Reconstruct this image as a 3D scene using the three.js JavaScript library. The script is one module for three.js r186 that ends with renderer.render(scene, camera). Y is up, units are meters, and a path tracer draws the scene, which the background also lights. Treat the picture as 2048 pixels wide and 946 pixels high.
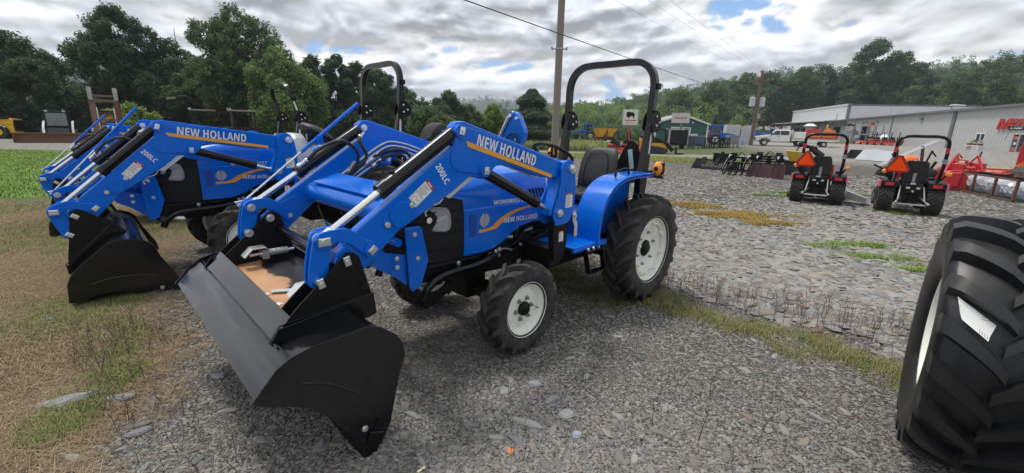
import * as THREE from 'three';
import { mergeGeometries, toCreasedNormals } from 'three/addons/utils/BufferGeometryUtils.js';
import { RoundedBoxGeometry } from 'three/addons/geometries/RoundedBoxGeometry.js';
import { FontLoader } from 'three/addons/loaders/FontLoader.js';
import { TextGeometry } from 'three/addons/geometries/TextGeometry.js';

// ---------- camera ----------
const scene = new THREE.Scene();
const camera = new THREE.PerspectiveCamera(57.59, 1024 / 473, 0.05, 9000);
camera.position.set(0, 1.701, 0);
camera.rotation.order = 'YXZ';
camera.rotation.set(-0.2454, 0, 0.0254);
scene.add(camera);

// ---------- random and noise ----------
function rng(seed) { let s = seed >>> 0; return () => { s = (s + 0x6D2B79F5) >>> 0; let t = Math.imul(s ^ (s >>> 15), 1 | s); t = (t + Math.imul(t ^ (t >>> 7), 61 | t)) ^ t; return ((t ^ (t >>> 14)) >>> 0) / 4294967296; }; }
const PERM = (() => { const r = rng(77), p = new Float32Array(65536); for (let i = 0; i < 65536; i++) p[i] = r(); return p; })();
const hash2 = (x, y) => PERM[(x & 255) | ((y & 255) << 8)];
function vnoise(x, y) { const xi = Math.floor(x), yi = Math.floor(y); let u = x - xi, v = y - yi; u = u * u * (3 - 2 * u); v = v * v * (3 - 2 * v); const a = hash2(xi, yi), b = hash2(xi + 1, yi), c = hash2(xi, yi + 1), d = hash2(xi + 1, yi + 1); return a + (b - a) * u + (c - a) * v + (a - b - c + d) * u * v; }
function fbm(x, y, o = 5) { let s = 0, a = .5, t = 0; for (let i = 0; i < o; i++) { s += a * vnoise(x, y); t += a; a *= .5; const nx = x * 1.62 + y * 1.18 + 13.7; y = -x * 1.18 + y * 1.62 + 7.1; x = nx; } return s / t; }
const sstep = (a, b, x) => { let t = (x - a) / (b - a); t = t < 0 ? 0 : t > 1 ? 1 : t; return t * t * (3 - 2 * t); };
const mix = (a, b, t) => a + (b - a) * t;

// ---------- sky: air and broken cloud, one computed panorama ----------
{
  const W = 2048, Hh = 1024, d = new Float32Array(W * Hh * 4);
  for (let j = 0; j < Hh; j++) {
    const el = (j + .5) / Hh * Math.PI - Math.PI / 2, se = Math.sin(el), ce = Math.cos(el);
    for (let i = 0; i < W; i++) {
      const k = (j * W + i) * 4; let r, g, b;
      if (se > -.02) {
        const ph = (i + .5) / W * Math.PI * 2, dx = ce * Math.cos(ph), dz = ce * Math.sin(ph), s = Math.max(se, 0);
        let A = ph - Math.PI / 2; if (A > Math.PI) A -= 2 * Math.PI; const Y = Math.pow(Math.max(el, 0), .62);
        const dens = (a, y) => { const X = a * 6.0 * (1.25 - .5 * y), Z = y * 13, w1 = fbm(X * .8 + 3, Z * .8 + 8, 3) - .5, w2 = fbm(X * .8 + 31, Z * .8 + 18, 3) - .5; const b = fbm(X * .62 + w1 * .7 + 17.3, Z * .75 + w2 * .7 + 5.2, 4); let p = 0, am = .5, tt = 0, x2 = X * 1.5 + w1 * 1.2 + 7, z2 = Z * 1.7 + w2 * 1.2 + 3; for (let o = 0; o < 6; o++) { p += am * (1 - Math.abs(2 * vnoise(x2, z2) - 1)); tt += am; am *= .53; const nx = x2 * 1.75 + z2 * .9 + 5.1; z2 = z2 * 1.75 - x2 * .9 + 1.7; x2 = nx; } return b * .56 + p / tt * .44; };
        const both = (a, y) => { const f = sstep(Math.PI - .5, Math.PI, Math.abs(a)) * .5; return f ? mix(dens(a, y), dens(a - Math.sign(a) * 2 * Math.PI, y), f) : dens(a, y); };
        const d0 = both(A, Y), d1 = both(A, Y + .022), dB = both(A - .02, Y + .008);
        const cover = sstep(.362, .435, d0), thick = sstep(.49, .68, d0);
        let lum = mix(.61, .36, thick) + (d0 - d1) * 1.6 + (d0 - dB) * .9;
        lum = mix(lum, .56, (1 - sstep(.0, .06, s)) * .6);
        lum = Math.max(.22, Math.min(lum, .80));
        const warm = thick;
        const cr = lum * mix(.985, .93, warm), cg = lum * mix(1.0, .985, warm), cb = lum * mix(1.015, 1.07, warm);
        const ar = mix(.24, .10, sstep(0, .5, s)), ag = mix(.38, .23, sstep(0, .5, s)), ab = mix(.58, .50, sstep(0, .5, s));
        r = mix(ar, cr, cover); g = mix(ag, cg, cover); b = mix(ab, cb, cover);
      } else { r = .13; g = .125; b = .115; }
      d[k] = r; d[k + 1] = g; d[k + 2] = b; d[k + 3] = 1;
    }
  }
  const tex = new THREE.DataTexture(d, W, Hh, THREE.RGBAFormat, THREE.FloatType);
  tex.mapping = THREE.EquirectangularReflectionMapping; tex.magFilter = THREE.LinearFilter; tex.minFilter = THREE.LinearFilter; tex.colorSpace = THREE.LinearSRGBColorSpace; tex.needsUpdate = true;
  scene.background = tex; scene.environment = tex;
}
// ---------- sun behind thin cloud ----------
const sun = new THREE.DirectionalLight(new THREE.Color(1, .955, .88), 1.5);
sun.position.set(-14, 40, -16); sun.target.position.set(0, 0, -6);
sun.castShadow = true; sun.shadow.radius = 24; sun.shadow.mapSize.set(4096, 4096);
Object.assign(sun.shadow.camera, { left: -60, right: 60, top: 60, bottom: -60, near: 1, far: 160 });
scene.add(sun, sun.target);
const EXPOSURE = 1.75;

// ---------- helpers ----------
const font = await new FontLoader().loadAsync('fonts/droid/droid_sans_bold.typeface.json');
const taken = {};
const numbered = n => { const k = taken[n] = (taken[n] ?? -1) + 1; return k ? `${n}_${String(k).padStart(3, '0')}` : n; };
function thing(name, label, category, pos = [0, 0, 0], turn = 0, group) {
  const o = new THREE.Group(); o.name = numbered(name); scene.add(o); o.position.set(...pos); o.rotation.y = turn;
  o.userData = { label, category }; if (group) o.userData.group = group; return o;
}
function sub(name, parent) { const o = new THREE.Group(); o.name = name; parent.add(o); return o; }
function prep(g) { g = g.index ? g.toNonIndexed() : g; const n = g.attributes.position.count; if (!g.attributes.uv) g.setAttribute('uv', new THREE.BufferAttribute(new Float32Array(n * 2), 2)); if (!g.attributes.normal) g.computeVertexNormals(); for (const k of Object.keys(g.attributes)) if (!['position', 'normal', 'uv'].includes(k)) g.deleteAttribute(k); g.morphAttributes = {}; return g; }
function join(gs) { gs = gs.flat(Infinity).filter(Boolean).map(prep); return gs.length === 1 ? gs[0] : mergeGeometries(gs); }
function part(name, geos, mat, parent, label) {
  const m = new THREE.Mesh(Array.isArray(geos) ? join(geos) : geos, mat); m.name = name; m.castShadow = m.receiveShadow = true; (parent || scene).add(m);
  if (label) m.userData.label = label; return m;
}
function one(name, geos, mat, label, category, pos = [0, 0, 0], turn = 0, group) {
  const m = part(numbered(name), geos, mat); m.position.set(...pos); m.rotation.y = turn; m.userData = { label, category }; if (group) m.userData.group = group; return m;
}
const V = (x, y, z) => new THREE.Vector3(x, y, z);
function bx(x0, x1, y0, y1, z0, z1, r = 0) {
  const w = Math.abs(x1 - x0), h = Math.abs(y1 - y0), d = Math.abs(z1 - z0);
  const g = r > 0 ? new RoundedBoxGeometry(w, h, d, 1, Math.min(r, w / 2.05, h / 2.05, d / 2.05)) : new THREE.BoxGeometry(w, h, d);
  g.translate((x0 + x1) / 2, (y0 + y1) / 2, (z0 + z1) / 2); return g;
}
function rod(a, b, r, r2 = r, n = 12) {
  const A = V(...a), B = V(...b), L = A.distanceTo(B), g = new THREE.CylinderGeometry(r2, r, L, n, 1);
  g.applyQuaternion(new THREE.Quaternion().setFromUnitVectors(V(0, 1, 0), B.clone().sub(A).normalize())); g.translate((A.x + B.x) / 2, (A.y + B.y) / 2, (A.z + B.z) / 2); return g;
}
function bar(a, b, w, h) { // rectangular bar from a to b
  const A = V(...a), B = V(...b), L = A.distanceTo(B), g = new THREE.BoxGeometry(w, h, L), m = new THREE.Matrix4().lookAt(A, B, Math.abs(B.y - A.y) > .95 * L ? V(1, 0, 0) : V(0, 1, 0));
  g.applyMatrix4(m); g.translate((A.x + B.x) / 2, (A.y + B.y) / 2, (A.z + B.z) / 2); return g;
}
function ext(pts, z0, z1, bev = .004, holes) {
  const s = new THREE.Shape(pts.map(p => new THREE.Vector2(p[0], p[1]))); if (holes) for (const h of holes) s.holes.push(new THREE.Path(h.map(p => new THREE.Vector2(p[0], p[1]))));
  const d = z1 - z0, b = Math.min(bev, d / 2.5); const g = new THREE.ExtrudeGeometry(s, { depth: d - 2 * b, bevelEnabled: b > 0, bevelThickness: b, bevelSize: b, bevelOffset: -b, bevelSegments: 1, curveSegments: 6, steps: 1 });
  g.translate(0, 0, z0 + b); return g;
}
function smooth(pts, n = 24, closed = false) { const c = new THREE.CatmullRomCurve3(pts.map(p => V(p[0], p[1], p[2] || 0)), closed, 'centripetal'); return c.getPoints(n).map(p => [p.x, p.y, p.z]); }
function tube(pts, r, seg = 24, n = 8) { return new THREE.TubeGeometry(new THREE.CatmullRomCurve3(pts.map(p => V(...p)), false, 'centripetal'), seg, r, n, false); }
function capEnd(p, r) { const g = new THREE.SphereGeometry(r, 8, 6); g.translate(...p); return g; }
// polyline sheet in xy with thickness, run from z0 to z1
function sheet(pts, t, z0, z1) {
  const up = [], dn = [];
  for (let i = 0; i < pts.length; i++) { const a = pts[Math.max(0, i - 1)], b = pts[Math.min(pts.length - 1, i + 1)]; let nx = -(b[1] - a[1]), ny = b[0] - a[0]; const l = Math.hypot(nx, ny) || 1; nx /= l; ny /= l; up.push([pts[i][0] + nx * t / 2, pts[i][1] + ny * t / 2]); dn.push([pts[i][0] - nx * t / 2, pts[i][1] - ny * t / 2]); }
  return toCreasedNormals(ext([...up, ...dn.reverse()], z0, z1, .0015), .5);
}
// loft of closed rings (arrays of [x,y,z]), capped
function loft(rings, crease = .6) {
  const n = rings[0].length, P = [];
  const tri = (a, b, c) => P.push(...a, ...b, ...c);
  for (let i = 0; i + 1 < rings.length; i++) for (let k = 0; k < n; k++) { const a = rings[i][k], b = rings[i][(k + 1) % n], c = rings[i + 1][(k + 1) % n], d = rings[i + 1][k]; tri(a, b, c); tri(a, c, d); }
  for (const [R, f] of [[rings[0], 1], [rings[rings.length - 1], 0]]) { const c = [0, 0, 0]; for (const p of R) for (let q = 0; q < 3; q++) c[q] += p[q] / n; for (let k = 0; k < n; k++) f ? tri(c, R[(k + 1) % n], R[k]) : tri(c, R[k], R[(k + 1) % n]); }
  const g = new THREE.BufferGeometry(); g.setAttribute('position', new THREE.Float32BufferAttribute(P, 3)); g.computeVertexNormals(); return toCreasedNormals(g, crease);
}
function hexBolt(x, y, z, r, t, dir = 1) { const g = new THREE.CylinderGeometry(r, r, t, 6); g.rotateX(Math.PI / 2); g.translate(x, y, z + dir * t / 2); const w = new THREE.CylinderGeometry(r * 1.45, r * 1.45, t * .35, 14); w.rotateX(Math.PI / 2); w.translate(x, y, z + dir * t * .17); return [g, w]; }
function discZ(x, y, z0, z1, r, n = 20) { const g = new THREE.CylinderGeometry(r, r, Math.abs(z1 - z0), n); g.rotateX(Math.PI / 2); g.translate(x, y, (z0 + z1) / 2); return g; }
function mirrorZ(g) { g = prep(g.clone()); const P = g.attributes.position.array, N = g.attributes.normal.array; for (let i = 0; i < P.length; i += 9) { for (let k = 0; k < 3; k++) { P[i + 3 * k + 2] *= -1; N[i + 3 * k + 2] *= -1; } for (const A of [P, N]) for (let k = 0; k < 3; k++) { const t = A[i + 3 + k]; A[i + 3 + k] = A[i + 6 + k]; A[i + 6 + k] = t; } const U = g.attributes.uv.array, u = i / 9 * 6; for (let k = 0; k < 2; k++) { const t = U[u + 2 + k]; U[u + 2 + k] = U[u + 4 + k]; U[u + 4 + k] = t; } } return g; }
function word(str, w, h, depth = .002, slant = 0) { // flat lettering, lower left corner at the origin, facing +z
  const g = new TextGeometry(str, { font, size: 1, depth: 1, curveSegments: 4, bevelEnabled: false }); g.computeBoundingBox(); const b = g.boundingBox; g.translate(-b.min.x, -b.min.y, 0); g.scale(w / (b.max.x - b.min.x), h / (b.max.y - b.min.y), depth);
  if (slant) g.applyMatrix4(new THREE.Matrix4().makeShear(0, 0, slant, 0, 0, 0)); return prep(g);
}
const turned = (g, rz, x, y, z, ry = 0) => { g.rotateZ(rz); if (ry) g.rotateY(ry); g.translate(x, y, z); return g; };
function canvasTex(w, h, draw, rep) { const c = document.createElement('canvas'); c.width = w; c.height = h; draw(c.getContext('2d'), w, h); const t = new THREE.CanvasTexture(c); t.colorSpace = THREE.SRGBColorSpace; t.anisotropy = 8; return t; }
function dataTex(n, fn, srgb = false) { const d = new Uint8Array(n * n * 4); for (let j = 0; j < n; j++) for (let i = 0; i < n; i++) { const c = fn(i / n, j / n, i, j), k = (j * n + i) * 4; d[k] = c[0]; d[k + 1] = c[1]; d[k + 2] = c[2]; d[k + 3] = 255; } const t = new THREE.DataTexture(d, n, n); t.wrapS = t.wrapT = THREE.RepeatWrapping; t.magFilter = THREE.LinearFilter; t.minFilter = THREE.LinearMipmapLinearFilter; t.generateMipmaps = true; if (srgb) t.colorSpace = THREE.SRGBColorSpace; t.needsUpdate = true; return t; }
const lin = (r, g, b) => new THREE.Color().setRGB(r, g, b);
const std = (c, rough = .6, metal = 0, extra = {}) => new THREE.MeshStandardMaterial({ color: c, roughness: rough, metalness: metal, ...extra });
const phy = (c, rough, cc = .5, extra = {}) => new THREE.MeshPhysicalMaterial({ color: c, roughness: rough, clearcoat: cc, clearcoatRoughness: .12, ...extra });
// world-size uv by dominant axis
function boxUV(g, s = 1) { g = prep(g); const P = g.attributes.position.array, N = g.attributes.normal.array, U = g.attributes.uv.array; for (let i = 0, u = 0; i < P.length; i += 3, u += 2) { const ax = Math.abs(N[i]), ay = Math.abs(N[i + 1]), az = Math.abs(N[i + 2]); if (ay >= ax && ay >= az) { U[u] = P[i] * s; U[u + 1] = P[i + 2] * s; } else if (ax >= az) { U[u] = P[i + 2] * s; U[u + 1] = P[i + 1] * s; } else { U[u] = P[i] * s; U[u + 1] = P[i + 1] * s; } } return g; }
// fine tileable grain, used for wear on paint, rubber and metal
function tileNoise(n, f, o) { return (u, v) => { let s = 0, a = .5, t = 0, q = f; for (let k = 0; k < o; k++) { const x = u * q, y = v * q, xi = Math.floor(x), yi = Math.floor(y); let p = x - xi, r = y - yi; p = p * p * (3 - 2 * p); r = r * r * (3 - 2 * r); const h = (X, Y) => PERM[((X % q + q) % q) * 37 + ((Y % q + q) % q) * 1013 + k * 7919 & 65535]; const A = h(xi, yi), B = h(xi + 1, yi), C = h(xi, yi + 1), D = h(xi + 1, yi + 1); s += a * (A + (B - A) * p + (C - A) * r + (A - B - C + D) * p * r); t += a; a *= .55; q *= 2; } return s / t; }; }
const grainF = tileNoise(256, 6, 6);
const grainTex = dataTex(256, (u, v) => { const g = grainF(u, v); const c = 150 + 105 * g; return [c, c, c]; });
const wearTex = dataTex(256, (u, v) => { const g = grainF(u, v), h = grainF((u + .37) % 1, (v + .61) % 1); const c = 255 * Math.min(1, .45 + .55 * sstep(.32, .62, g * .6 + h * .4)); return [c, c, c]; });
const M = {
  blue: phy(lin(.0015, .142, .68), .22, .4, { specularIntensity: .35 }),
  blueDark: phy(lin(.004, .06, .36), .45, .2),
  gloss: phy(lin(.0035, .0036, .0045), .26, .3, { specularIntensity: .55 }),
  black: phy(lin(.0055, .0055, .006), .5, 0, { specularIntensity: .5 }),
  matte: phy(lin(.010, .010, .0105), .75, 0, { specularIntensity: .5 }),
  plastic: phy(lin(.011, .011, .012), .55, 0, { specularIntensity: .6 }),
  vinyl: std(lin(.018, .018, .020), .5),
  rubber: std(lin(.021, .021, .023), .72),
  rubberDusty: std(lin(.040, .040, .040), .85),
  chrome: std(lin(.78, .79, .80), .16, 1),
  zinc: std(lin(.78, .79, .77), .3, .85),
  steel: std(lin(.36, .36, .37), .45, .8),
  rim: phy(lin(.86, .86, .78), .4, .3),
  white: std(lin(.78, .78, .76), .5),
  silver: std(lin(.55, .56, .58), .4, .3),
  grey: std(lin(.30, .31, .32), .5),
  orange: std(lin(.80, .36, .035), .5),
  amber: phy(lin(.98, .34, .012), .3, .6),
  knob: std(lin(.75, .25, .05), .4),
  lens: new THREE.MeshPhysicalMaterial({ color: lin(.75, .77, .78), roughness: .08, metalness: .0, transmission: .55, thickness: 0, clearcoat: 1 }),
  glass: new THREE.MeshPhysicalMaterial({ color: lin(.72, .82, .80), roughness: .04, transmission: .9, thickness: 0 }),
  darkGlass: phy(lin(.02, .025, .028), .08, 1),
  rust: std(lin(.13, .06, .035), .85),
  red: phy(lin(.52, .018, .022), .35, .5),
  yellow: phy(lin(.80, .42, .02), .4, .4),
};
for (const k of ['blue', 'matte', 'rubber', 'rim']) M[k].roughnessMap = wearTex;
M.blue.roughness *= 1.35;
// ---------- lie of the land ----------
const T1 = [0.8347, -4.7747, 0.7973];
function H(x, z) {
  const zl = (x - T1[0]) * Math.sin(T1[2]) + (z - T1[1]) * Math.cos(T1[2]);
  let h = .115 * sstep(-1.0, -2.1, zl) * sstep(26, 14, Math.hypot(x, z));
  h += .6 * sstep(30, 55, .5 * x - .5 * z);
  h += sstep(90, 240, -z) * sstep(-20, 60, x) * 7;
  h += (fbm(x * .06 + 5, z * .06, 3) - .5) * sstep(10, 60, Math.hypot(x, z)) * .3;
  return h;
}
// how much of each ground cover lies at a spot
function cover(x, z) {
  const n = fbm(x * .9 + 40, z * .9 + 9, 4) - .5, n2 = fbm(x * 3.1, z * 3.1 + 50, 3) - .5, big = fbm(x * .25 + 9, z * .25 + 2, 3) - .5;
  const R = Math.hypot(x, z);
  // the boundary of the mown lawn, the straw in front of it, and the gravel yard
  const a = x + 1.02 * z;                                     // runs along the left view edge
  const lawn = sstep(-.6, .8, (-x - 8.6 + n * 1.6) * .6 + (-z - 8.6) * .62) * sstep(22.6, 21.0, -z * .95 + (x + 24) * .05) * sstep(-6.2, -8.2, x + n * 1.2 + (z + 12) * .22);
  const strawEdge = -2.95 + .42 * (z + 2.3) * (z > -3.9 ? 1 : 0) + (z <= -3.9 ? -.67 + .55 * (z + 3.9) : 0) + n * 1.1 + n2 * .45;
  const straw = sstep(strawEdge + .75, strawEdge - .75, x + n2 * .8) * sstep(24, 18, R) * (1 - lawn);
  // thin turf along the gap between the first tractor and the right hand row
  const d1 = (x - .75) * .66 + (z + 4.77) * .75, along = (x - .75) * .75 - (z + 4.77) * -.66;
  const stripC = x > -.4 && x < 4.6 ? Math.exp(-Math.pow((z - (-4.75 + (x - .5) * .80 + n * .9)) / .42, 2)) : 0;
  let strip = stripC * sstep(-.5, .6, x) * (.62 + n * 1.6 + n2);
  for (const [px, pz, rx, rz, k] of [[1.35, -4.55, .9, .55, .8], [.55, -5.2, .7, .5, .5]]) strip = Math.max(strip, k * (.9 + n2 * 2) * Math.exp(-Math.pow((x - px) / rx, 2) - Math.pow((z - pz) / rz, 2)));
  let yellow = 0;
  for (const [px, pz, rx, rz, k] of [[4.4, -10.2, .75, .35, 1], [4.75, -9.2, .9, .4, 1.2], [5.2, -8.4, .55, .4, 1], [6.3, -9.1, .35, .25, .6], [6.2, -22, 3, .9, .6], [16, -34, 6, 1.5, .7]]) yellow = Math.max(yellow, k * (1 + n2 * 2.4 + n) * Math.exp(-Math.pow((x - px) / rx, 2) - Math.pow((z - pz) / rz, 2)));
  let green = 0;
  for (const [px, pz, rx, rz, k] of [[5.4, -6.75, .7, .2, 1.1], [5.3, -6.05, .6, .18, 1], [5.5, -5.5, .45, .2, .9], [5.05, -6.55, .4, .25, .8], [7.6, -12.5, .8, .3, .7], [9.2, -10.1, .6, .5, .6], [9.6, -13.2, 1.6, .3, .7]]) green = Math.max(green, k * (1 + n2 * 2 + n) * Math.exp(-Math.pow((x - px) / rx, 2) - Math.pow((z - pz) / rz, 2)));
  const coarse = sstep(-.2, .8, (z < -3 ? (x - 1.2) * .72 + (-z - 3.6) * .42 - .9 + n * 1.2 : -1) ) * sstep(.5, 1.6, x);
  return { lawn, straw, strip: Math.min(1, Math.max(0, strip)), yellow: Math.min(1, Math.max(0, yellow)), green: Math.min(1, Math.max(0, green)), coarse, n, n2, big, R };
}
const field = (x, z) => sstep(30, 36, -z + Math.abs(x) * .1) * sstep(24, 12, x + z * .22) ; // rough grass beyond the road

// crushed shale: fine cells in colour and relief
const shale = (() => {
  const N = 1024, cells = 74, r = rng(5), pts = []; for (let i = 0; i < cells * cells; i++) pts.push([r(), r(), r(), r(), r()]);
  const col = new Uint8Array(N * N * 4), hei = new Uint8Array(N * N * 4), gn = tileNoise(256, 5, 5), gf = tileNoise(256, 64, 3);
  for (let j = 0; j < N; j++) for (let i = 0; i < N; i++) {
    const u = i / N * cells, v = j / N * cells, cu = Math.floor(u), cv = Math.floor(v); let b = 9, b2 = 9, id = 0;
    for (let y = -1; y <= 1; y++) for (let x = -1; x <= 1; x++) { const k = ((cv + y + cells) % cells) * cells + (cu + x + cells) % cells, p = pts[k]; const dx = u - (cu + x + p[0]), dy = (v - (cv + y + p[1])) * (1 + .5 * p[4]); const q = dx * dx + dy * dy; if (q < b) { b2 = b; b = q; id = k; } else if (q < b2) b2 = q; }
    const e = Math.min(1, (Math.sqrt(b2) - Math.sqrt(b)) * 2.4), p = pts[id], g = gn(i / N, j / N), f = gf(i / N, j / N), k = (j * N + i) * 4;
    const tone = .80 + (p[2] - .5) * .40 + (g - .5) * .30 + (f - .5) * .28, tint = p[3];
    const w = tint > .93 ? [1.12, .94, .82] : tint < .2 ? [.95, .99, 1.03] : [1.0, .985, .955];
    for (let c = 0; c < 3; c++) col[k + c] = Math.max(0, Math.min(255, 262 * tone * w[c] * (.80 + .20 * e)));
    const hh = 255 * Math.min(1, e * (.45 + .5 * p[2]) + f * .12); hei[k] = hei[k + 1] = hei[k + 2] = hh; col[k + 3] = hei[k + 3] = 255;
  }
  const mk = (d, s) => { const t = new THREE.DataTexture(d, N, N); t.wrapS = t.wrapT = THREE.RepeatWrapping; t.magFilter = THREE.LinearFilter; t.minFilter = THREE.LinearMipmapLinearFilter; t.generateMipmaps = true; t.anisotropy = 8; if (s) t.colorSpace = THREE.SRGBColorSpace; t.needsUpdate = true; return t; };
  return { map: mk(col, true), bump: mk(hei, false) };
})();
const TILE = 1.35;
function groundColour(x, z) {
  const c = cover(x, z), R = c.R;
  let r = .208, g = .199, b = .184;
  const v = 1 + c.big * .35 + c.n * .25; r *= v; g *= v; b *= v;
  const to = (R1, G1, B1, t) => { r = mix(r, R1, t); g = mix(g, G1, t); b = mix(b, B1, t); };
  to(.25, .232, .205, c.coarse * .6);
  const dirt = sstep(.02, .2, c.n) * .4; to(.24, .20, .16, dirt * (1 - c.coarse));
  to(.25, .195, .135, Math.min(1, c.straw * .9)); to(.15, .135, .06, c.straw * sstep(.02, .25, c.n + c.big * .6) * .7);
  to(.17, .16, .085, c.strip * .7); to(.33, .23, .09, c.yellow * .6); to(.16, .2, .07, c.green * .6);
  to(.12, .23, .035, c.lawn * .9);
  const road = sstep(20.6, 21.6, -z + x * .02) * sstep(33.5, 32, -z) * sstep(6, -6, x + 4 + z * .1); to(.54, .53, .51, road * .9);
  const drv = sstep(31, 33, -z - Math.max(0, x) * .0) * sstep(37.5, 36, -z) * sstep(-8, -2, x) * sstep(30, 22, x); to(.54, .53, .51, drv * .85);
  const f = field(x, z) * (1 - road) * (1 - drv); to(.17, .21, .06, f * .9);
  const lotd = sstep(24, 29, .52 * x - .52 * z + c.n * 2) * sstep(6, 14, x) ; to(.60, .585, .565, lotd * (1 - f) * .9);
  const bank = sstep(75, 95, -z + x * .2) * sstep(85, 60, x + z * .1); to(.12, .19, .045, bank * .9);
  return [r, g, b];
}
{
  const rings = [], NA = 420; let rr = .35; while (rr < 2600) { rings.push(rr); rr *= rr < 12 ? 1.022 : rr < 70 ? 1.03 : 1.09; }
  const P = [], C = [], U = [], I = [];
  P.push(0, H(0, 0), 0); C.push(.24, .23, .22); U.push(0, 0);
  for (const q of rings) for (let a = 0; a < NA; a++) { const t = a / NA * Math.PI * 2, x = Math.sin(t) * q, z = -Math.cos(t) * q; P.push(x, H(x, z), z); C.push(...groundColour(x, z)); U.push(x / TILE, z / TILE); }
  for (let a = 0; a < NA; a++) I.push(0, 1 + (a + 1) % NA, 1 + a);
  for (let k = 0; k + 1 < rings.length; k++) for (let a = 0; a < NA; a++) { const p = 1 + k * NA + a, q = 1 + k * NA + (a + 1) % NA; I.push(p, q, q + NA, p, q + NA, p + NA); }
  const g = new THREE.BufferGeometry(); g.setAttribute('position', new THREE.Float32BufferAttribute(P, 3)); g.setAttribute('color', new THREE.Float32BufferAttribute(C, 3)); g.setAttribute('uv', new THREE.Float32BufferAttribute(U, 2)); g.setIndex(I); g.computeVertexNormals();
  const m = new THREE.Mesh(g, new THREE.MeshStandardMaterial({ vertexColors: true, map: shale.map, bumpMap: shale.bump, bumpScale: .012, roughness: .95 })); m.name = 'ground'; m.receiveShadow = true; m.userData.kind = 'structure'; scene.add(m);
}
// ---------- wooded hills ----------
const leafM = [lin(.098, .160, .060), lin(.125, .195, .062), lin(.086, .140, .066), lin(.19, .27, .065), lin(.12, .158, .10)].map(c => new THREE.MeshPhysicalMaterial({ color: c.multiplyScalar(1.12), roughness: 1, transmission: .35, thickness: 0, specularIntensity: .4 }));
function clumpGeo(seed, n, size, leaf, flat = .8) { // leaf-sized faces spread through a small volume
  const r = rng(seed), P = [], N = [];
  for (let i = 0; i < n; i++) {
    const d = V(r() - .5, (r() - .5) * flat, r() - .5).multiplyScalar(size * 1.5); if (d.length() > size * .75) d.multiplyScalar(.6);
    const nrm = V(r() - .5, r() * .9 + .1, r() - .5).normalize(), t = V(r() - .5, r() - .5, r() - .5).cross(nrm).normalize(), b = t.clone().cross(nrm), l = leaf * (.6 + r() * .8), w = l * .55;
    const A = d.clone().addScaledVector(t, -l * .5), B = d.clone().addScaledVector(b, w * .5), Cc = d.clone().addScaledVector(t, l * .55), D = d.clone().addScaledVector(b, -w * .5);
    for (const [a, e, f] of [[A, B, Cc], [A, Cc, D]]) { P.push(a.x, a.y, a.z, e.x, e.y, e.z, f.x, f.y, f.z); for (let k = 0; k < 3; k++) N.push(nrm.x, nrm.y, nrm.z); }
  }
  const g = new THREE.BufferGeometry(); g.setAttribute('position', new THREE.Float32BufferAttribute(P, 3)); g.setAttribute('normal', new THREE.Float32BufferAttribute(N, 3)); g.setAttribute('uv', new THREE.BufferAttribute(new Float32Array(P.length / 3 * 2), 2)); return g;
}
const clumps = [clumpGeo(1, 26, .55, .24), clumpGeo(2, 26, .55, .24), clumpGeo(3, 40, 2.6, .95, .7), clumpGeo(4, 34, .5, .15, .5), clumpGeo(6, 70, 2.6, .75, .8)];
const _m = new THREE.Matrix4(), _q = new THREE.Quaternion(), _e = new THREE.Euler(), _c = new THREE.Color();
function scatter(name, geo, mat, list, parent, seed = 9, vary = .3) { // list of [x,y,z,scale,tint?]
  const im = new THREE.InstancedMesh(geo, mat, list.length), r = rng(seed); im.name = name; im.castShadow = im.receiveShadow = true;
  list.forEach((p, i) => { _e.set((r() - .5) * .8, r() * 6.3, (r() - .5) * .8); _q.setFromEuler(_e); const s = p[3]; _m.compose(V(p[0], p[1], p[2]), _q, Array.isArray(s) ? V(...s) : V(s, s, s)); im.setMatrixAt(i, _m); const t = 1 + (r() - .5) * 2 * vary, w = (r() - .5) * vary * .6; _c.setRGB(t * (1 + w), t, t * (1 - w)); im.setColorAt(i, _c); });
  im.userData.kind = 'stuff'; (parent || scene).add(im); return im;
}
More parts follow.
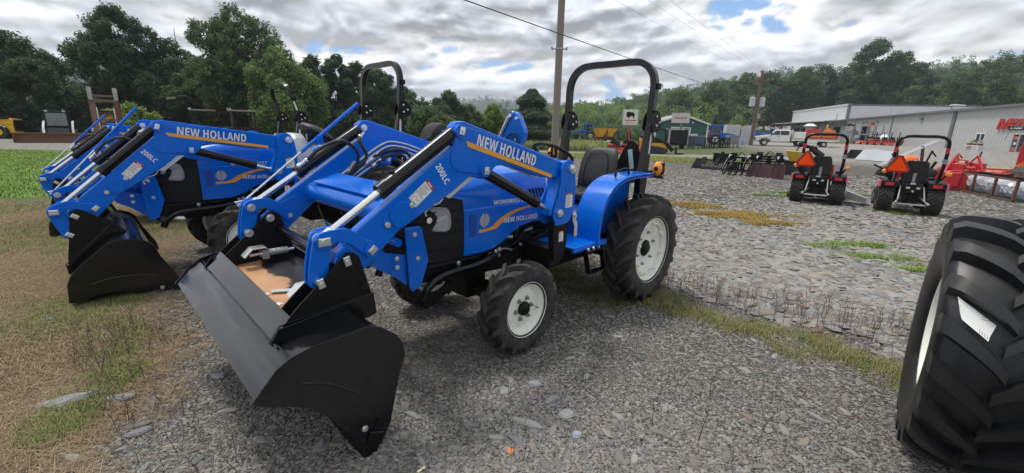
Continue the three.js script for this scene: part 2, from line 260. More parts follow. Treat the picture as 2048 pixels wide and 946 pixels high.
function ridge(name, pts, depth, back, matTint, seed, treeLabel, dens, scale) { // pts: [x, z, height] crest line; slopes down to the front
  const g = new THREE.BufferGeometry(), P = [], I = [], rows = 9, fine = smooth(pts.map(p => [p[0], p[2], p[1]]), 60);
  fine.forEach(p => { for (let k = 0; k < rows; k++) { const t = k / (rows - 1) * 1.5 - .5; const f = t < 0 ? 1 - t * t * 1.2 : Math.pow(Math.cos(Math.min(1, t) * Math.PI / 2), 1.1); const dirL = Math.hypot(p[0], p[2]); const ux = p[0] / dirL, uz = p[2] / dirL; const off = t < 0 ? -t * 2 * back : -t * depth; P.push(p[0] + ux * off, Math.max(-2, p[1] * Math.max(f, 0)) - (k === rows - 1 ? 3 : 0), p[2] + uz * off); } });
  for (let i = 0; i + 1 < fine.length; i++) for (let k = 0; k + 1 < rows; k++) { const a = i * rows + k; I.push(a, a + rows, a + 1, a + 1, a + rows, a + rows + 1); }
  g.setAttribute('position', new THREE.Float32BufferAttribute(P, 3)); g.setIndex(I); g.computeVertexNormals();
  const m = new THREE.Mesh(g, std(matTint, .95)); m.name = name; m.userData.kind = 'structure'; m.receiveShadow = true; scene.add(m);
  const r = rng(seed), L = [[], []];
  for (let i = 0; i < dens; i++) { const a = r() * (fine.length - 1), i0 = Math.floor(a), fr = a - i0, p = fine[i0].map((v, k) => mix(v, fine[Math.min(i0 + 1, fine.length - 1)][k], fr)); const t = Math.pow(r(), .8) * .95 - .04, dirL = Math.hypot(p[0], p[2]), f = Math.pow(Math.cos(Math.max(0, t) * Math.PI / 2), 1.1), off = -t * depth, R = scale * (3.2 + r() * 3.6), tall = .8 + r() * .9, set = L[r() < .55 ? 0 : 1], X = p[0] + p[0] / dirL * off, Z = p[2] + p[2] / dirL * off, Y = p[1] * f;
    for (let k = 0; k < 9; k++) { const u = r() * 1.5 - .5, an = r() * 6.283, q = Math.sqrt(Math.max(0, 1 - u * u * .8)) * R * .75; set.push([X + Math.cos(an) * q, Y + R * (tall * .55 + u * tall * .7), Z + Math.sin(an) * q, scale * (.55 + r() * .4)]); } }
  L.forEach((l, k) => { const o = scatter(k ? 'hillside_undergrowth' : 'hillside_woods', clumps[4], leafM[k ? 2 : 0], l, null, seed + k, .35); o.name = numbered(o.name); o.userData.label = k ? treeLabel[1] : treeLabel[0]; o.userData.category = 'woods'; });
}
ridge('hill_ridge', [[-20, -340, 3], [22.6, -330, 4], [44.6, -330, 7], [70.3, -330, 10], [95.9, -320, 18], [126.7, -310, 22], [151.6, -300, 27], [180.9, -290, 31], [220, -280, 33], [246, -260, 33], [266, -240, 33], [280, -220, 31], [300, -180, 26]], 130, 40, lin(.035, .06, .022), 21, ['broadleaf woods covering the long ridge behind the green shed', 'darker understorey between the trees of the long ridge'], 2600, 1.0);
ridge('hill_far', [[-1100, -700, 44], [-955, -700, 48], [-798, -700, 56], [-734, -700, 64], [-657, -700, 65], [-598, -700, 50], [-527, -750, 33], [-430, -800, 20]], 220, 80, lin(.032, .058, .03), 22, ['dense woods on the distant hill beyond the parked yellow machines', 'dark gaps in the woods of the hill beyond the yellow machines'], 1500, 2.0);
ridge('hill_distant', [[-500, -1500, 14], [-303, -1500, 24], [-151, -1500, 60], [-51, -1500, 66], [50, -1500, 52], [168, -1500, 44], [287, -1500, 24], [420, -1500, 12]], 300, 120, lin(.035, .06, .04), 23, ['woods on the low blue hill far behind the pine tree', 'dark gaps in the woods of the low blue hill'], 900, 3.4);

// ---------- wheels ----------
function lugs(R, w, n, h, both = true, skew = .34, thick = .045) { // curved bars, alternating left and right, running out to the shoulder
  const out = [];
  for (const side of [1, -1]) {
    const P = [], S = 6;
    for (let i = 0; i < n; i++) {
      const a0 = (i + (side > 0 ? 0 : .5)) / n * Math.PI * 2, secs = [];
      for (let s = 0; s <= S; s++) {
        const t = s / S, zz = side * mix(-.03 * w, w * .5, t), curve = skew * Math.pow(t, .8), a = a0 + curve;
        const drop = Math.pow(t, 3) * .045 * R / .55 , base = R - h - .012 - drop * .9, top = R - drop * .40 - (s === S ? h * .35 : 0) - (s === 0 ? h * .12 : 0);
        const hw = thick * mix(.55, .95, t) / R * .5, hb = hw * 1.5;
        const pt = (ang, rad) => [Math.cos(ang) * rad, Math.sin(ang) * rad, zz];
        secs.push([pt(a - hb, base), pt(a - hw, top), pt(a + hw, top), pt(a + hb, base)]);
      }
      const q = (A, B, C, D) => side > 0 ? P.push(...A, ...B, ...C, ...A, ...C, ...D) : P.push(...A, ...C, ...B, ...A, ...D, ...C);
      for (let s = 0; s < S; s++) for (let k = 0; k < 3; k++) q(secs[s][k], secs[s][k + 1], secs[s + 1][k + 1], secs[s + 1][k]);
      q(secs[0][3], secs[0][2], secs[0][1], secs[0][0]); q(secs[S][0], secs[S][1], secs[S][2], secs[S][3]);
      // shoulder foot running down the side wall
      const e = secs[S], f = e.map(p => { const l = Math.hypot(p[0], p[1]), k = (l - h * 1.4 - .03 * R) / l; return [p[0] * k, p[1] * k, p[2] + side * .012 * w]; });
      q(e[0], f[0], f[1], e[1]); q(e[1], f[1], f[2], e[2]); q(e[2], f[2], f[3], e[3]);
    }
    const g = new THREE.BufferGeometry(); g.setAttribute('position', new THREE.Float32BufferAttribute(P, 3)); g.computeVertexNormals(); out.push(toCreasedNormals(g, .5));
  }
  return out;
}
function carcass(R, w, rr, h) { // side view profile turned about z
  const b = R - h, pts = [[rr - .012, -.40], [rr + .01, -.455], [mix(rr, b, .35), -.515], [mix(rr, b, .62), -.52], [mix(rr, b, .86), -.485], [b - .028 * R, -.43], [b - .008, -.3], [b, -.12], [b, .12], [b - .008, .3], [b - .028 * R, .43], [mix(rr, b, .86), .485], [mix(rr, b, .62), .52], [mix(rr, b, .35), .515], [rr + .01, .455], [rr - .012, .40]];
  const g = new THREE.LatheGeometry(pts.map(p => new THREE.Vector2(p[0], p[1] * w)), 64); g.rotateX(Math.PI / 2); return g;
}
function rimGeo(rr, w, dish, front) { // dish: depth of the centre disc behind the lip (outside towards +z)
  const z = .42 * w, P = front ?
    [[.055, z - dish], [rr * .60, z - dish], [rr * .70, z - dish - .004], [rr * .77, z - dish - .012], [rr * .80, z - dish + .004], [rr * .82, z - .04], [rr * .90, z - .028], [rr * .93, z - .012], [rr * .985, z - .006], [rr * 1.015, z + .008], [rr * 1.03, z + .004], [rr * 1.01, z - .014], [rr * .93, z - .05], [rr * .84, -z], [rr, -z - .004]] :
    [[.07, z - dish], [rr * .42, z - dish - .005], [rr * .56, z - dish + .01], [rr * .68, z - dish + .03], [rr * .76, z - dish + .032], [rr * .79, z - dish + .02], [rr * .80, z - dish + .055], [rr * .85, z - .055], [rr * .91, z - .04], [rr * .945, z - .012], [rr * .985, z - .006], [rr * 1.015, z + .008], [rr * 1.03, z + .004], [rr * 1.01, z - .014], [rr * .93, z - .07], [rr * .86, -z], [rr, -z - .004]];
  const g = new THREE.LatheGeometry(P.map(p => new THREE.Vector2(...p)), 56); g.rotateX(Math.PI / 2); return toCreasedNormals(g, .45);
}
const wheelCache = {};
function wheel(parent, name, kind, x, y, z, side, spin = 0, steer = 0) {
  const K = { rear: { R: .55, w: .30, rr: .335, n: 18, h: .044, dish: .085, f: false, bolts: 6, br: .165, thick: .056, skew: .36 }, front: { R: .367, w: .20, rr: .214, n: 14, h: .034, dish: .045, f: true, bolts: 6, br: .085, thick: .05, skew: .34 }, big: { R: .62, w: .42, rr: .33, n: 20, h: .045, dish: .10, f: false, bolts: 8, br: .15, thick: .07, skew: .46 } }[kind];
  const c = wheelCache[kind + side] ??= { tyre: join([carcass(K.R, K.w, K.rr, K.h), ...lugs(K.R, K.w, K.n, K.h, true, -side * K.skew, K.thick)]), rim: rimGeo(K.rr, K.w, K.dish, K.f),
    hub: (() => { const zz = .42 * K.w - K.dish; const l = new THREE.LatheGeometry((K.f ? [[0, zz + .055], [.022, zz + .055], [.026, zz + .048], [.026, zz + .03], [.05, zz + .028], [.056, zz + .018], [.056, zz - .04]] : [[0, zz + .035], [.05, zz + .035], [.06, zz + .025], [.085, zz + .012], [.085, zz - .05]]).map(p => new THREE.Vector2(...p)), 20); l.rotateX(Math.PI / 2); return l; })(),
    bolt: (() => { const zz = .42 * K.w - K.dish; return join([...hexBolt(K.br, 0, zz, .0125, .02), discZ(K.br, 0, zz + .015, zz + .03, .008, 8)]); })(),
    lug: K.f ? null : join([bx(K.rr * .74, K.rr * .83, -.03, .03, .42 * K.w - K.dish + .03, .42 * K.w - K.dish + .055, .006), discZ(K.rr * .77, 0, .42 * K.w - K.dish + .05, .42 * K.w - K.dish + .085, .013, 6)]) };
  const g = sub(name, parent); g.position.set(x, y, z); g.rotation.y = (side > 0 ? 0 : Math.PI) + steer;
  const inner = spin * side;
  const P = (n, ge, m) => { const o = part(n, ge, m, g); o.rotation.z = inner; return o; };
  P('tyre', c.tyre, M.tyre); P('rim', c.rim, M.rim); P('hub', c.hub, M.black);
  for (let i = 0; i < K.bolts; i++) { const o = P('wheel_nut', c.bolt, M.steel); o.rotation.z = inner + i / K.bolts * Math.PI * 2; }
  if (c.lug) for (let i = 0; i < 8; i++) { const o = P('rim_clamp', c.lug, M.rim); o.rotation.z = inner + .2 + i / 8 * Math.PI * 2; }
  if (K.f) part('valve_stem', rod([K.rr * .7, -.03, .42 * K.w - .05], [K.rr * .68, -.03, .42 * K.w - .01], .004), M.black, g);
  return g;
}
M.tyre = std(lin(.026, .026, .028), .78, 0, { bumpMap: grainTex, bumpScale: .002 });
M.tyre.map = dataTex(256, (u, v) => { const g = grainF(u, v), h = grainF((u * 3) % 1, (v * 3) % 1); const c = 120 + 135 * Math.pow(sstep(.25, .75, g * .6 + h * .4), 1.2); return [c, c * .985, c * .96]; }, true); M.tyre.map.repeat.set(6, 2);
M.tyre.color = lin(.062, .061, .060);
M.tyreNew = M.tyre.clone(); M.tyreNew.color = lin(.022, .023, .027); M.tyreNew.roughness = .42;

M.lineM = std(lin(.62, .64, .66), .35, .35);
// ---------- printed labels ----------
const labelTex = (seed, red, pict) => canvasTex(128, 192, (x, w, h) => { const r = rng(seed); x.fillStyle = '#e9e9e6'; x.fillRect(0, 0, w, h); x.fillStyle = red; x.fillRect(0, 0, w, 26); x.fillStyle = '#f4f4f4'; x.fillRect(30, 9, w - 60, 8); x.fillStyle = '#666'; for (let y = 38; y < h - 8; y += 9) { if (pict && y > 110) break; x.fillRect(8, y, (w - 16) * (.55 + r() * .45), 3); } if (pict) { x.strokeStyle = '#444'; x.lineWidth = 3; x.strokeRect(8, 120, w - 16, 62); x.beginPath(); x.moveTo(20, 170); x.lineTo(50, 135); x.lineTo(80, 165); x.lineTo(108, 140); x.stroke(); } });
M.labelA = std(0xffffff, .5, 0, { map: labelTex(1, '#b3202c', false) }); M.labelB = std(0xffffff, .5, 0, { map: labelTex(2, '#b3202c', true) }); M.labelC = std(0xffffff, .5, 0, { map: labelTex(3, '#d96a28', false) });
function plate(w, h, rz, x, y, z, ry = 0) { const g = new THREE.BoxGeometry(w, h, .0012); return turned(g, rz, x, y, z, ry); }

// leaf emblem: ribbed leaf of slats
function leafEmblem(w, h) {
  const out = [];
  for (const s of [-1, 1]) for (let i = 0; i < 5; i++) { const y0 = .02 + i * .17, y1 = y0 + .15; const f = t => Math.pow(Math.sin(Math.min(1, Math.max(0.02, t)) * Math.PI * .93 + .1), .7) * .5; const a = [[s * .025, y0], [s * f(y0 + .24), y0 + .20 + .06], [s * f(y1 + .24), Math.min(1, y1 + .22)], [s * .025, y1]]; out.push(ext((s > 0 ? a : a.slice().reverse()).map(p => [p[0] * w, p[1] * h]), 0, .002, 0)); }
  return out;
}

// ---------- blue loader tractors ----------
const PIV = [-1.231, 1.405];
const rot2 = (p, a, c) => { const s = Math.sin(a), k = Math.cos(a), x = p[0] - c[0], y = p[1] - c[1]; return [c[0] + x * k - y * s, c[1] + x * s + y * k]; };
const BOOM = [[-1.279, 1.452], [-2.286, 1.738], [-2.34, 1.733], [-2.372, 1.70], [-2.375, 1.64], [-2.36, 1.598], [-3.0, 1.168], [-3.06, 1.105], [-3.12, 1.062], [-3.136, 1.01], [-3.09, .962], [-3.007, .948], [-2.967, .948], [-2.93, .985], [-2.884, 1.021], [-2.764, 1.122], [-2.374, 1.317], [-2.24, 1.40], [-2.18, 1.392], [-2.125, 1.376], [-2.075, 1.40], [-2.023, 1.458], [-1.93, 1.46], [-1.843, 1.444], [-1.609, 1.372], [-1.464, 1.344], [-1.24, 1.342], [-1.185, 1.365], [-1.17, 1.41], [-1.195, 1.452], [-1.235, 1.466]];
const GUSSET = [[-2.30, 1.715], [-2.352, 1.66], [-2.362, 1.60], [-2.39, 1.54], [-2.392, 1.49], [-2.37, 1.455], [-2.334, 1.437], [-2.27, 1.428], [-2.20, 1.418], [-2.125, 1.386], [-2.08, 1.405], [-2.03, 1.452], [-1.95, 1.5], [-1.95, 1.63]];
const BUCKET_SIDE = [[-3.05, .02], [-2.99, .13], [-2.93, .40], [-2.892, .50], [-2.90, .566], [-2.936, .636], [-3.018, .707], [-3.085, .742], [-3.375, .728], [-3.46, .708], [-3.52, .672], [-3.60, .583], [-3.625, .556], [-3.60, .528], [-3.552, .50], [-3.483, .472], [-3.395, .42], [-3.315, .327], [-3.226, .186], [-3.165, .075]];
const HOODX = [-2.06, -1.85, -1.6, -1.35, -1.12];
function hoodRing(x, top, bot, w, crease = 1.115) {
  const half = [[w, bot], [w + .004, mix(bot, crease, .5)], [w, crease - .008], [w - .012, crease], [w - .016, 1.20], [w - .03, mix(1.20, top, .45)], [w - .075, mix(1.2, top, .80)], [w - .15, mix(1.2, top, .95)], [.06, top]];
  return [...half.map(p => [x, p[1], p[0]]), ...half.slice().reverse().map(p => [x, p[1], -p[0]])];
}
function blueTractor(o) {
  const root = thing('compact_tractor', o.label, 'tractor', o.pos, o.psi, 'blue compact loader tractors parked in a row');
  const A = o.boom || 0, B = p => rot2(p, A, PIV);
  // chassis
  part('engine_block', [bx(-2.20, -.95, .56, .80, -.2, .2, .02), bx(-2.0, -1.2, .78, 1.02, -.17, .17, .02), rod([-1.6, .78, .2], [-1.6, .78, .27], .07), rod([-1.42, .83, .18], [-1.42, .83, .28], .045), bx(-1.86, -1.7, .80, .93, .17, .25, .01), bx(-1.36, -1.22, .72, .88, .17, .26, .01), rod([-1.52, .68, .19], [-1.30, .70, .27], .03), rod([-1.74, .86, .2], [-1.2, .82, .24], .014), tube([[-1.7, .9, .22], [-1.5, .97, .27], [-1.33, .9, .26], [-1.22, .76, .25]], .017, 20), tube([[-1.62, .72, .25], [-1.45, .77, .30], [-1.28, .92, .26]], .012, 20)], M.matte, root);
  for (const g of [rod([-1.58, .83, .24], [-1.49, .82, .29], .022), rod([-1.36, .73, .25], [-1.33, .72, .30], .02), bx(-1.46, -1.40, .86, .92, .24, .275, .005), tube([[-1.75, .72, .28], [-1.6, .74, .3], [-1.5, .71, .3]], .008, 12), rod([-1.30, .84, .25], [-1.24, .86, .29], .018), bx(-1.70, -1.62, .80, .84, .25, .28, .005)]) part('engine_fitting', g, M.steel, root);
  part('chassis_frame', [ext([[-2.38, .62], [-2.42, .72], [-2.3, .735], [-1.9, .70], [-1.5, .70], [-1.0, .80], [-.8, .80], [-.8, .56], [-1.0, .5], [-1.5, .55], [-1.95, .58], [-2.2, .60]], .24, .275, .005), ext([[-2.38, .62], [-2.42, .72], [-2.3, .735], [-1.9, .70], [-1.5, .70], [-1.0, .80], [-.8, .80], [-.8, .56], [-1.0, .5], [-1.5, .55], [-1.95, .58], [-2.2, .60]], -.275, -.24, .005), bx(-2.44, -2.36, .62, .74, -.24, .24, .01), bx(-1.36, -1.22, .60, .76, -.60, .60, .01)], M.black, root);
  for (const s of [1, -1]) part('brace_tube', tube([[-2.40, .52, s * .32], [-2.36, .60, s * .33], [-2.25, .655, s * .33], [-1.9, .675, s * .33], [-1.74, .70, s * .31], [-1.62, .72, s * .28]], .03, 28, 10), M.gloss, root);
  for (const [bxx, byy] of [[-1.70, .74], [-1.66, .75], [-1.67, .705], [-1.75, .69], [-2.08, .72]]) part('frame_bolt', hexBolt(bxx, byy, .315, .012, .012), M.zinc, root);
  part('gearbox', [bx(-.98, .20, .40, .82, -.24, .24, .03), bx(-.12, .28, .38, .74, -.3, .3, .04), rod([0, .55, -.60], [0, .55, .60], .085, .085, 16), bx(-.9, -.4, .36, .46, -.16, .16, .02), rod([-.7, .62, .2], [-.7, .62, .46], .05)], M.matte, root);
  part('front_axle', [rod([-1.73, .39, -.46], [-1.73, .39, .46], .06, .06, 14), bx(-1.84, -1.62, .30, .52, -.12, .12, .03), rod([-1.73, .26, .47], [-1.73, .55, .47], .06, .05), rod([-1.73, .26, -.47], [-1.73, .55, -.47], .06, .05), rod([-1.73, .366, -.55], [-1.73, .366, .55], .05), rod([-1.60, .40, -.45], [-1.60, .40, .45], .016), rod([-1.7, .45, 0], [-1.0, .55, 0], .03)], M.black, root);
  // hood
  part('hood', loft([hoodRing(-2.035, 1.335, .765, .325), hoodRing(-1.85, 1.368, .766, .33), hoodRing(-1.75, 1.378, .772, .33), hoodRing(-1.64, 1.386, .815, .332), hoodRing(-1.55, 1.39, .868, .332), hoodRing(-1.45, 1.392, .912, .332), hoodRing(-1.3, 1.392, .935, .332), hoodRing(-1.1, 1.385, .94, .33)]), M.blue, root);
  const capRing = (x, top, bot, w) => { const h = [[w, bot], [w - .008, mix(bot, top, .35)], [w - .04, mix(bot, top, .72)], [w - .11, mix(bot, top, .93)], [.05, top]]; return [...h.map(p => [x, p[1], p[0]]), ...h.slice().reverse().map(p => [x, p[1], -p[0]])]; };
  part('hood_cap', loft([capRing(-2.445, 1.215, 1.155, .215), capRing(-2.40, 1.255, 1.185, .255), capRing(-2.3, 1.29, 1.212, .29), capRing(-2.18, 1.318, 1.225, .312), capRing(-2.04, 1.336, 1.19, .327)]), M.blue, root);
  const noseRing = (x, top, bot, w) => { const h = [[w * .97, bot], [w, mix(bot, top, .2)], [w, mix(bot, top, .8)], [w - .015, top]]; return [...h.map(p => [x, p[1], p[0]]), ...h.slice().reverse().map(p => [x, p[1], -p[0]])]; };
  const nose = part('grille_nose', loft([noseRing(-2.47, 1.14, .79, .19), noseRing(-2.44, 1.165, .775, .232), noseRing(-2.38, 1.19, .765, .272), noseRing(-2.28, 1.215, .755, .302), noseRing(-2.15, 1.23, .752, .318), noseRing(-2.036, 1.20, .752, .3215)]), M.plastic, root);
  for (const y of [.845, .955, 1.045, 1.12]) part('grille_slat', loft([noseRing(-2.478, y + .008, y, .196), noseRing(-2.445, y + .008, y, .240), noseRing(-2.385, y + .009, y, .279), noseRing(-2.28, y + .009, y, .308), noseRing(-2.15, y + .009, y, .323), noseRing(-2.045, y + .009, y, .326)], .3), M.black, nose);
  part('trim_strip', loft([noseRing(-2.44, .752, .728, .25), noseRing(-2.3, .75, .725, .31), noseRing(-1.9, .748, .722, .318), noseRing(-1.85, .748, .722, .31)], .3), M.plastic, root);
  for (const s of [1, -1]) {
    const hl = sub('headlight', root);
    const f = p => p.map(([x, y]) => [x, y]);
    const P = smooth([[-2.40, 1.14], [-2.26, 1.158], [-2.185, 1.14], [-2.165, 1.02], [-2.19, .985], [-2.3, .99], [-2.40, 1.01], [-2.425, 1.07]], 24, true).map(p => [p[0], p[1]]);
    const place = g => { g.rotateY(s > 0 ? 0 : 0); const A2 = prep(g).attributes.position; return g; };
    const bend = (g, off) => { g = prep(g); const q = g.attributes.position; for (let i = 0; i < q.count; i++) { const x = q.getX(i), t = sstep(-2.12, -2.46, x); const zz = (mix(.322, .20, Math.pow(t, 1.6)) + off + q.getZ(i)); q.setZ(i, s * zz); } if (s < 0) { for (let i = 0; i < q.count; i += 3) { const a = [q.getX(i + 1), q.getY(i + 1), q.getZ(i + 1)]; q.setXYZ(i + 1, q.getX(i + 2), q.getY(i + 2), q.getZ(i + 2)); q.setXYZ(i + 2, ...a); } } g.computeVertexNormals(); return g; };
    const c = P.reduce((a, p) => [a[0] + p[0] / P.length, a[1] + p[1] / P.length], [0, 0]), ins = k => P.map(p => [c[0] + (p[0] - c[0]) * k, c[1] + (p[1] - c[1]) * k]);
    part('lamp_bezel', bend(ext(P, 0, .014, .004, [ins(.86)]), .006), M.grey, hl);
    part('lamp_reflector', bend(ext(ins(.88), 0, .004, 0), .006), M.grey, hl);
    part('lamp_bulb', [discZ(-2.33, 1.075, 0, s * .004, .022)].map(g => { g.translate(0, 0, s * .31); return g; }), M.chrome, hl);
    part('lamp_lens', bend(ext(ins(.87), 0, .003, 0), .017), M.lens, hl);
    // hood print and vents
    const vent = s > 0 ? .001 : -.001;
    for (let i = 0; i < 5; i++) { const x0 = -1.34 + i * .042; part('hood_vent', ext([[x0, 1.215], [x0 + .022, 1.215], [x0 + .062, 1.12], [x0 + .048, 1.118]].map(p => [p[0], p[1]]), s * .3185 - .0025, s * .3185 + .0025, 0), M.black, root); }
    part('side_grille', bx(-1.985, -1.925, .905, 1.075, s * .3335 - .003, s * .3335 + .003, .002), M.blueDark, root);
  }
  const zh = .3385;
  part('hood_swoosh', ext(smooth([[-1.90, .95], [-1.80, .952], [-1.755, .965], [-1.70, 1.0], [-1.62, 1.035], [-1.5, 1.066], [-1.3, 1.08], [-1.16, 1.082], [-1.3, 1.066], [-1.48, 1.045], [-1.58, 1.015], [-1.66, .972], [-1.72, .937], [-1.78, .93], [-1.905, .925]], 60, false).map(p => [p[0], p[1]]), zh - .001, zh + .001, 0), M.orange, root);
  { const g = leafEmblem(.105, .115).map(e => { e.translate(-1.845, .957, zh - .001); return e; }); part('leaf_emblem', g, M.silver, root); }
  part('hood_lettering', turned(word('NEW HOLLAND', .40, .042, .0016, .06), -.03, -1.64, .968, zh + .0004), M.white, root);
  part('model_lettering', turned(word(o.model, .46, .034, .0018), -.015, -1.74, 1.122, .321), M.white, root);
  part('dash_cowl', loft([hoodRing(-1.095, 1.40, .95, .305, 1.1), hoodRing(-1.0, 1.47, .95, .29, 1.1), hoodRing(-.88, 1.46, .95, .25, 1.1), hoodRing(-.80, 1.34, .9, .22, 1.1)]), M.silver, root);
  // operator station
  part('floor_plate', [bx(-1.12, -.20, .70, .72, -.45, .45, .004), bx(-.75, .15, .72, .95, -.40, .40, .03)], M.blueDark, root);
  for (const s of [1, -1]) {
    const fp = part('foot_plate', [bx(-1.14, -.64, .722, .738, s * .24, s * .68, .006), bx(-1.14, -.64, .69, .724, s * .655, s * .68, .006)], M.blue, root);
    for (let i = 0; i < 4; i++) for (let j = 0; j < 4; j++) part('tread_stud', bx(-1.08 + i * .1, -1.02 + i * .1, .737, .743, s * (.36 + j * .075), s * (.38 + j * .075), .002), M.blue, fp);
    const st = part('step_frame', [bar([-.99, .70, s * .685], [-.93, .475, s * .70], .05, .012), bar([-.74, .70, s * .685], [-.69, .475, s * .70], .05, .012), bar([-.93, .478, s * .70], [-.69, .478, s * .70], .06, .012), bar([-.985, .68, s * .685], [-.745, .68, s * .685], .05, .01)], M.gloss, root);
    for (const x of [-.95, -.87, -.79]) part('step_bolt', hexBolt(x, .695, s * .69 + (s < 0 ? 0 : 0), .011, .012, s), M.zinc, st);
    const fpath = smooth([[-.80, .70], [-.805, .86], [-.775, 1.0], [-.70, 1.13], [-.58, 1.225], [-.42, 1.278], [-.2, 1.295], [.1, 1.298]], 26).map(p => [p[0], p[1]]);
    const fe = s > 0 ? [.44, .70] : [-.70, -.44];
    const fd = part('fender', [sheet(fpath, .012, ...fe), sheet(fpath.map(p => [p[0] * .985, p[1] - .022]), .012, s > 0 ? .685 : -.70, s > 0 ? .70 : -.685), ext([...fpath, [.1, .95], [-.2, .75], [-.79, .70]], s > 0 ? .425 : -.44, s > 0 ? .44 : -.425, .003)], M.blue, root);
    part('fender_flap', sheet(smooth([[.1, 1.298], [.2, 1.292], [.3, 1.26], [.34, 1.235]], 10).map(p => [p[0], p[1]]), .012, ...fe), M.plastic, fd);
    part('grab_handle', tube([[-.45, 1.285, s * .60], [-.44, 1.33, s * .60], [-.40, 1.345, s * .60], [-.26, 1.355, s * .60], [-.22, 1.34, s * .60], [-.21, 1.30, s * .60]], .011, 20), M.black, fd);
    // turn lamp
    const tl = sub('turn_lamp', root), lx = .21, ly = s > 0 ? 1.345 : 1.42, lz = s * .70;
    part('lamp_arm', [bar([.1, 1.30, s * .56], [lx, ly - .03, lz - s * .05], .02, .02), bx(lx - .03, lx + .03, ly - .06, ly + .06, lz - .05, lz + .05, .01)], M.black, tl);
    for (const q of [-1, 1]) { const g = new THREE.SphereGeometry(.062, 18, 12); g.scale(.55, 1.12, .82); g.translate(lx + q * .036, ly, lz); part('amber_lens', g, M.amber, tl); const b = new THREE.SphereGeometry(.024, 12, 8); b.scale(.5, 1, 1); b.translate(lx + q * .072, ly, lz); part('bulb_seat', b, M.black, tl); }
  }
  // seat
  const seat = sub('seat', root);
  part('seat_base', [bx(-.28, .16, .94, 1.02, -.2, .2, .02), bx(-.22, .1, .86, .95, -.15, .15, .02), rod([-.2, .98, .21], [-.05, .95, .21], .012), tube([[-.22, 1.0, .22], [-.1, .97, .24], [.1, .99, .23]], .012, 10)], M.black, seat);
  const cush = (x0, w, h) => 0;
  const fold = o.seatFold || 0, rb = p => rot2(p, fold, [.12, 1.06]);
  const rr = (pts, wz) => pts.map(([x, y, w]) => { const q = []; for (let k = 0; k < 16; k++) { const t = k / 16 * Math.PI * 2, c = Math.cos(t), s2 = Math.sin(t); q.push([Math.sign(c) * Math.pow(Math.abs(c), .55), Math.sign(s2) * Math.pow(Math.abs(s2), .55)]); } return { x, y, w, q }; });
  { // cushion: rounded slab bulging at the sides
    const rings = [[-.36, .18, 1.03, 1.055], [-.345, .225, 1.0, 1.085], [-.28, .245, .99, 1.10], [-.1, .25, .99, 1.085], [.06, .245, .99, 1.085], [.12, .23, 1.0, 1.09], [.14, .20, 1.02, 1.075]].map(([x, w, y0, y1]) => [[x, y0, w], [x, mix(y0, y1, .6), w + .006], [x, y1, w - .03], [x, y1 - .012, w * .5], [x, y1 - .012, -w * .5], [x, y1, -w + .03], [x, mix(y0, y1, .6), -w - .006], [x, y0, -w]]);
    part('cushion', loft(rings, .8), M.vinyl, seat);
    const bk = [[1.05, .13, .20, .05], [1.08, .125, .235, .075], [1.2, .145, .245, .085], [1.34, .18, .24, .085], [1.44, .21, .225, .08], [1.50, .235, .20, .07], [1.525, .25, .16, .045]].map(([y, x, w, d]) => [[-d, w * .3], [-d - .006, w * .62], [-d + .004, w * .9], [-.3 * d, w], [d * .35, w * .86], [d * .4, 0], [d * .35, -w * .86], [-.3 * d, -w], [-d + .004, -w * .9], [-d - .006, -w * .62], [-d, -w * .3]].map(([dx, z]) => { const q = rb([x + dx * .5, y]); return [q[0], q[1], z]; }));
    part('backrest', loft(bk, .8), M.vinyl, seat);
    for (const s of [1, -1]) part('seam', tube([[-.345, 1.09, s * .12], [-.2, 1.085, s * .13], [0, 1.085, s * .13]].map(p => p), .004, 10, 6), M.black, seat);
    for (const s of [1, -1]) part('backrest_seam', tube([[1.12, .10, s * .14], [1.25, .118, s * .15], [1.36, .142, s * .14], [1.46, .175, s * .10], [1.49, .19, 0]].map(([y, x, z]) => { const q = rb([x - .012, y]); return [q[0], q[1], z]; }), .004, 14, 6), M.black, seat);
  }
  part('lever_console', [bx(-.28, .02, .98, 1.14, .30, .42, .02), rod([-.17, 1.12, .36], [-.19, 1.19, .36], .008), bx(.02, .4, 1.16, 1.24, .28, .40, .02)], M.black, root);
  part('lever_knob', new THREE.LatheGeometry([[0, 0], [.012, 0], [.014, .03], [.022, .045], [.024, .06], [0, .068]].map(p => new THREE.Vector2(...p)), 14).translate(-.19, 1.185, .36), M.knob, root);
  { // steering wheel
    const sw = sub('steering_wheel', root); sw.position.set(-.68, 1.475, .03); sw.rotation.z = -.52;
    const ring = new THREE.TorusGeometry(.195, .0165, 10, 44); ring.rotateX(Math.PI / 2); part('wheel_rim', ring, M.plastic, sw);
    part('spokes', [0, 1, 2].map(i => { const t = i * 2.094 + .5; return tube([[Math.cos(t) * .195, 0, Math.sin(t) * .195], [Math.cos(t) * .1, -.025, Math.sin(t) * .1], [Math.cos(t) * .02, -.04, Math.sin(t) * .02]], .012, 10, 8); }), M.plastic, sw);
    part('wheel_boss', [rod([0, -.07, 0], [0, -.02, 0], .045, .035, 16)], M.plastic, sw);
    part('column', [rod([-.12, -.36, 0], [0, -.05, 0], .028), rod([-.12, -.4, 0], [-.05, -.2, 0], .05, .04)], M.black, sw);
    if (o.wheelCover) { const c = new THREE.LatheGeometry([[0, .06], [.12, .055], [.2, .03], [.225, -.01], [.215, -.045], [.12, -.06], [0, -.06]].map(p => new THREE.Vector2(...p)), 30); part('wheel_cover', c, M.vinyl, sw); }
  }
  // roll bar: two lower posts, hinge plates, folding hoop
  const rz = .53, tilt = o.ropsTilt || 0, hinge = [.255, 1.80];
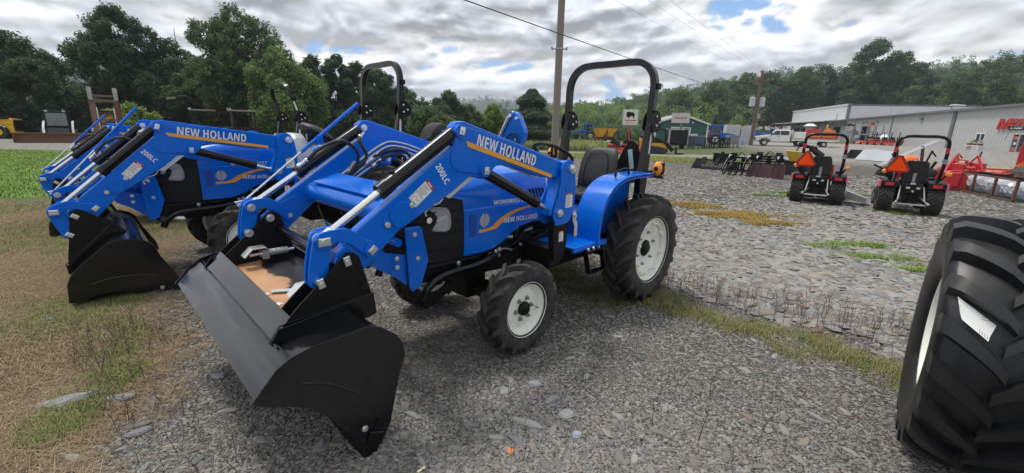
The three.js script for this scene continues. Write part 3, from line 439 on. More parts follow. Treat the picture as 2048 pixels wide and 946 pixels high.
  for (const s of [1, -1]) {
    part('roll_bar_post', ext([[.10, .60], [.19, .60], [.295, 1.86], [.235, 1.86], [.10, 1.2]].map(p => p), s * rz - .035, s * rz + .035, .006), M.gloss, root);
    const hp = sub('hinge_bracket', root);
    for (const d of [-.048, .048]) part('hinge_plate', ext(smooth([[.20, 1.73], [.21, 1.86], [.26, 1.915], [.33, 1.90], [.385, 1.82], [.38, 1.74], [.30, 1.70]], 20, true).map(p => [p[0], p[1]]), s * rz + d - .006, s * rz + d + .006, .002), M.black, hp);
    part('hinge_bolts', [discZ(.27, 1.77, s * rz - .07, s * rz + .07, .013, 8), discZ(.33, 1.80, s * rz - .07, s * rz + .07, .012, 8), discZ(.27, 1.86, s * rz - .065, s * rz + .065, .012, 8)], M.zinc, hp);
  }
  { // hoop: rectangular section swept along an arch
    const path = [[1.80, rz], [2.0, rz], [2.17, rz], [2.27, rz - .025], [2.345, rz - .085], [2.39, rz - .17], [2.402, rz - .26], [2.402, 0], [2.402, -rz + .26], [2.39, -rz + .17], [2.345, -rz + .085], [2.27, -rz + .025], [2.17, -rz], [2.0, -rz], [1.80, -rz]];
    const fine = smooth(path.map(p => [p[0], p[1], 0]), 64), rings = [];
    for (let i = 0; i < fine.length; i++) { const a = fine[Math.max(0, i - 1)], b = fine[Math.min(fine.length - 1, i + 1)]; let ty = b[0] - a[0], tz = b[1] - a[1]; const l = Math.hypot(ty, tz); ty /= l; tz /= l; const ny = tz, nz = -ty; const y = fine[i][0], z = fine[i][1]; rings.push([[-.032, -.032], [.032, -.032], [.032, .032], [-.032, .032]].map(([dx, dn]) => { const X = hinge[0] + (y - 1.8) * .035 + dx, Y = y + ny * dn, q = rot2([X, Y], tilt, hinge); return [q[0], q[1], z + nz * dn]; })); }
    part('roll_hoop', loft(rings, .5), M.gloss, root);
    const q = rot2([hinge[0] + .02, 2.15], tilt, hinge); part('hoop_clip', bx(q[0] - .03, q[0] + .04, q[1] - .03, q[1] + .03, rz + .03, rz + .055, .006), M.black, root);
    part('roll_bar_label', plate(.03, .19, -.05, .225, 1.58, rz + .0368), M.labelC, root);
    if (o.ropsLabel) { const k = rot2([hinge[0], 2.02], tilt, hinge); part('roll_hoop_label', plate(.03, .16, tilt, k[0], k[1], rz + .0345), M.white, root); }
  }
  { const pts = [[.0, 1.20], [.30, 1.20], [.36, 1.26], [.24, 1.56], [.19, 1.60], [.13, 1.60], [.06, 1.5], [-.05, 1.26]].map(p => [p[0], p[1]]); const g = ext(pts, 0, .006, .001); g.rotateY(-Math.PI / 2); g.translate(.47, 0, .06); part('rear_sign_back', g, M.matte, root); const t = new THREE.BoxGeometry(.002, .22, .055); t.rotateX(-.2); t.translate(.462, 1.40, .23); part('sign_sticker', t, std(lin(.45, .66, .74), .5), root); part('sign_bracket', bx(.468, .49, .9, 1.22, .19, .23), M.black, root); }
  part('rear_hitch', [rod([.2, .5, .22], [.75, .42, .3], .022), rod([.2, .5, -.22], [.75, .42, -.3], .022), rod([.25, .85, .2], [.6, .45, .28], .015), rod([.25, .85, -.2], [.6, .45, -.28], .015), bx(.15, .32, .74, .95, -.22, .22, .03)], M.black, root);
  wheel(root, 'rear_wheel', 'rear', 0, .55, .695, 1, .3); wheel(root, 'rear_wheel', 'rear', 0, .55, -.695, -1, .8);
  wheel(root, 'front_wheel', 'front', -1.73, .366, .62, 1, .1 + (o.spin || 0), o.steer || 0); wheel(root, 'front_wheel', 'front', -1.73, .366, -.62, -1, .5, o.steer || 0);
  // grille guard
  for (const s of [1, -1]) {
    const z0 = s > 0 ? .285 : -.297, gp = part('guard_plate', ext([[-2.53, 1.05], [-2.42, 1.05], [-2.40, 1.03], [-2.355, .80], [-2.42, .625], [-2.49, .60], [-2.51, .64]], z0 + s * .03, z0 + s * .03 + .012, .002), M.blue, root);
    part('guard_wing', ext([[-2.80, 1.04], [-2.66, .90], [-2.512, .86], [-2.512, .64], [-2.62, .74], [-2.72, .80], [-2.78, .93]], z0 + s * .0, z0 + s * .0 + .012, .002), M.blue, gp);
    for (const [x, y] of [[-2.46, 1.0], [-2.44, .83], [-2.60, .80], [-2.60, .86]]) part('guard_bolt', hexBolt(x, y, z0 + s * .03 + (s > 0 ? .012 : 0), .011, .01, s), M.zinc, gp);
  }
  part('guard_bar', [rod([-2.56, .95, -.29], [-2.56, .95, .29], .028), rod([-2.56, .72, -.29], [-2.56, .72, .29], .022)], M.blue, root);
  // loader masts
  for (const s of [1, -1]) {
    const mz = z => s > 0 ? z : m => m;
    const zz = (a, b) => s > 0 ? [a, b] : [-b, -a];
    const mp = smooth([[-1.322, 1.458], [-1.25, 1.478], [-1.19, 1.44], [-1.162, 1.33], [-1.152, 1.216], [-1.168, 1.08], [-1.215, .985], [-1.30, .965], [-1.385, .965]], 24).map(p => [p[0], p[1]]);
    const mast = part('loader_mast', [ext([...mp, [-1.42, 1.046], [-1.41, 1.10], [-1.365, 1.20], [-1.347, 1.285], [-1.35, 1.41]], ...zz(.652, .668), .003), ext([...mp, [-1.46, 1.046], [-1.48, 1.11], [-1.40, 1.20], [-1.355, 1.285], [-1.35, 1.41]], ...zz(.528, .544), .003), sheet([[-1.352, 1.36], [-1.352, 1.285], [-1.375, 1.20], [-1.42, 1.10], [-1.43, 1.05]], .012, ...zz(.544, .652)), bx(-1.23, -1.21, .99, 1.30, ...zz(.544, .652))], M.blue, root);
    part('mast_bracket', ext([[-1.385, .985], [-1.20, .985], [-1.205, .78], [-1.235, .69], [-1.29, .645], [-1.36, .67], [-1.375, .80]], ...zz(.585, .645), .004), M.black, mast);
    part('mast_boss', [discZ(-1.26, 1.255, s * .668, s * .674, .028), discZ(-1.31, 1.035, s * .668, s * .674, .028)], M.blue, mast);
    part('pivot_pin', [discZ(PIV[0], PIV[1], s * .668, s * .686, .036), ...hexBolt(PIV[0], PIV[1], s * .684, .024, .02, s)].map((g, i) => g), M.zinc, mast);
    part('cylinder_pin', [discZ(-1.358, 1.067, s * .50, s * .682, .03), ...hexBolt(-1.358, 1.067, s * .68, .022, .018, s)], M.zinc, mast);
    part('latch_handle', [ext([[-1.17, 1.05], [-1.13, 1.05], [-1.125, .99], [-1.10, .95], [-1.10, .84], [-1.14, .84], [-1.14, .93], [-1.17, .98]], ...zz(.662, .67), .001), discZ(-1.15, 1.02, s * .66, s * .685, .016)], M.zinc, mast);
    if (s > 0) { part('mast_label', plate(.085, .115, 0, -1.235, 1.155, .6688), M.labelA, mast); part('bracket_label', plate(.055, .085, .0, -1.285, .86, .6458), M.labelC, mast); }
  }
  // booms
  const boomP = BOOM.map(B), gus = GUSSET.map(B);
  const knee = B([-2.325, 1.68]), liftB = B([-2.125, 1.434]), armPin = B([-2.938, 1.054]), brUp = B([-3.085, 1.017]);
  const D = o.bucket || 0;  // bucket turn about its upper pin, from the first tractor's pose
  const K = p => { const q = [p[0] + brUp[0] - (-3.085), p[1] + brUp[1] - 1.017]; return rot2(q, D, brUp); };
  const brLow = K([-3.224, .929]);
  const rodPin = (() => { const r1 = .2596, r2 = .2118, dx = brLow[0] - armPin[0], dy = brLow[1] - armPin[1], d = Math.hypot(dx, dy), a = (r1 * r1 - r2 * r2 + d * d) / (2 * d), h = Math.sqrt(Math.max(0, r1 * r1 - a * a)), mx = armPin[0] + a * dx / d, my = armPin[1] + a * dy / d; return [mx + h * dy / d, my - h * dx / d]; })();
  const up = rodPin[1] > Math.min(armPin[1], brLow[1]) ? rodPin : rodPin;
  for (const s of [1, -1]) {
    const zz = (a, b) => s > 0 ? [a, b] : [-b, -a];
    const arm = part('boom_arm', ext(boomP, ...zz(.565, .635), .006), M.blue, root);
    part('knee_gusset', ext(gus, ...zz(.634, .643), .003), M.blue, arm);
    part('arm_end_plate', ext([[-3.05, 1.125], [-2.90, 1.19], [-2.77, 1.13], [-2.884, 1.02], [-2.96, .955], [-3.01, .95], [-3.1, .97], [-3.13, 1.02]].map(B), ...zz(.560, .572), .003), M.blue, arm);
    const cap = B([-2.751, 1.217]);
    part('tube_cap', [discZ(...cap, s * .634, s * .652, .066, 28)], M.blue, arm);
    part('cap_flange', ext(smooth([[-2.70, 1.29], [-2.665, 1.25], [-2.69, 1.17], [-2.78, 1.14], [-2.85, 1.16], [-2.84, 1.22], [-2.79, 1.27]].map(B), 20, true).map(p => [p[0], p[1]]), ...zz(.634, .641), .002), M.blue, arm);
    for (const b of [[-2.672, 1.265], [-2.83, 1.172]]) part('cap_bolt', hexBolt(...B(b), s * .641, .012, .012, s), M.zinc, arm);
    const pin = (p, big, name) => { const g = discZ(...p, s * .634, s * .662, .042, 22); part(name + '_boss', g, M.blue, arm); const e = ext([[-.03, -.022], [.03, -.022], [.03, .022], [-.03, .022]], 0, .012, .003); e.scale(.8, .8, 1); e.rotateZ(.5 + p[0]); e.translate(p[0], p[1], s > 0 ? .662 : -.674); part(name + '_pin', [e, discZ(...p, s * .662, s * .682, .013, 8)], M.zinc, arm); };
    pin(knee, 1, 'knee'); pin(liftB, 1, 'lift'); pin(armPin, 1, 'link');
    // inner ends of the pins
    for (const p of [knee, liftB, armPin]) part('pin_nut', hexBolt(p[0], p[1], s * .565, .018, .02, -s), M.zinc, arm);
    // bucket cylinder
    const dir = [rodPin[0] - knee[0], rodPin[1] - knee[1]], L = Math.hypot(...dir), ux = dir[0] / L, uy = dir[1] / L, at = d => [knee[0] + ux * d, knee[1] + uy * d], zc = s * .60;
    const bc = sub('bucket_cylinder', root), be = .612 + (o.ext || 0);
    part('barrel', [rod([...at(.03), zc], [...at(be), zc], .041, .041, 20), rod([...at(be - .05), zc], [...at(be + .01), zc], .046, .046, 20), discZ(...knee, zc - .03, zc + .03, .045), rod([...at(be - .09), zc], [at(be - .09)[0] - uy * .0, at(be - .09)[1] + .06, zc], .014)], M.gloss, bc);
    part('piston_rod', [rod([...at(be), zc], [...at(L), zc], .0205, .0205, 16)], M.chrome, bc);
    part('rod_eye', [discZ(...rodPin, zc - .03, zc + .03, .034), rod([...at(L - .07), zc], [...at(L), zc], .026)], M.zinc, bc);
    // lift cylinder
    const lp = [-1.358, 1.067], ld = [lp[0] - liftB[0], lp[1] - liftB[1]], LL = Math.hypot(...ld), la = d => [liftB[0] + ld[0] / LL * d, liftB[1] + ld[1] / LL * d], lc = sub('lift_cylinder', root), zl = s * .600;
    part('barrel', [rod([...la(.02), zl], [...la(LL - .235), zl], .038, .038, 20), rod([...la(LL - .29), zl], [...la(LL - .215), zl], .042, .042, 20), discZ(...liftB, zl - .03, zl + .03, .04)], M.gloss, lc);
    part('piston_rod', [rod([...la(LL - .24), zl], [...la(LL), zl], .019, .019, 16)], M.chrome, lc);
    part('rod_eye', [discZ(...lp, zl - .032, zl + .032, .036)], M.black, lc);
    // bucket links: curved guide link and straight bucket link, a pair of plates each
    const gl = sub('guide_link', root), bl = sub('bucket_link', root);
    const gx = [armPin[0] - rodPin[0], armPin[1] - rodPin[1]], gL = Math.hypot(...gx), gu = [gx[0] / gL, gx[1] / gL], gv = [-gu[1], gu[0]];
    const gp = (a, b) => { const f = gv[1] > 0 ? 1 : -1; return [rodPin[0] + gu[0] * a + gv[0] * b * f, rodPin[1] + gu[1] * a + gv[1] * b * f]; };
    const link = smooth([gp(-.042, 0), gp(-.03, .035), gp(.02, .062), gp(.09, .085), gp(.15, .075), gp(.20, .05), gp(.26, .042), gp(.30, .0), gp(.26, -.042), gp(.20, -.02), gp(.13, .012), gp(.07, .012), gp(.03, -.03), gp(-.01, -.042)], 40, true).map(p => [p[0], p[1]]);
    for (const [a, b] of [[.636, .652], [.546, .560]]) part('link_plate', ext(link, ...zz(a, b), .003), M.blue, gl);
    const bxv = [brLow[0] - rodPin[0], brLow[1] - rodPin[1]], bL = Math.hypot(...bxv), bu = [bxv[0] / bL, bxv[1] / bL], bv = [-bu[1], bu[0]], bp = (a, b) => [rodPin[0] + bu[0] * a + bv[0] * b, rodPin[1] + bu[1] * a + bv[1] * b];
    const l2 = smooth([bp(-.042, 0), bp(-.03, .034), bp(.02, .046), bp(bL - .03, .046), bp(bL + .02, .034), bp(bL + .036, 0), bp(bL + .02, -.034), bp(bL - .03, -.046), bp(.02, -.046), bp(-.03, -.034)], 30, true).map(p => [p[0], p[1]]);
    part('link_plate', ext(l2, ...zz(.618, .634), .003), M.blue, bl); part('link_plate', ext(l2, ...zz(.562, .578), .003), M.blue, bl); part('link_web', bx(-.012, .012, 0, bL * .7, ...zz(.578, .618)).rotateZ(Math.atan2(bu[1], bu[0]) - Math.PI / 2).translate(...bp(bL * .12, .03), 0), M.blue, bl);
    const e = ext([[-.030, -.021], [.030, -.021], [.030, .021], [-.030, .021]], 0, .014, .004); e.translate(rodPin[0], rodPin[1], s > 0 ? .652 : -.666);
    part('link_pin', [e, discZ(...rodPin, s * .54, s * .672, .017), ...hexBolt(...rodPin, s * .546, .019, .02, -s)], M.zinc, gl);
    if (s > 0) {
      const L3 = (g) => { g.translate(-PIV[0], -PIV[1], 0); g.rotateZ(A); g.translate(PIV[0], PIV[1], 0); return g; };
      part('boom_lettering', L3(turned(word('NEW HOLLAND', .575, .078, .002, .0), -.258, -2.195, 1.588, .6435)), M.white, arm);
      part('boom_stripe', L3(ext([[-2.278, 1.622], [-2.262, 1.585], [-1.445, 1.345], [-1.44, 1.372]], .6435, .6455, 0)), M.orange, arm);
      part('loader_lettering', L3(turned(word('200LC', .135, .042, .0016), -1.0, -2.505, 1.475, .6355)), M.white, arm);
      part('warning_label', L3(plate(.075, .165, -.93, -2.60, 1.328, .6362)), M.labelB, arm);
      part('boom_prop_bracket', L3(join([ext([[-2.43, 1.295], [-2.38, 1.27], [-2.19, 1.385], [-2.17, 1.42], [-2.20, 1.435], [-2.40, 1.335]], .60, .606, .001), tube([[-2.42, 1.29, .603], [-2.45, 1.255, .603], [-2.52, 1.235, .603], [-2.56, 1.20, .603], [-2.55, 1.18, .603]], .006, 14), discZ(-2.40, 1.305, .60, .62, .014, 6)])), M.zinc, arm);
    }
  }
  { // cross tube and its plate
    const a = B([-2.751, 1.217]);
    part('cross_tube', rod([...a, -.57], [...a, .57], .075, .075, 28), M.blue, root);
    const p0 = B([-2.80, 1.296]), p1 = B([-2.62, 1.345]), p2 = B([-2.56, 1.33]);
    part('tube_shield', sheet([p0, B([-2.76, 1.305]), p1, p2], .01, -.44, .46), M.blue, root);
  }
  // steel lines and hoses on the far boom's inner face
  {
    const zf = -.555;
    for (let i = 0; i < 4; i++) { const o2 = i * .032; part('hydraulic_line', tube([[-1.45, 1.39 - o2 * .2], [-1.7, 1.465 - o2], [-1.98, 1.555 - o2], [-2.12, 1.57 - o2 * 1.1], [-2.22, 1.53 - o2 * 1.2], [-2.55, 1.315 - o2], [-2.72, 1.205 - o2 * .7]].map(B).map(p => [...p, zf - .002 + (i % 2) * .004]), .0085, 60, 6), M.lineM, root); }
    part('line_clamp', [bx(-.02, .02, -.09, .09, zf - .01, zf + .025, .004)].map(g => { g.rotateZ(-.55 + A); const q = B([-2.47, 1.34]); g.translate(q[0], q[1], 0); return g; }), M.zinc, root);
    const hose = (pts, r = .013) => part('hydraulic_hose', tube(pts.map(p => [...B([p[0], p[1]]), p[2]]), r, 40, 8), M.rubber, root);
    const fit = pts => part('hose_fitting', [tube(pts.map(p => [...B([p[0], p[1]]), p[2]]), .016, 6, 8), ...pts.map(p => { const g = new THREE.SphereGeometry(.02, 8, 6); const q = B([p[0], p[1]]); g.scale(1, 1, 1); g.translate(q[0], q[1], p[2]); return g; })], M.zinc, root);
    hose([[-2.36, 1.62, -.57], [-2.40, 1.58, -.50], [-2.36, 1.46, -.48], [-2.44, 1.36, -.50], [-2.56, 1.27, -.53], [-2.66, 1.21, -.54]]); fit([[-2.33, 1.64, -.58], [-2.37, 1.61, -.55]]); fit([[-2.62, 1.235, -.54], [-2.68, 1.20, -.54]]);
    hose([[-2.80, 1.43, -.55], [-2.70, 1.53, -.50], [-2.55, 1.58, -.47], [-2.44, 1.50, -.47], [-2.44, 1.40, -.49], [-2.52, 1.31, -.52], [-2.60, 1.26, -.53]]); fit([[-2.84, 1.40, -.57], [-2.79, 1.44, -.55]]); fit([[-2.57, 1.275, -.535], [-2.63, 1.24, -.54]]);
    hose([[-2.28, 1.45, -.53], [-2.16, 1.50, -.50], [-2.02, 1.50, -.49], [-1.96, 1.44, -.49], [-2.0, 1.38, -.50]]); hose([[-2.26, 1.40, -.53], [-2.14, 1.46, -.51], [-2.03, 1.46, -.50], [-1.99, 1.41, -.50], [-2.03, 1.36, -.5]]);
    fit([[-2.24, 1.47, -.53], [-2.30, 1.43, -.535], [-2.34, 1.405, -.54]]); fit([[-2.22, 1.425, -.53], [-2.28, 1.385, -.535]]);
    hose([[-1.9, 1.30, -.50], [-1.95, 1.33, -.35], [-2.0, 1.36, -.1], [-2.05, 1.40, .2], [-2.1, 1.46, .45], [-2.2, 1.52, .53]]); hose([[-2.46, 1.44, .545], [-2.40, 1.49, .54], [-2.30, 1.52, .53], [-2.2, 1.49, .53]], .012); fit([[-2.60, 1.39, .56], [-2.52, 1.44, .555], [-2.46, 1.46, .55]]);
    for (let i = 0; i < 3; i++) part('hydraulic_line', tube([[-1.5, 1.4 - i * .03], [-2.1, 1.56 - i * .03], [-2.24, 1.52 - i * .03], [-2.5, 1.36 - i * .03]].map(B).map(p => [...p, .556]), .0075, 40, 6), M.zinc, root);
    // bucket level indicator
    const kx = B([-2.40, 1.80]), lx = [rodPin[0] - .05, rodPin[1] + .0], dx = lx[0] - kx[0], dy = lx[1] - kx[1], Li = Math.hypot(dx, dy), zi = -.66, p = t => [kx[0] + dx * t, kx[1] + dy * t, zi];
    const li = sub('level_indicator', root); part('indicator_tube', [rod(p(-.10), p(.46), .014, .014, 12), bx(-.02, .02, -.02, .04, -.67, -.62).translate(p(.3)[0], p(.3)[1] - .03, 0)], M.blue, li); part('indicator_rod', rod(p(.45), p(1.0), .0075, .0075, 8), M.chrome, li);
    part('indicator_foot', ext([[-.07, .03], [.0, .04], [.04, .02], [.05, -.03], [0, -.05], [-.04, -.02]].map(q => [q[0] + rodPin[0], q[1] + rodPin[1]]), -.668, -.655, .002), M.zinc, li);
  }
  // bucket with its carrier plates
  const bk = sub('bucket', root);
  bk.rotation.x = o.slop || 0; if (o.slop) { const py = .5, pz = .88, c = Math.cos(o.slop), s = Math.sin(o.slop); bk.position.set(0, py - (py * c - pz * s), pz - (py * s + pz * c)); }
  const W = .865;
  const prof = [[-3.135, .03], [-2.985, .34], [-2.935, .46], [-2.925, .53], [-2.95, .60], [-3.01, .672], [-3.08, .71], [-3.375, .698], [-3.46, .672], [-3.52, .63], [-3.60, .545]];
  part('bucket_shell', sheet(smooth(prof.slice(0, 1).concat(prof.slice(1, 7)), 20).map(p => [p[0], p[1]]).concat(prof.slice(7)).map(K), .009, -W, W), M.bucket, bk);
  part('bucket_lip', sheet([[-3.465, .684], [-3.53, .638], [-3.607, .553]].map(K), .012, -W, W), M.bucket, bk);
  part('cutting_edge', sheet([[-3.155, -.005], [-3.06, .19]].map(K), .016, -W - .02, W + .02), M.gloss, bk);
  part('lip_weld', tube([[...K([-3.452, .688]), -W], [...K([-3.452, .688]), W]], .006, 2, 6), M.gloss, bk);
  for (const s of [1, -1]) {
    const zz = (a, b) => s > 0 ? [a, b] : [-b, -a];
    const sp = part('bucket_side', ext(BUCKET_SIDE.map(K), ...zz(W, W + .01), .002), M.bucket, bk);
    part('side_rib', tube([[-3.42, .56], [-3.33, .52], [-3.2, .42], [-3.1, .30]].map(K).map(p => [...p, s * (W + .002)]), .011, 20, 8), M.bucket, sp);
    part('edge_block', ext([[-3.165, -.01], [-3.085, -.005], [-3.035, .10], [-3.115, .14]].map(K), ...zz(W + .008, W + .022), .003), M.gloss, sp);
    part('block_bolt', hexBolt(...K([-3.14, .17]), s > 0 ? W + .01 : -W - .01, .012, .012, s), M.zinc, sp);
    // carrier: two plates a side on a foot
    const plateP = [[-3.045, 1.055], [-3.018, 1.03], [-2.955, .80], [-2.95, .73], [-3.455, .70], [-3.40, .775], [-3.32, .85], [-3.22, .935], [-3.13, 1.02], [-3.085, 1.062]];
    const cr = part('carrier_plate', ext(plateP.map(K), ...zz(.642, .654), .002), M.black, bk); part('carrier_plate', ext(plateP.map(K), ...zz(.526, .538), .002), M.black, bk);
    part('carrier_foot', [sheet([[-3.48, .69], [-3.43, .765], [-2.965, .81]].map(K), .008, ...zz(.655, .663)), ext([[-3.48, .69], [-3.44, .755], [-2.955, .815], [-2.94, .69], [-2.99, .68]].map(K), ...zz(.663, .673), .002)], M.gloss, bk);
    for (const q of [[-3.085, 1.017], [-3.224, .929]]) { const k = K(q); const e = ext([[-.017, -.026], [.017, -.026], [.017, .026], [-.017, .026]], 0, .014, .004); e.rotateZ(.25 + D); e.translate(k[0], k[1], s > 0 ? .655 : -.669); part('carrier_pin', [e, discZ(...k, s * .52, s * .66, .018), discZ(...k, s * .669, s * .676, .010, 8), ...hexBolt(...k, s * .526, .019, .02, -s)], M.zinc, cr); }
    part('plate_boss', discZ(...K([-2.995, .86]), s * .654, s * .660, .022), M.gloss, cr);
    // latch: spring, plunger and handle
    const la = K([-3.30, .845]), lb = K([-3.16, .815]); const pitch = [];
    for (let i = 0; i <= 90; i++) { const t = i / 90, an = t * Math.PI * 2 * 12; const q = K([mix(-3.16, -3.02, t), .80 + .022 * Math.sin(an)]); pitch.push([q[0], q[1], s * (.43 + .022 * Math.cos(an))]); }
    part('latch_spring', new THREE.TubeGeometry(new THREE.CatmullRomCurve3(pitch.map(p => V(...p))), 200, .0045, 5), M.zinc, bk);
    part('latch_lever', [rod([...K([-3.26, .80]), s * .43], [...K([-2.98, .80]), s * .43], .011), sheet([[-3.30, .80], [-3.25, .85], [-3.17, .85], [-3.15, .83]].map(K), .008, ...zz(.38, .46)), bx(-.02, .02, -.03, .03, ...zz(.39, .47)).translate(...K([-3.17, .80]), 0)], M.zinc, bk);
  }
  part('carrier_tube', [rod([...K([-3.03, .93]), -.53], [...K([-3.03, .93]), .53], .03, .03, 18)], M.gloss, bk);
  part('carrier_angle', [sheet([[-3.462, .70], [-3.375, .795]].map(K), .01, -.64, .66), sheet([[-2.96, .735], [-2.955, .80]].map(K), .012, -.53, .53)], M.bucket, bk);
  part('carrier_back', sheet([[-3.38, .712], [-3.10, .726], [-2.96, .74]].map(K), .006, -.525, .525), M.overspray, bk);
  { const p0 = K([-3.33, .728]), p1 = K([-3.05, .74]); const g = ext([[-.12, -.02], [.02, -.018], [.13, -.055], [.14, -.02], [.03, .02], [-.12, .02]], 0, .004, .001); g.rotateX(-Math.PI / 2); g.rotateY(-.6); g.rotateZ(D + .045); const q = K([-3.2, .735]); g.translate(q[0], q[1], .18); part('manual_strap', g, M.silver, bk);
    for (const [x, z, w] of [[-3.33, .30, .06], [-3.345, .12, .07]]) { const b = new THREE.BoxGeometry(w * .9, .001, w * .6); b.rotateY(.5); b.rotateZ(D + .045); const k = K([x, .7215]); b.translate(k[0], k[1], z); part('carrier_sticker', b, M.white, bk); } }
  return root;
}
M.bucket = phy(lin(.004, .0042, .0058), .24, .5, { specularIntensity: .7 }); M.bucket.roughnessMap = wearTex; M.bucket.clearcoatRoughness = .1;
M.overspray = phy(lin(1, 1, 1), .4, .3, { map: dataTex(256, (u, v) => { const g = grainF(u, v), h = grainF((u + .5) % 1, (v * 2) % 1), e = u < .3 ? 1 : sstep(.80, .84, u + (g - .5) * .22), k = sstep(.60, .62, .98 - u + (h - .5) * .5) * (u < .72 ? 1 : 0); const tan = [196, 150, 112], dark = [34, 31, 36], br = [92, 52, 40]; return tan.map((t, c) => mix(mix(t * (.88 + .24 * g), br[c], k * .9), dark[c], e)); }, true) });
blueTractor({ label: 'blue loader tractor with white wheels parked between the red tractors and its blue neighbours', model: 'WORKMASTER  25', pos: [T1[0], 0, T1[1]], psi: T1[2], boom: 0, bucket: 0, slop: .03 });
blueTractor({ label: 'blue loader tractor in the middle of the row, its bucket turned flat onto the ground', model: 'WORKMASTER  25', pos: [-2.0982, .115, -6.2053], psi: .7822, boom: .1417, bucket: .66 - .1417 + .1417, wheelCover: true, ext: -.02 });
blueTractor({ label: 'blue loader tractor at the grass end of the row, roll hoop leaning forward', model: 'WORKMASTER  25', pos: [-4.55, .0, -8.45], psi: .7822, boom: .10, bucket: .62, ropsTilt: .30, ropsLabel: true, wheelCover: false });
// ---------- trees ----------
const bark = std(lin(.085, .07, .055), .95, 0, { bumpMap: grainTex, bumpScale: .02 }), barkGrey = std(lin(.19, .175, .16), .95);
function limbs(r, h, w, base, n, kind) {
  const g = [], top = h * (kind === 'pine' ? .97 : .82), lean = (r() - .5) * .06 * h;
  const tr = [[0, -.3, 0], [lean * .2, h * .2, 0], [lean * .5, h * .45, lean * .2], [lean, top, lean * .3]];
  const c = new THREE.CatmullRomCurve3(tr.map(p => V(...p))), t0 = Math.max(.08, h * .017), seg = 8, rings = [];
  for (let i = 0; i <= seg; i++) { const p = c.getPoint(i / seg), rad = t0 * (1 - .88 * i / seg) * (i === 0 ? 1.4 : 1), R = []; for (let k = 0; k < 7; k++) R.push([p.x + Math.cos(k / 7 * 6.283) * rad, p.y, p.z - Math.sin(k / 7 * 6.283) * rad]); rings.push(R); }
  g.push(loft(rings, 1.2));
  for (let i = 0; i < n; i++) { const t = mix(base, .92, (i + r() * .6) / n), p = c.getPoint(t * .95), a = i * 2.4 + r(), L = w * .46 * (1 - t * .45) * (.7 + r() * .5), up = kind === 'pine' ? .05 : .55 + r() * .5; const q = [p.x + Math.cos(a) * L, p.y + L * up, p.z + Math.sin(a) * L], m = [p.x + Math.cos(a) * L * .5, p.y + L * up * .38, p.z + Math.sin(a) * L * .5]; const s = t0 * .42 * (1 - t * .6); g.push(rod([p.x, p.y, p.z], m, s, s * .7, 5), rod(m, q, s * .7, s * .2, 5)); }
  return g;
}
function tree(name, label, x, z, h, w, o = {}) {
  const seed = o.seed ?? Math.round(Math.abs(x * 31 + z * 17 + h * 7)) + 3, r = rng(seed), kind = o.kind || 'broad', t = thing(name, label, o.cat || 'tree', [x, H(x, z) - .05, z], 0, o.group);
  part('trunk', limbs(r, h, w, kind === 'broad' ? .3 : .12, kind === 'dead' ? 9 : 11, kind), kind === 'dead' ? barkGrey : bark, t);
  if (kind === 'dead') return t;
  const L = [], cb = o.base ?? .16, rx = w / 2, ls = (o.ls || 1) * .92, n = Math.round((o.n || 1500) * .9), lobes = [];
  if (kind === 'pine') {
    for (let i = 0; i < n; i++) { const q = Math.pow(r(), .8), y = mix(cb, 1.0, q), a = r() * 6.283, layer = .72 + .28 * Math.sin(y * h * 4.3 + Math.sin(a * 3) * .6), R = rx * Math.pow(1 - (y - cb) / (1.0 - cb), .62) * layer * Math.sqrt(.25 + .75 * r()) + .12; L.push([Math.cos(a) * R, y * h - R * .12, Math.sin(a) * R, [ls * (.7 + r() * .5), ls * (.5 + r() * .3), ls * (.7 + r() * .5)]]); }
  } else {
    const nl = Math.round((o.lobes || 16) * 1.6);
    for (let i = 0; i < nl; i++) { const y = mix(cb + .12, .9, i / (nl - 1)), env = rx * Math.pow(Math.sin(Math.PI * Math.min(1, Math.pow((y - cb) / (1.04 - cb), o.pow || .75))), .7), a = i * 2.4 + r() * 1.2, d = env * (.30 + r() * .58), lr = Math.max(.42, env * (.20 + r() * .24)); lobes.push([Math.cos(a) * d + (o.lean || 0) * y * h, y * h, Math.sin(a) * d, lr]); }
    lobes.push([(o.lean || 0) * h, h * .93, 0, rx * .28]);
    const tot = lobes.reduce((s, l) => s + l[3] * l[3], 0);
    for (const l of lobes) { const m = Math.round(n * l[3] * l[3] / tot); for (let i = 0; i < m; i++) { const u = r() * 2 - 1, a = r() * 6.283, s = Math.sqrt(1 - u * u), rad = l[3] * Math.pow(.30 + .70 * r(), .5) * (1 + (r() < .1 ? r() * .35 : 0)), sc = ls * (.55 + r() * .7); L.push([l[0] + Math.cos(a) * s * rad, Math.max(.2, l[1] + u * rad * .82), l[2] + Math.sin(a) * s * rad, sc]); } }
  }
  scatter('crown', clumps[kind === 'pine' ? 3 : o.big ? 2 : r() < .5 ? 0 : 1], leafM[o.mat ?? 0], L, t, seed + 5, .32);
  return t;
}
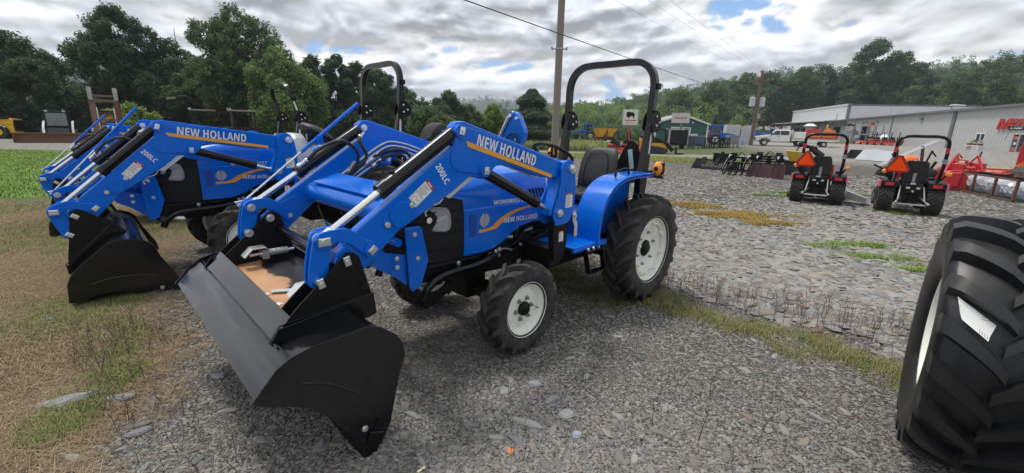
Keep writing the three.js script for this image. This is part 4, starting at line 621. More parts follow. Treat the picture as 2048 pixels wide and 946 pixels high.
// left tree line behind the parked machines
tree('broadleaf_tree', 'round dark tree behind the yellow skid steer', -39.5, -36, 7.6, 8.5, { seed: 11, n: 2400, mat: 2, base: .02 });
tree('broadleaf_tree', 'tree at the open end of the line, next to the round dark one', -48, -38, 8, 9, { seed: 12, n: 2000, base: .02 });
tree('broadleaf_tree', 'tall narrow open-crowned tree rising over the rusty-masted loader', -38.2, -44, 12.4, 6.6, { seed: 13, n: 2300, lobes: 22, mat: 2, base: .12, pow: .9 });
tree('broadleaf_tree', 'shorter dark tree filling the gap beside the tall narrow one', -37.5, -46.5, 8.2, 6.0, { seed: 14, n: 1700, mat: 2, base: .04 });
tree('broadleaf_tree', 'middle-sized dark tree between the two tallest crowns', -34.8, -46, 9.5, 6.6, { seed: 15, n: 2000, mat: 2, base: .06 });
tree('broadleaf_tree', 'dark bushy tree low in front of the two tallest crowns', -31.2, -45, 7.5, 6.5, { seed: 35, n: 1900, mat: 0, base: .04 });
tree('broadleaf_tree', 'broad tall tree with the widest crown of the tree line', -26.6, -44, 12.0, 10.0, { seed: 16, n: 3400, lobes: 26, mat: 0, base: .04 });
tree('broadleaf_tree', 'light green full tree behind the leaning roll hoop', -20.6, -40, 7.6, 8.4, { seed: 17, n: 2600, mat: 1, base: .03 });
[[-23.2, -52, 9.4, 4.6, 18, 'pointed dark tree just past the light green one'], [-21.2, -54, 9.7, 4.2, 19, 'second pointed dark tree past the light green one'], [-18.9, -54, 8.9, 4.6, 20, 'dark tree behind the upright black roll hoop, taller than its neighbours'], [-16.4, -54, 8.3, 5.4, 21, 'dark tree showing through the upright black roll hoop'], [-14.0, -56, 6.4, 5.0, 22, 'rounded dark tree beyond the upright roll hoop']].forEach(a => tree('broadleaf_tree', a[5], a[0], a[1], a[2], a[3], { seed: a[4], n: 1500, mat: 2, base: .03, pow: 1.15 }));
tree('broadleaf_tree', 'low rounded tree at the thin end of the tree line', -12.0, -58, 5.0, 5.6, { seed: 24, n: 1200, mat: 0, base: .02 });
tree('broadleaf_tree', 'bushy upright tree behind the backhoe boom', -8.6, -58, 6.0, 6.2, { seed: 25, n: 1700, mat: 2, base: .02 });
tree('broadleaf_tree', 'low bush in front of the bushy upright tree', -9.7, -50, 3.6, 5.6, { seed: 26, n: 1100, mat: 0, base: .0, cat: 'bush' });
tree('broadleaf_tree', 'yellow-green young tree beside the pine', -3.1, -62, 5.0, 4.4, { seed: 27, n: 1100, mat: 3, base: .05 });
tree('broadleaf_tree', 'small dark tree between the backhoe boom and the young tree', -6.2, -61, 4.6, 4.6, { seed: 28, n: 1000, mat: 0, base: .02 });
tree('pine_tree', 'soft blue-green pine beside the near utility pole', 1.7, -46, 5.6, 8.2, { seed: 29, kind: 'pine', n: 3600, mat: 4, base: .05 });
tree('broadleaf_tree', 'bright yellow-green shrub by the excavator arm', -32.5, -37.5, 2.7, 4.0, { seed: 30, n: 900, mat: 3, base: 0, cat: 'shrub' });
tree('dead_tree', 'bare grey dead tree standing alone over the skid steer cab', -49.5, -52, 12.0, 2.4, { seed: 31, kind: 'dead', cat: 'dead tree' });
tree('dead_tree', 'bare dead tree poking out between the two tallest crowns', -36.8, -50, 13.8, 2.6, { seed: 32, kind: 'dead', cat: 'dead tree' });
tree('dead_tree', 'bare dead top beside the pointed dark trees', -26.2, -54, 11.8, 2.6, { seed: 33, kind: 'dead', cat: 'dead tree' });
tree('dead_tree', 'thin dead tree over the scrub by the skid steer', -45.6, -54, 9.6, 2.2, { seed: 34, kind: 'dead', cat: 'dead tree' });
{ const r = rng(61); // scrub under and between the trees: one tangled mass
  const L = []; for (let i = 0; i < 5200; i++) { const t = r(), x = mix(-50, -9, t) + (r() - .5) * 4, z = mix(-43, -57, Math.pow(t, .8)) + (r() - .5) * 8; L.push([x, H(x, z) + Math.pow(r(), 1.4) * (2.6 + vnoise(x * .3, z * .3) * 2.4), z, .7 + r() * .9]); }
  for (let i = 0; i < 1500; i++) { const x = mix(-8, 26, r()), z = mix(-66, -100, r()); L.push([x, H(x, z) + Math.pow(r(), 1.6) * 2.2, z, 1 + r()]); }
  const o = scatter('undergrowth', clumps[0], leafM[2], L, null, 62, .4); o.userData.label = 'tangled dark undergrowth filling the foot of the tree line'; o.userData.category = 'undergrowth';
  const Y = []; for (let i = 0; i < 1900; i++) { const x = mix(-47, -33, r()), z = mix(-37.5, -46, r()); Y.push([x, H(x, z) + Math.pow(r(), 1.2) * 2.6, z, .45 + r() * .6]); }
  const o2 = scatter('scrub', clumps[3], new THREE.MeshStandardMaterial({ color: lin(.13, .15, .075), roughness: .9 }), Y, null, 63, .35); o2.userData.label = 'pale thin scrub around the skid steers'; o2.userData.category = 'scrub'; }
// woods behind the grey building
[[76, -150, 18, 15, 0], [85, -152, 19, 15, 2], [94, -150, 20.5, 15, 0], [102, -152, 21.5, 15, 2], [109, -148, 22, 14, 0], [107, -138, 28, 18, 2], [117, -140, 24.5, 15, 0], [124, -141, 22, 12, 2], [68, -155, 15, 14, 1], [60, -165, 13, 14, 1], [132, -138, 17, 14, 0], [118, -120, 15, 13, 1], [121, -125, 13, 12.5, 2], [126, -118, 16, 13, 1], [131, -112, 15, 13, 0], [112, -128, 14, 12, 0]].forEach((a, i) => tree('woodland_tree', ['broadleaf tree in the dark wood behind the grey building', 'tallest tree of the wood, standing over the grey building roof'][i === 5 ? 1 : 0], a[0], a[1], a[2], a[3], { seed: 100 + i, n: i === 5 ? 1500 : 800, big: true, ls: .62, mat: a[4], base: .02, group: i === 5 ? undefined : 'trees of the wood behind the grey building' }));
[[119, -113, 22.5, 13], [124, -106, 21.5, 12], [112, -116, 18.5, 9]].forEach((a, i) => tree('thin_tree', ['thin-crowned open tree over the store sign, tallest of three', 'thin-crowned open tree over the store door', 'small thin-crowned tree over the roof lamp'][i], a[0], a[1], a[2], a[3], { seed: 140 + i, n: 170, lobes: 9, big: true, ls: .42, mat: 2, base: .5, pow: 1.4 }));
// middle-distance thickets on the slope
{ const r = rng(71), L = [[], []]; for (let i = 0; i < 200; i++) { const x = mix(4, 78, r()), z = mix(-105, -200, Math.sqrt(r())) - x * .15, n = 9, s = 2.2 + r() * 2.6; for (let k = 0; k < n; k++) { const a = r() * 6.283, d = r() * s; L[i % 2].push([x + Math.cos(a) * d, H(x, z) + s * (.2 + r() * 1.5), z + Math.sin(a) * d, .55 + r() * .4]); } }
  L.forEach((l, k) => { const o = scatter('thicket', clumps[2], leafM[k ? 3 : 1], l, null, 72 + k, .4); o.name = k ? 'bright_thicket' : 'thicket'; o.userData.label = k ? 'bright green bushes scattered over the slope behind the shed' : 'mid green thicket covering the slope behind the shed'; o.userData.category = 'thicket'; }); }
// ---------- utility poles and wires ----------
const woodGrey = std(lin(.25, .215, .18), .9, 0, { bumpMap: grainTex, bumpScale: .01 }), woodBrown = std(lin(.16, .105, .075), .9, 0, { bumpMap: grainTex, bumpScale: .01 });
const wireM = std(lin(.05, .05, .055), .6);
const poleA = [1.84, -20], poleB = [31.0, -58];
{
  const p = thing('utility_pole', 'weathered grey wooden utility pole behind the first tractor', 'utility pole', [poleA[0], 0, poleA[1]]);
  part('shaft', rod([0, -.4, 0], [0, 10.5, 0], .175, .135, 18), woodGrey, p);
  part('clamp', [rod([0, 5.05, 0], [0, 5.13, 0], .178, .178, 18), bx(-.30, .30, 5.07, 5.11, -.02, .02)], M.steel, p);
  for (const s of [-1, 1]) part('insulator', [rod([s * .28, 5.05, 0], [s * .34, 5.16, 0], .045, .035, 10)], M.grey, p);
  const q = thing('utility_pole', 'brown wooden utility pole with transformers by the white pickup', 'utility pole', [poleB[0], H(...poleB), poleB[1]]);
  part('shaft', rod([0, -.4, 0], [.15, 9.2, 0], .21, .15, 14), woodBrown, q);
  part('cross_arm', bx(-1.5, 1.7, 8.05, 8.2, -.08, .08), woodBrown, q);
  for (const x of [-1.35, -.7, .95, 1.55]) part('insulator', rod([x, 8.2, 0], [x, 8.4, 0], .06, .05, 8), M.grey, q);
  for (const s of [-1, 1]) { const t = part('transformer', [rod([s * .62, 4.9, .1], [s * .62, 5.95, .1], .33, .33, 18), rod([s * .62, 5.95, .1], [s * .62, 6.03, .1], .33, .2, 18)], std(lin(.5, .52, .53), .5), q); part('bushing', [rod([s * .52, 6.0, .1], [s * .5, 6.3, .1], .05, .03, 8), rod([s * .75, 6.0, .1], [s * .78, 6.3, .1], .05, .03, 8)], M.grey, t); part('bracket', bx(s * .1, s * .4, 5.3, 5.4, .05, .15), M.steel, t); }
  part('conduit', rod([.26, .0, .1], [.33, 4.6, .1], .05), M.grey, q); part('meter_box', bx(.15, .55, 3.4, 4.0, .1, .35, .02), M.grey, q); part('guy_fitting', bx(-.2, .5, 2.6, 2.75, -.05, .05), M.steel, q);
  const wire = (a, b, sag, label, r = .009) => { const n = 24, pts = []; for (let i = 0; i <= n; i++) { const t = i / n; pts.push([mix(a[0], b[0], t), mix(a[1], b[1], t) - sag * 4 * t * (1 - t), mix(a[2], b[2], t)]); } one('power_line', tube(pts, r, 60, 5), wireM, label, 'wire', [0, 0, 0], 0, 'overhead wires'); };
  wire([-5.9, 4.62, -5], [31.0, 6.0, -58], .15, 'sagging overhead wire running low to the transformers', .015);
  wire([-5.6, 7.2, -8], [30.3, 9.0, -58], .12, 'overhead wire to the crossarm end beside the shed', .005); wire([-4.0, 7.2, -8], [31.9, 9.0, -58], .12, 'overhead wire to the crossarm above the transformers', .005); wire([-2.8, 7.2, -8], [32.5, 9.0, -58], .12, 'overhead wire to the crossarm end beside the pickup', .005);
  const e = thing('electric_cabinet', 'pale grey electrical cabinet behind the brown utility pole', 'cabinet', [31.2, H(31.2, -62), -62.0]); part('cabinet', bx(-1.9, .0, 0, 2.5, -.5, .5, .05), std(lin(.52, .53, .52), .6), e); part('door_seam', bx(-.97, -.95, .2, 2.3, .5, .51), M.grey, e); const f = part('side_cabinet', bx(.15, 1.5, 0, 2.3, -.5, .5, .05), std(lin(.48, .49, .49), .6), e);
}
// ---------- store building ----------
const ribTex = canvasTex(256, 64, (x, w, h) => { const r = rng(8); x.fillStyle = '#fff'; x.fillRect(0, 0, w, h); for (let i = 0; i < 700; i++) { const v = 228 + r() * 27; x.fillStyle = `rgba(${v},${v},${v},.35)`; x.fillRect(r() * w, r() * h, 1 + r() * 4, 2 + r() * 18); } }); ribTex.wrapS = ribTex.wrapT = THREE.RepeatWrapping;
M.siding = std(lin(.50, .50, .505), .6, 0, { map: ribTex }); M.sidingB = std(lin(.60, .605, .62), .6, 0, { map: ribTex }); M.trim = std(lin(.15, .15, .16), .6); M.paleTrim = std(lin(.6, .61, .62), .5); M.dark = std(lin(.012, .012, .013), .9);
function ribbed(x0, x1, y0, y1, z, pitch = .30, holes = []) { // wall sheet with raised ribs standing along x, openings left free
  const g = []; const cuts = [...new Set([x0, x1, ...holes.flatMap(h => [h[0], h[1]])])].sort((a, b) => a - b);
  for (let i = 0; i + 1 < cuts.length; i++) { const a = cuts[i], b = cuts[i + 1], hs = holes.filter(h => h[0] <= a + 1e-6 && h[1] >= b - 1e-6); let ys = [[y0, y1]]; for (const h of hs) ys = ys.flatMap(([p, q]) => [[p, Math.min(q, h[2])], [Math.max(p, h[3]), q]].filter(v => v[1] - v[0] > .01)); for (const [p, q] of ys) { g.push(bx(a, b, p, q, z - .12, z)); for (let x = Math.ceil(a / pitch) * pitch + .03; x < b - .06; x += pitch) g.push(bx(x, x + .05, p, q, z, z + .025)); } }
  return boxUV(join(g), .12);
}
const WY = .58;
{
  const b = thing('store_building', 'long grey metal-sided store building with red letters on its wall', 'building', [58.7, WY, -60], -1.943);
  part('wall', ribbed(-44.5, -.15, -1, 4.85, 0, .45, [[-34, -28.5, 0, 3.4]]), M.siding, b); part('wall', ribbed(.15, 26, -1, 4.85, 0, .45, [[5.95, 7.75, .75, 2.0], [12.6, 14.8, 0, 1.95]]), M.siding, b);
  part('corner_post', bx(-.28, .28, -.5, 4.9, -.1, .12), M.trim, b); part('downspout', bx(.42, .56, -.3, 4.7, .02, .16), M.trim, b);
  for (const x of [-37.2, -19.0]) part('downspout', bx(x - .09, x + .09, -.3, 4.7, .03, .18), M.grey, b);
  part('roof', [ext([[-.35, 4.85], [-.35, 5.05], [16, 6.2], [16, 4.85]].map(p => [-p[0], p[1]]), -45, 26.3, 0)].map(g => { g.rotateY(-Math.PI / 2); g.rotateY(Math.PI); g.rotateY(0); return g; }).map(g => { return bx(-44.9, 26.2, 4.86, 5.02, -16, .42); }), M.grey, b);
  part('eave_trim', bx(-44.9, 26.2, 4.80, 5.06, .42, .5), M.trim, b); part('gutter', bx(-30, -17, 5.07, 5.12, -.3, .45), M.paleTrim, b);
  part('end_wall', bx(-44.6, -44.4, -.5, 4.85, -16, -.1), M.sidingB, b);
  part('garage_opening', [bx(-40, -22, -.1, 4.7, -12.2, -12), bx(-40.2, -40, -.1, 4.7, -12, -.13), bx(-22, -21.8, -.1, 4.7, -12, -.13), bx(-40, -22, 4.6, 4.7, -12, -.13), bx(-40, -22, -.1, .02, -12, -.13)], M.siding, b);
  { const w = sub('window', b); part('frame', [bx(5.95, 7.75, .75, .85, -.05, .06), bx(5.95, 7.75, 1.9, 2.0, -.05, .06), bx(5.95, 6.05, .85, 1.9, -.05, .06), bx(7.65, 7.75, .85, 1.9, -.05, .06), bx(6.79, 6.91, .85, 1.9, -.05, .06)], M.white, w); for (const x of [6.05, 6.91]) part('pane', bx(x, x + .74, .85, 1.9, -.03, -.01), M.darkGlass, w); }
  { const d = sub('entrance_door', b); part('frame', [bx(12.6, 12.72, 0, 1.95, -.06, .08), bx(13.62, 13.74, 0, 1.95, -.06, .08), bx(14.68, 14.8, 0, 1.95, -.06, .08), bx(12.6, 14.8, 1.84, 1.95, -.06, .08)], M.silver, d); part('glass', bx(12.72, 13.62, .05, 1.84, -.03, -.01), M.darkGlass, d); part('glass', bx(13.74, 14.68, .05, 1.84, -.03, -.01), M.darkGlass, d); part('handle', bx(13.5, 13.54, .8, 1.2, .03, .09), M.steel, d); part('poster', bx(12.8, 13.35, .12, .5, -.01, .0), std(lin(.6, .1, .08), .6), d); part('poster', bx(12.8, 13.5, 1.3, 1.65, -.01, .0), std(lin(.5, .12, .1), .6), d); part('poster', bx(12.9, 13.3, .75, 1.05, -.01, .0), std(lin(.6, .6, .5), .6), d); }
  { const l = sub('store_sign', b); const big = word('M', 2.0, 1.15, .10, .28); part('letter', turned(big, 0, 9.75, 2.42, .16), M.red, l); const sh = word('M', 2.0, 1.15, .06, .28); part('letter_edge', turned(sh, 0, 9.66, 2.36, .09), M.paleTrim, l); for (const [c, x] of [['E', 11.95], ['S', 12.78], ['S', 13.58]]) { part('letter', turned(word(c, .72, .72, .1, .2), 0, x, 2.78, .16), M.red, l); part('letter_edge', turned(word(c, .72, .72, .06, .2), 0, x - .05, 2.73, .09), M.paleTrim, l); } part('sign_strip', ext([[11.75, 2.32], [16, 2.32], [16, 2.66], [11.88, 2.66]], .06, .14, .01), M.dark, l); part('strip_lettering', turned(word('A Helpf', 1.9, .22, .02, .2), 0, 12.0, 2.38, .141), M.white, l); }
  part('wall_plate', bx(11.2, 11.5, 1.5, 1.85, .02, .06), std(lin(.45, .47, .6), .6), b);
  { const f = sub('roof_lamp', b); part('lamp_arm', rod([-.2, 5.0, .3], [-.2, 5.5, .6], .05), M.trim, f); part('lamp_head', bx(-1.0, .6, 5.5, 5.62, .1, 1.1, .03).rotateX(-.12), M.white, f); }
  for (const x of [-33, -31, -26, -9]) part('wall_lamp', bx(x, x + .7, 4.0, 4.25, .02, .3, .03), M.trim, b);
  // high block with loading bays
  const t = thing('warehouse_block', 'tall grey warehouse block with a canopy over dark loading bays', 'building', [75.5, WY, -102], -1.845);
  const bays = [[-34.8, -29.6], [-28.3, -22.8], [-21.3, -15.6], [-12.7, -6.9], [-6.0, -2.3]];
  part('lower_wall', ribbed(-38, 0, -.6, 4.9, 0, .6, bays.map(v => [v[0], v[1], 0, 3.45])), M.sidingB, t);
  part('upper_wall', ribbed(-38, 0, 5.0, 8.2, .02, .6), M.sidingB, t);
  part('roof_trim', [bx(-38.2, .2, 8.2, 8.5, -.4, .2)], M.paleTrim, t); part('corner_trim', bx(-.02, .3, 0, 8.5, -.3, .3), M.trim, t);
  part('bay_interior', [bx(-38, 0, 0, 4.9, -18.2, -18), bx(-38, 0, 4.7, 4.8, -18, -.13), bx(-38.2, -38, 0, 4.9, -18, -.13), bx(-.2, -.02, 0, 4.9, -18, -.13), bx(-38, 0, -.1, .02, -18, -.13)], M.siding, t);
  part('side_wall', bx(.03, .15, 0, 8.2, -24, -.3), M.sidingB, t); part('side_trim', bx(-.05, .2, 8.0, 8.35, -24, -.3), M.trim, t); part('roof', bx(-38, 0, 8.05, 8.15, -24, -.4), M.grey, t);
  part('roller_door', [...Array(7)].map((_, i) => bx(-12.7, -7.2, .05 + i * .48, .5 + i * .48, -.25, -.18, .02)), M.white, t); for (const x of [-11.5, -10, -8.5]) part('door_window', bx(x, x + .8, 2.5, 2.85, -.2, -.16), M.darkGlass, t);
  part('canopy', [ext([[0, 4.95], [4.6, 4.55], [4.6, 4.72], [0, 5.12]], -42, .6, 0)].map(g => { g.rotateY(Math.PI / 2); g.scale(-1, 1, 1); return g; }).map(g => loft([[[-42, 4.95, 0], [-42, 5.12, 0], [-42, 4.72, 4.6], [-42, 4.55, 4.6]], [[.6, 4.95, 0], [.6, 5.12, 0], [.6, 4.72, 4.6], [.6, 4.55, 4.6]]], .3)), M.paleTrim, t);
  for (let i = 0; i < 6; i++) part('canopy_beam', bx(-40 + i * 7.8, -37 + i * 7.8, 4.25, 4.5, .3, 3.6), M.trim, t);
  part('vent_pipe', bx(-6.0, -5.2, 5.5, 6.6, .05, .3, .03), M.paleTrim, t);
}
// things standing along the store wall, placed in the wall's own frame
const wallAt = (s, z, y = 0) => { const a = -1.943, x = 58.7 + s * Math.cos(a) + z * Math.sin(a), zz = -60 - s * Math.sin(a) + z * Math.cos(a); return [x, H(x, zz) + y, zz]; };
function shelfRack(s, label, loads) {
  const t = thing('steel_rack', label, 'rack', wallAt(s, 3), -1.943, 'steel racks along the store wall');
  for (const x of [-3, 0, 3]) for (const z of [-.6, .6]) part('upright', bx(x - .07, x + .07, 0, 3.2, z - .07, z + .07), M.grey, t);
  for (const y of [1.55, 3.05]) for (const z of [-.6, .6]) part('beam', bx(-3, 3, y, y + .14, z - .04, z + .04), M.grey, t);
  for (const x of [-1.5, 1.5]) for (const y of [1.6]) part('deck', bx(x - 1.4, x + 1.4, y + .14, y + .18, -.6, .6), M.steel, t);
  for (const x of [-3, 3]) part('side_brace', bar([x, .2, -.6], [x, 2.9, .6], .05, .05), M.grey, t);
  return t;
}
shelfRack(-28.6, 'steel rack stacked with dark parts in front of the garage opening'); shelfRack(-18.2, 'steel rack carrying a red load beside the yellow crate');
one('parts_pile', [...Array(14)].map((_, i) => { const r = rng(i + 5); return rod([-2.6 + i * .35, 3.25 + r() * .2, -.4 + r() * .5], [-2.2 + i * .35 + r(), 3.35 + r() * .5, .4], .08, .06, 6); }), M.dark, 'dark machine parts piled on top of the first rack', 'parts', wallAt(-29.4, 3), -1.943);
one('parts_bin', [bx(-1.2, 1.2, 1.75, 2.3, -.5, .5, .05), bx(-.6, .6, 2.3, 2.6, -.3, .3, .05)], std(lin(.16, .17, .2), .7), 'grey bin on the shelf of the first rack', 'bin', wallAt(-27.2, 3), -1.943);
one('red_machine', [bx(-1.2, .2, 3.2, 3.38, -.4, .4, .05), bx(-.1, .5, 3.2, 3.8, -.2, .2, .05)], M.red, 'red machine part lying on top of the second rack', 'part', wallAt(-18.6, 3), -1.943);
{ const c = thing('pallet_crate', 'yellow wooden crate standing between the two racks', 'crate', wallAt(-22.6, 4.4), -1.943); for (let i = 0; i < 6; i++) part('board', bx(-1.2 + i * .41, -.82 + i * .41, .15, 1.05, .58, .62), std(lin(.62, .40, .12), .8), c); for (let i = 0; i < 6; i++) part('board', bx(-1.2 + i * .41, -.82 + i * .41, .15, 1.05, -.62, -.58), std(lin(.55, .36, .12), .8), c); part('end', [bx(-1.25, -1.2, .15, 1.05, -.6, .6), bx(1.24, 1.29, .15, 1.05, -.6, .6)], std(lin(.5, .33, .1), .8), c); part('skid', [bx(-1.2, 1.2, 0, .14, .4, .55), bx(-1.2, 1.2, 0, .14, -.55, -.4)], woodGrey, c); }
for (const [s, k, l] of [[-33.2, 0, 'stacked pale pallets beside the appliance boxes'], [-31.4, 1, 'lower stack of pale pallets by the first rack']]) { const p = thing('pallet_stack', l, 'pallets', wallAt(s, 4.5), -1.943); for (let q = 0; q < 4 - k * 2; q++) for (let i = 0; i < 5; i++) part('slat', bx(-.6 + i * .26, -.42 + i * .26, q * .26 + .18, q * .26 + .22, -.5, .5), std(lin(.52, .45, .34), .85), p); part('bearer', [...Array(4 - k * 2)].flatMap((_, q) => [bx(-.6, .66, q * .26, q * .26 + .17, -.5, -.4), bx(-.6, .66, q * .26, q * .26 + .17, .4, .5)]), std(lin(.4, .34, .26), .85), p); }
for (const [s, w, h, l] of [[-40.6, 1.6, 1.9, 'tall pale appliance box against the store wall'], [-38.6, 1.2, 2.4, 'tallest pale appliance box, with a dark side vent']]) { const p = thing('appliance_box', l, 'box', wallAt(s, 1.2), -1.943); part('casing', bx(-w / 2, w / 2, 0, h, -.5, .5, .03), M.paleTrim, p); part('panel', bx(-w / 2 + .1, w / 2 - .1, h * .35, h * .9, .5, .53), M.grey, p); }
{ const p = thing('fuel_hopper', 'grey hopper with a white lid on legs by the last bay', 'hopper', wallAt(-40.4, 7.5), -1.943); part('bin', loft([[[-.7, 1.2, -.5], [.7, 1.2, -.5], [.7, 1.2, .5], [-.7, 1.2, .5]], [[-1, 3.2, -.7], [1, 3.2, -.7], [1, 3.2, .7], [-1, 3.2, .7]]], .3), M.grey, p); part('lid', loft([[[-1.5, 3.2, -1], [1.4, 3.2, -1], [1.4, 3.2, 1], [-1.5, 3.2, 1]], [[-.8, 3.75, -.4], [.6, 3.75, -.4], [.6, 3.75, .4], [-.8, 3.75, .4]]], .3), M.white, p); for (const x of [-.6, .6]) for (const z of [-.4, .4]) part('leg', bx(x - .06, x + .06, 0, 1.2, z - .06, z + .06), M.grey, p); }
one('yellow_disc_sign', [discZ(0, 3.1, 0, .08, .55, 20), bx(-.04, .04, 0, 2.6, -.02, .04)], M.yellow, 'round yellow sign on a post beside the grey hopper', 'sign', wallAt(-36.9, 5), -1.943);
{ const t = thing('storage_tank', 'white round tank leaning on the store wall', 'tank', wallAt(-11.6, 3.2), -1.943); part('shell', (() => { const g = new THREE.SphereGeometry(.95, 24, 16); g.scale(1.1, .9, .6); g.translate(0, .85, 0); return g; })(), M.white, t); part('cap', discZ(0, .85, .5, .62, .15), M.grey, t); }
one('blue_drum', [rod([0, 0, 0], [0, 1.0, 0], .42, .42, 18), rod([0, 1.0, 0], [0, 1.05, 0], .38, .38, 18)], std(lin(.05, .25, .55), .5), 'bright blue drum between the crate and the second rack', 'drum', wallAt(-20.4, 4.2));
{ const p = thing('planter_bench', 'white wire bench with planters under the store window', 'bench', wallAt(9.6, 1.6), -1.943); part('seat', bx(-1.4, 1.4, .42, .5, -.3, .3, .02), M.white, p); for (const x of [-1.2, 1.2]) part('leg', bx(x - .05, x + .05, 0, .42, -.25, .25), M.white, p); part('planters', [-.9, 0, .9].map(x => bx(x - .3, x + .3, .5, .75, -.2, .2, .03)), M.rust, p); for (const x of [-.9, 0, .9]) part('flowers', clumpGeo(9 + x, 40, .35, .2).translate(x, .95, 0), x ? std(lin(.55, .5, .5), .8) : leafM[1], p); }
for (const [s, l] of [[-9.5, 'first yellow bollard at the open bay'], [-6.6, 'second yellow bollard at the open bay'], [-4.2, 'third yellow bollard at the open bay']]) { const a = -1.845, x = 75.5 + s * Math.cos(a) + 1.6 * Math.sin(a), z = -102 - s * Math.sin(a) + 1.6 * Math.cos(a); one('bollard', [rod([0, 0, 0], [0, 1.15, 0], .14, .14, 14), capEnd([0, 1.15, 0], .14)], M.yellow, l, 'bollard', [x, H(x, z), z], 0, 'yellow bollards at the loading bays'); }
{ const a = -1.845, s = -13, x = 75.5 + s * Math.cos(a) + 3 * Math.sin(a), z = -102 - s * Math.sin(a) + 3 * Math.cos(a); one('yellow_ramp', [bar([-.8, 0, 0], [.5, 1.9, 0], .12, .12), bar([-.8, 0, .8], [.5, 1.9, .8], .12, .12), bar([.5, 0, .4], [.5, 1.9, .4], .12, .12), bar([-1.2, .9, .4], [.5, .9, .4], .1, .1)], M.yellow, 'yellow steel ramp frame in front of the roller door', 'frame', [x, H(x, z), z], a); }

// ---------- zero-turn mowers ----------
function mower(pos, turn, label, paint, k = 1) {
  const t = thing('zero_turn_mower', label, 'mower', pos, turn, 'zero turn mowers on show'); t.scale.setScalar(k);
  part('deck', loft([[[-1.0, .12, -.6], [-1.0, .12, .6], [.1, .12, .68], [.1, .12, -.68]], [[-.92, .32, -.52], [-.92, .32, .52], [.05, .34, .6], [.05, .34, -.6]]], .4), paint, t);
  part('frame', [bx(-.9, .9, .34, .46, -.25, .25, .02), bx(.3, .95, .4, .75, -.4, .4, .05)], paint, t);
  part('engine', [bx(.35, .85, .72, .98, -.25, .25, .05), rod([.6, .98, 0], [.6, 1.05, 0], .2)], M.dark, t);
  part('seat', [bx(-.15, .3, .55, .68, -.25, .25, .05), bx(.2, .32, .66, 1.05, -.25, .25, .05)], M.vinyl, t);
  part('roll_hoop', tube([[.4, .5, -.42], [.42, 1.2, -.42], [.43, 1.6, -.36], [.43, 1.68, 0], [.43, 1.6, .36], [.42, 1.2, .42], [.4, .5, .42]], .035, 30, 8), M.black, t);
  for (const s of [-1, 1]) { part('steering_lever', tube([[-.1, .6, s * .35], [-.2, 1.0, s * .35], [-.25, 1.05, s * .12]], .02, 12), M.black, t); part('drive_wheel', discZ(.55, .3, s * .45, s * .7, .3), M.rubber, t); part('caster', [discZ(-1.15, .14, s * .4, s * .5, .14), bx(-1.2, -1.05, .25, .4, s * .38, s * .52)], M.rubber, t); }
}
[[-9.2, 5.5, 'red zero turn mower beside the white tank'], [-7.2, 5.2, 'red zero turn mower, second from the white tank'], [-5.2, 5.0, 'red zero turn mower, third from the white tank'], [-3.0, 4.8, 'red zero turn mower nearest the wall corner post']].forEach(([s, z, l]) => mower(wallAt(s, z), -1.943 + 1.2, l, M.red, 1.15));
mower(wallAt(-14.6, 4.6), -1.2, 'orange mower standing in front of the white tank', std(lin(.8, .18, .03), .45), 1.25);
mower([8.6, H(8.6, -35.7), -35.7], 2.4, 'red mower on the grass behind the tractor seat', M.red); mower([9.9, H(9.9, -36.6), -36.6], 2.6, 'red mower behind the roll bar, beside the black skid steer', M.red);
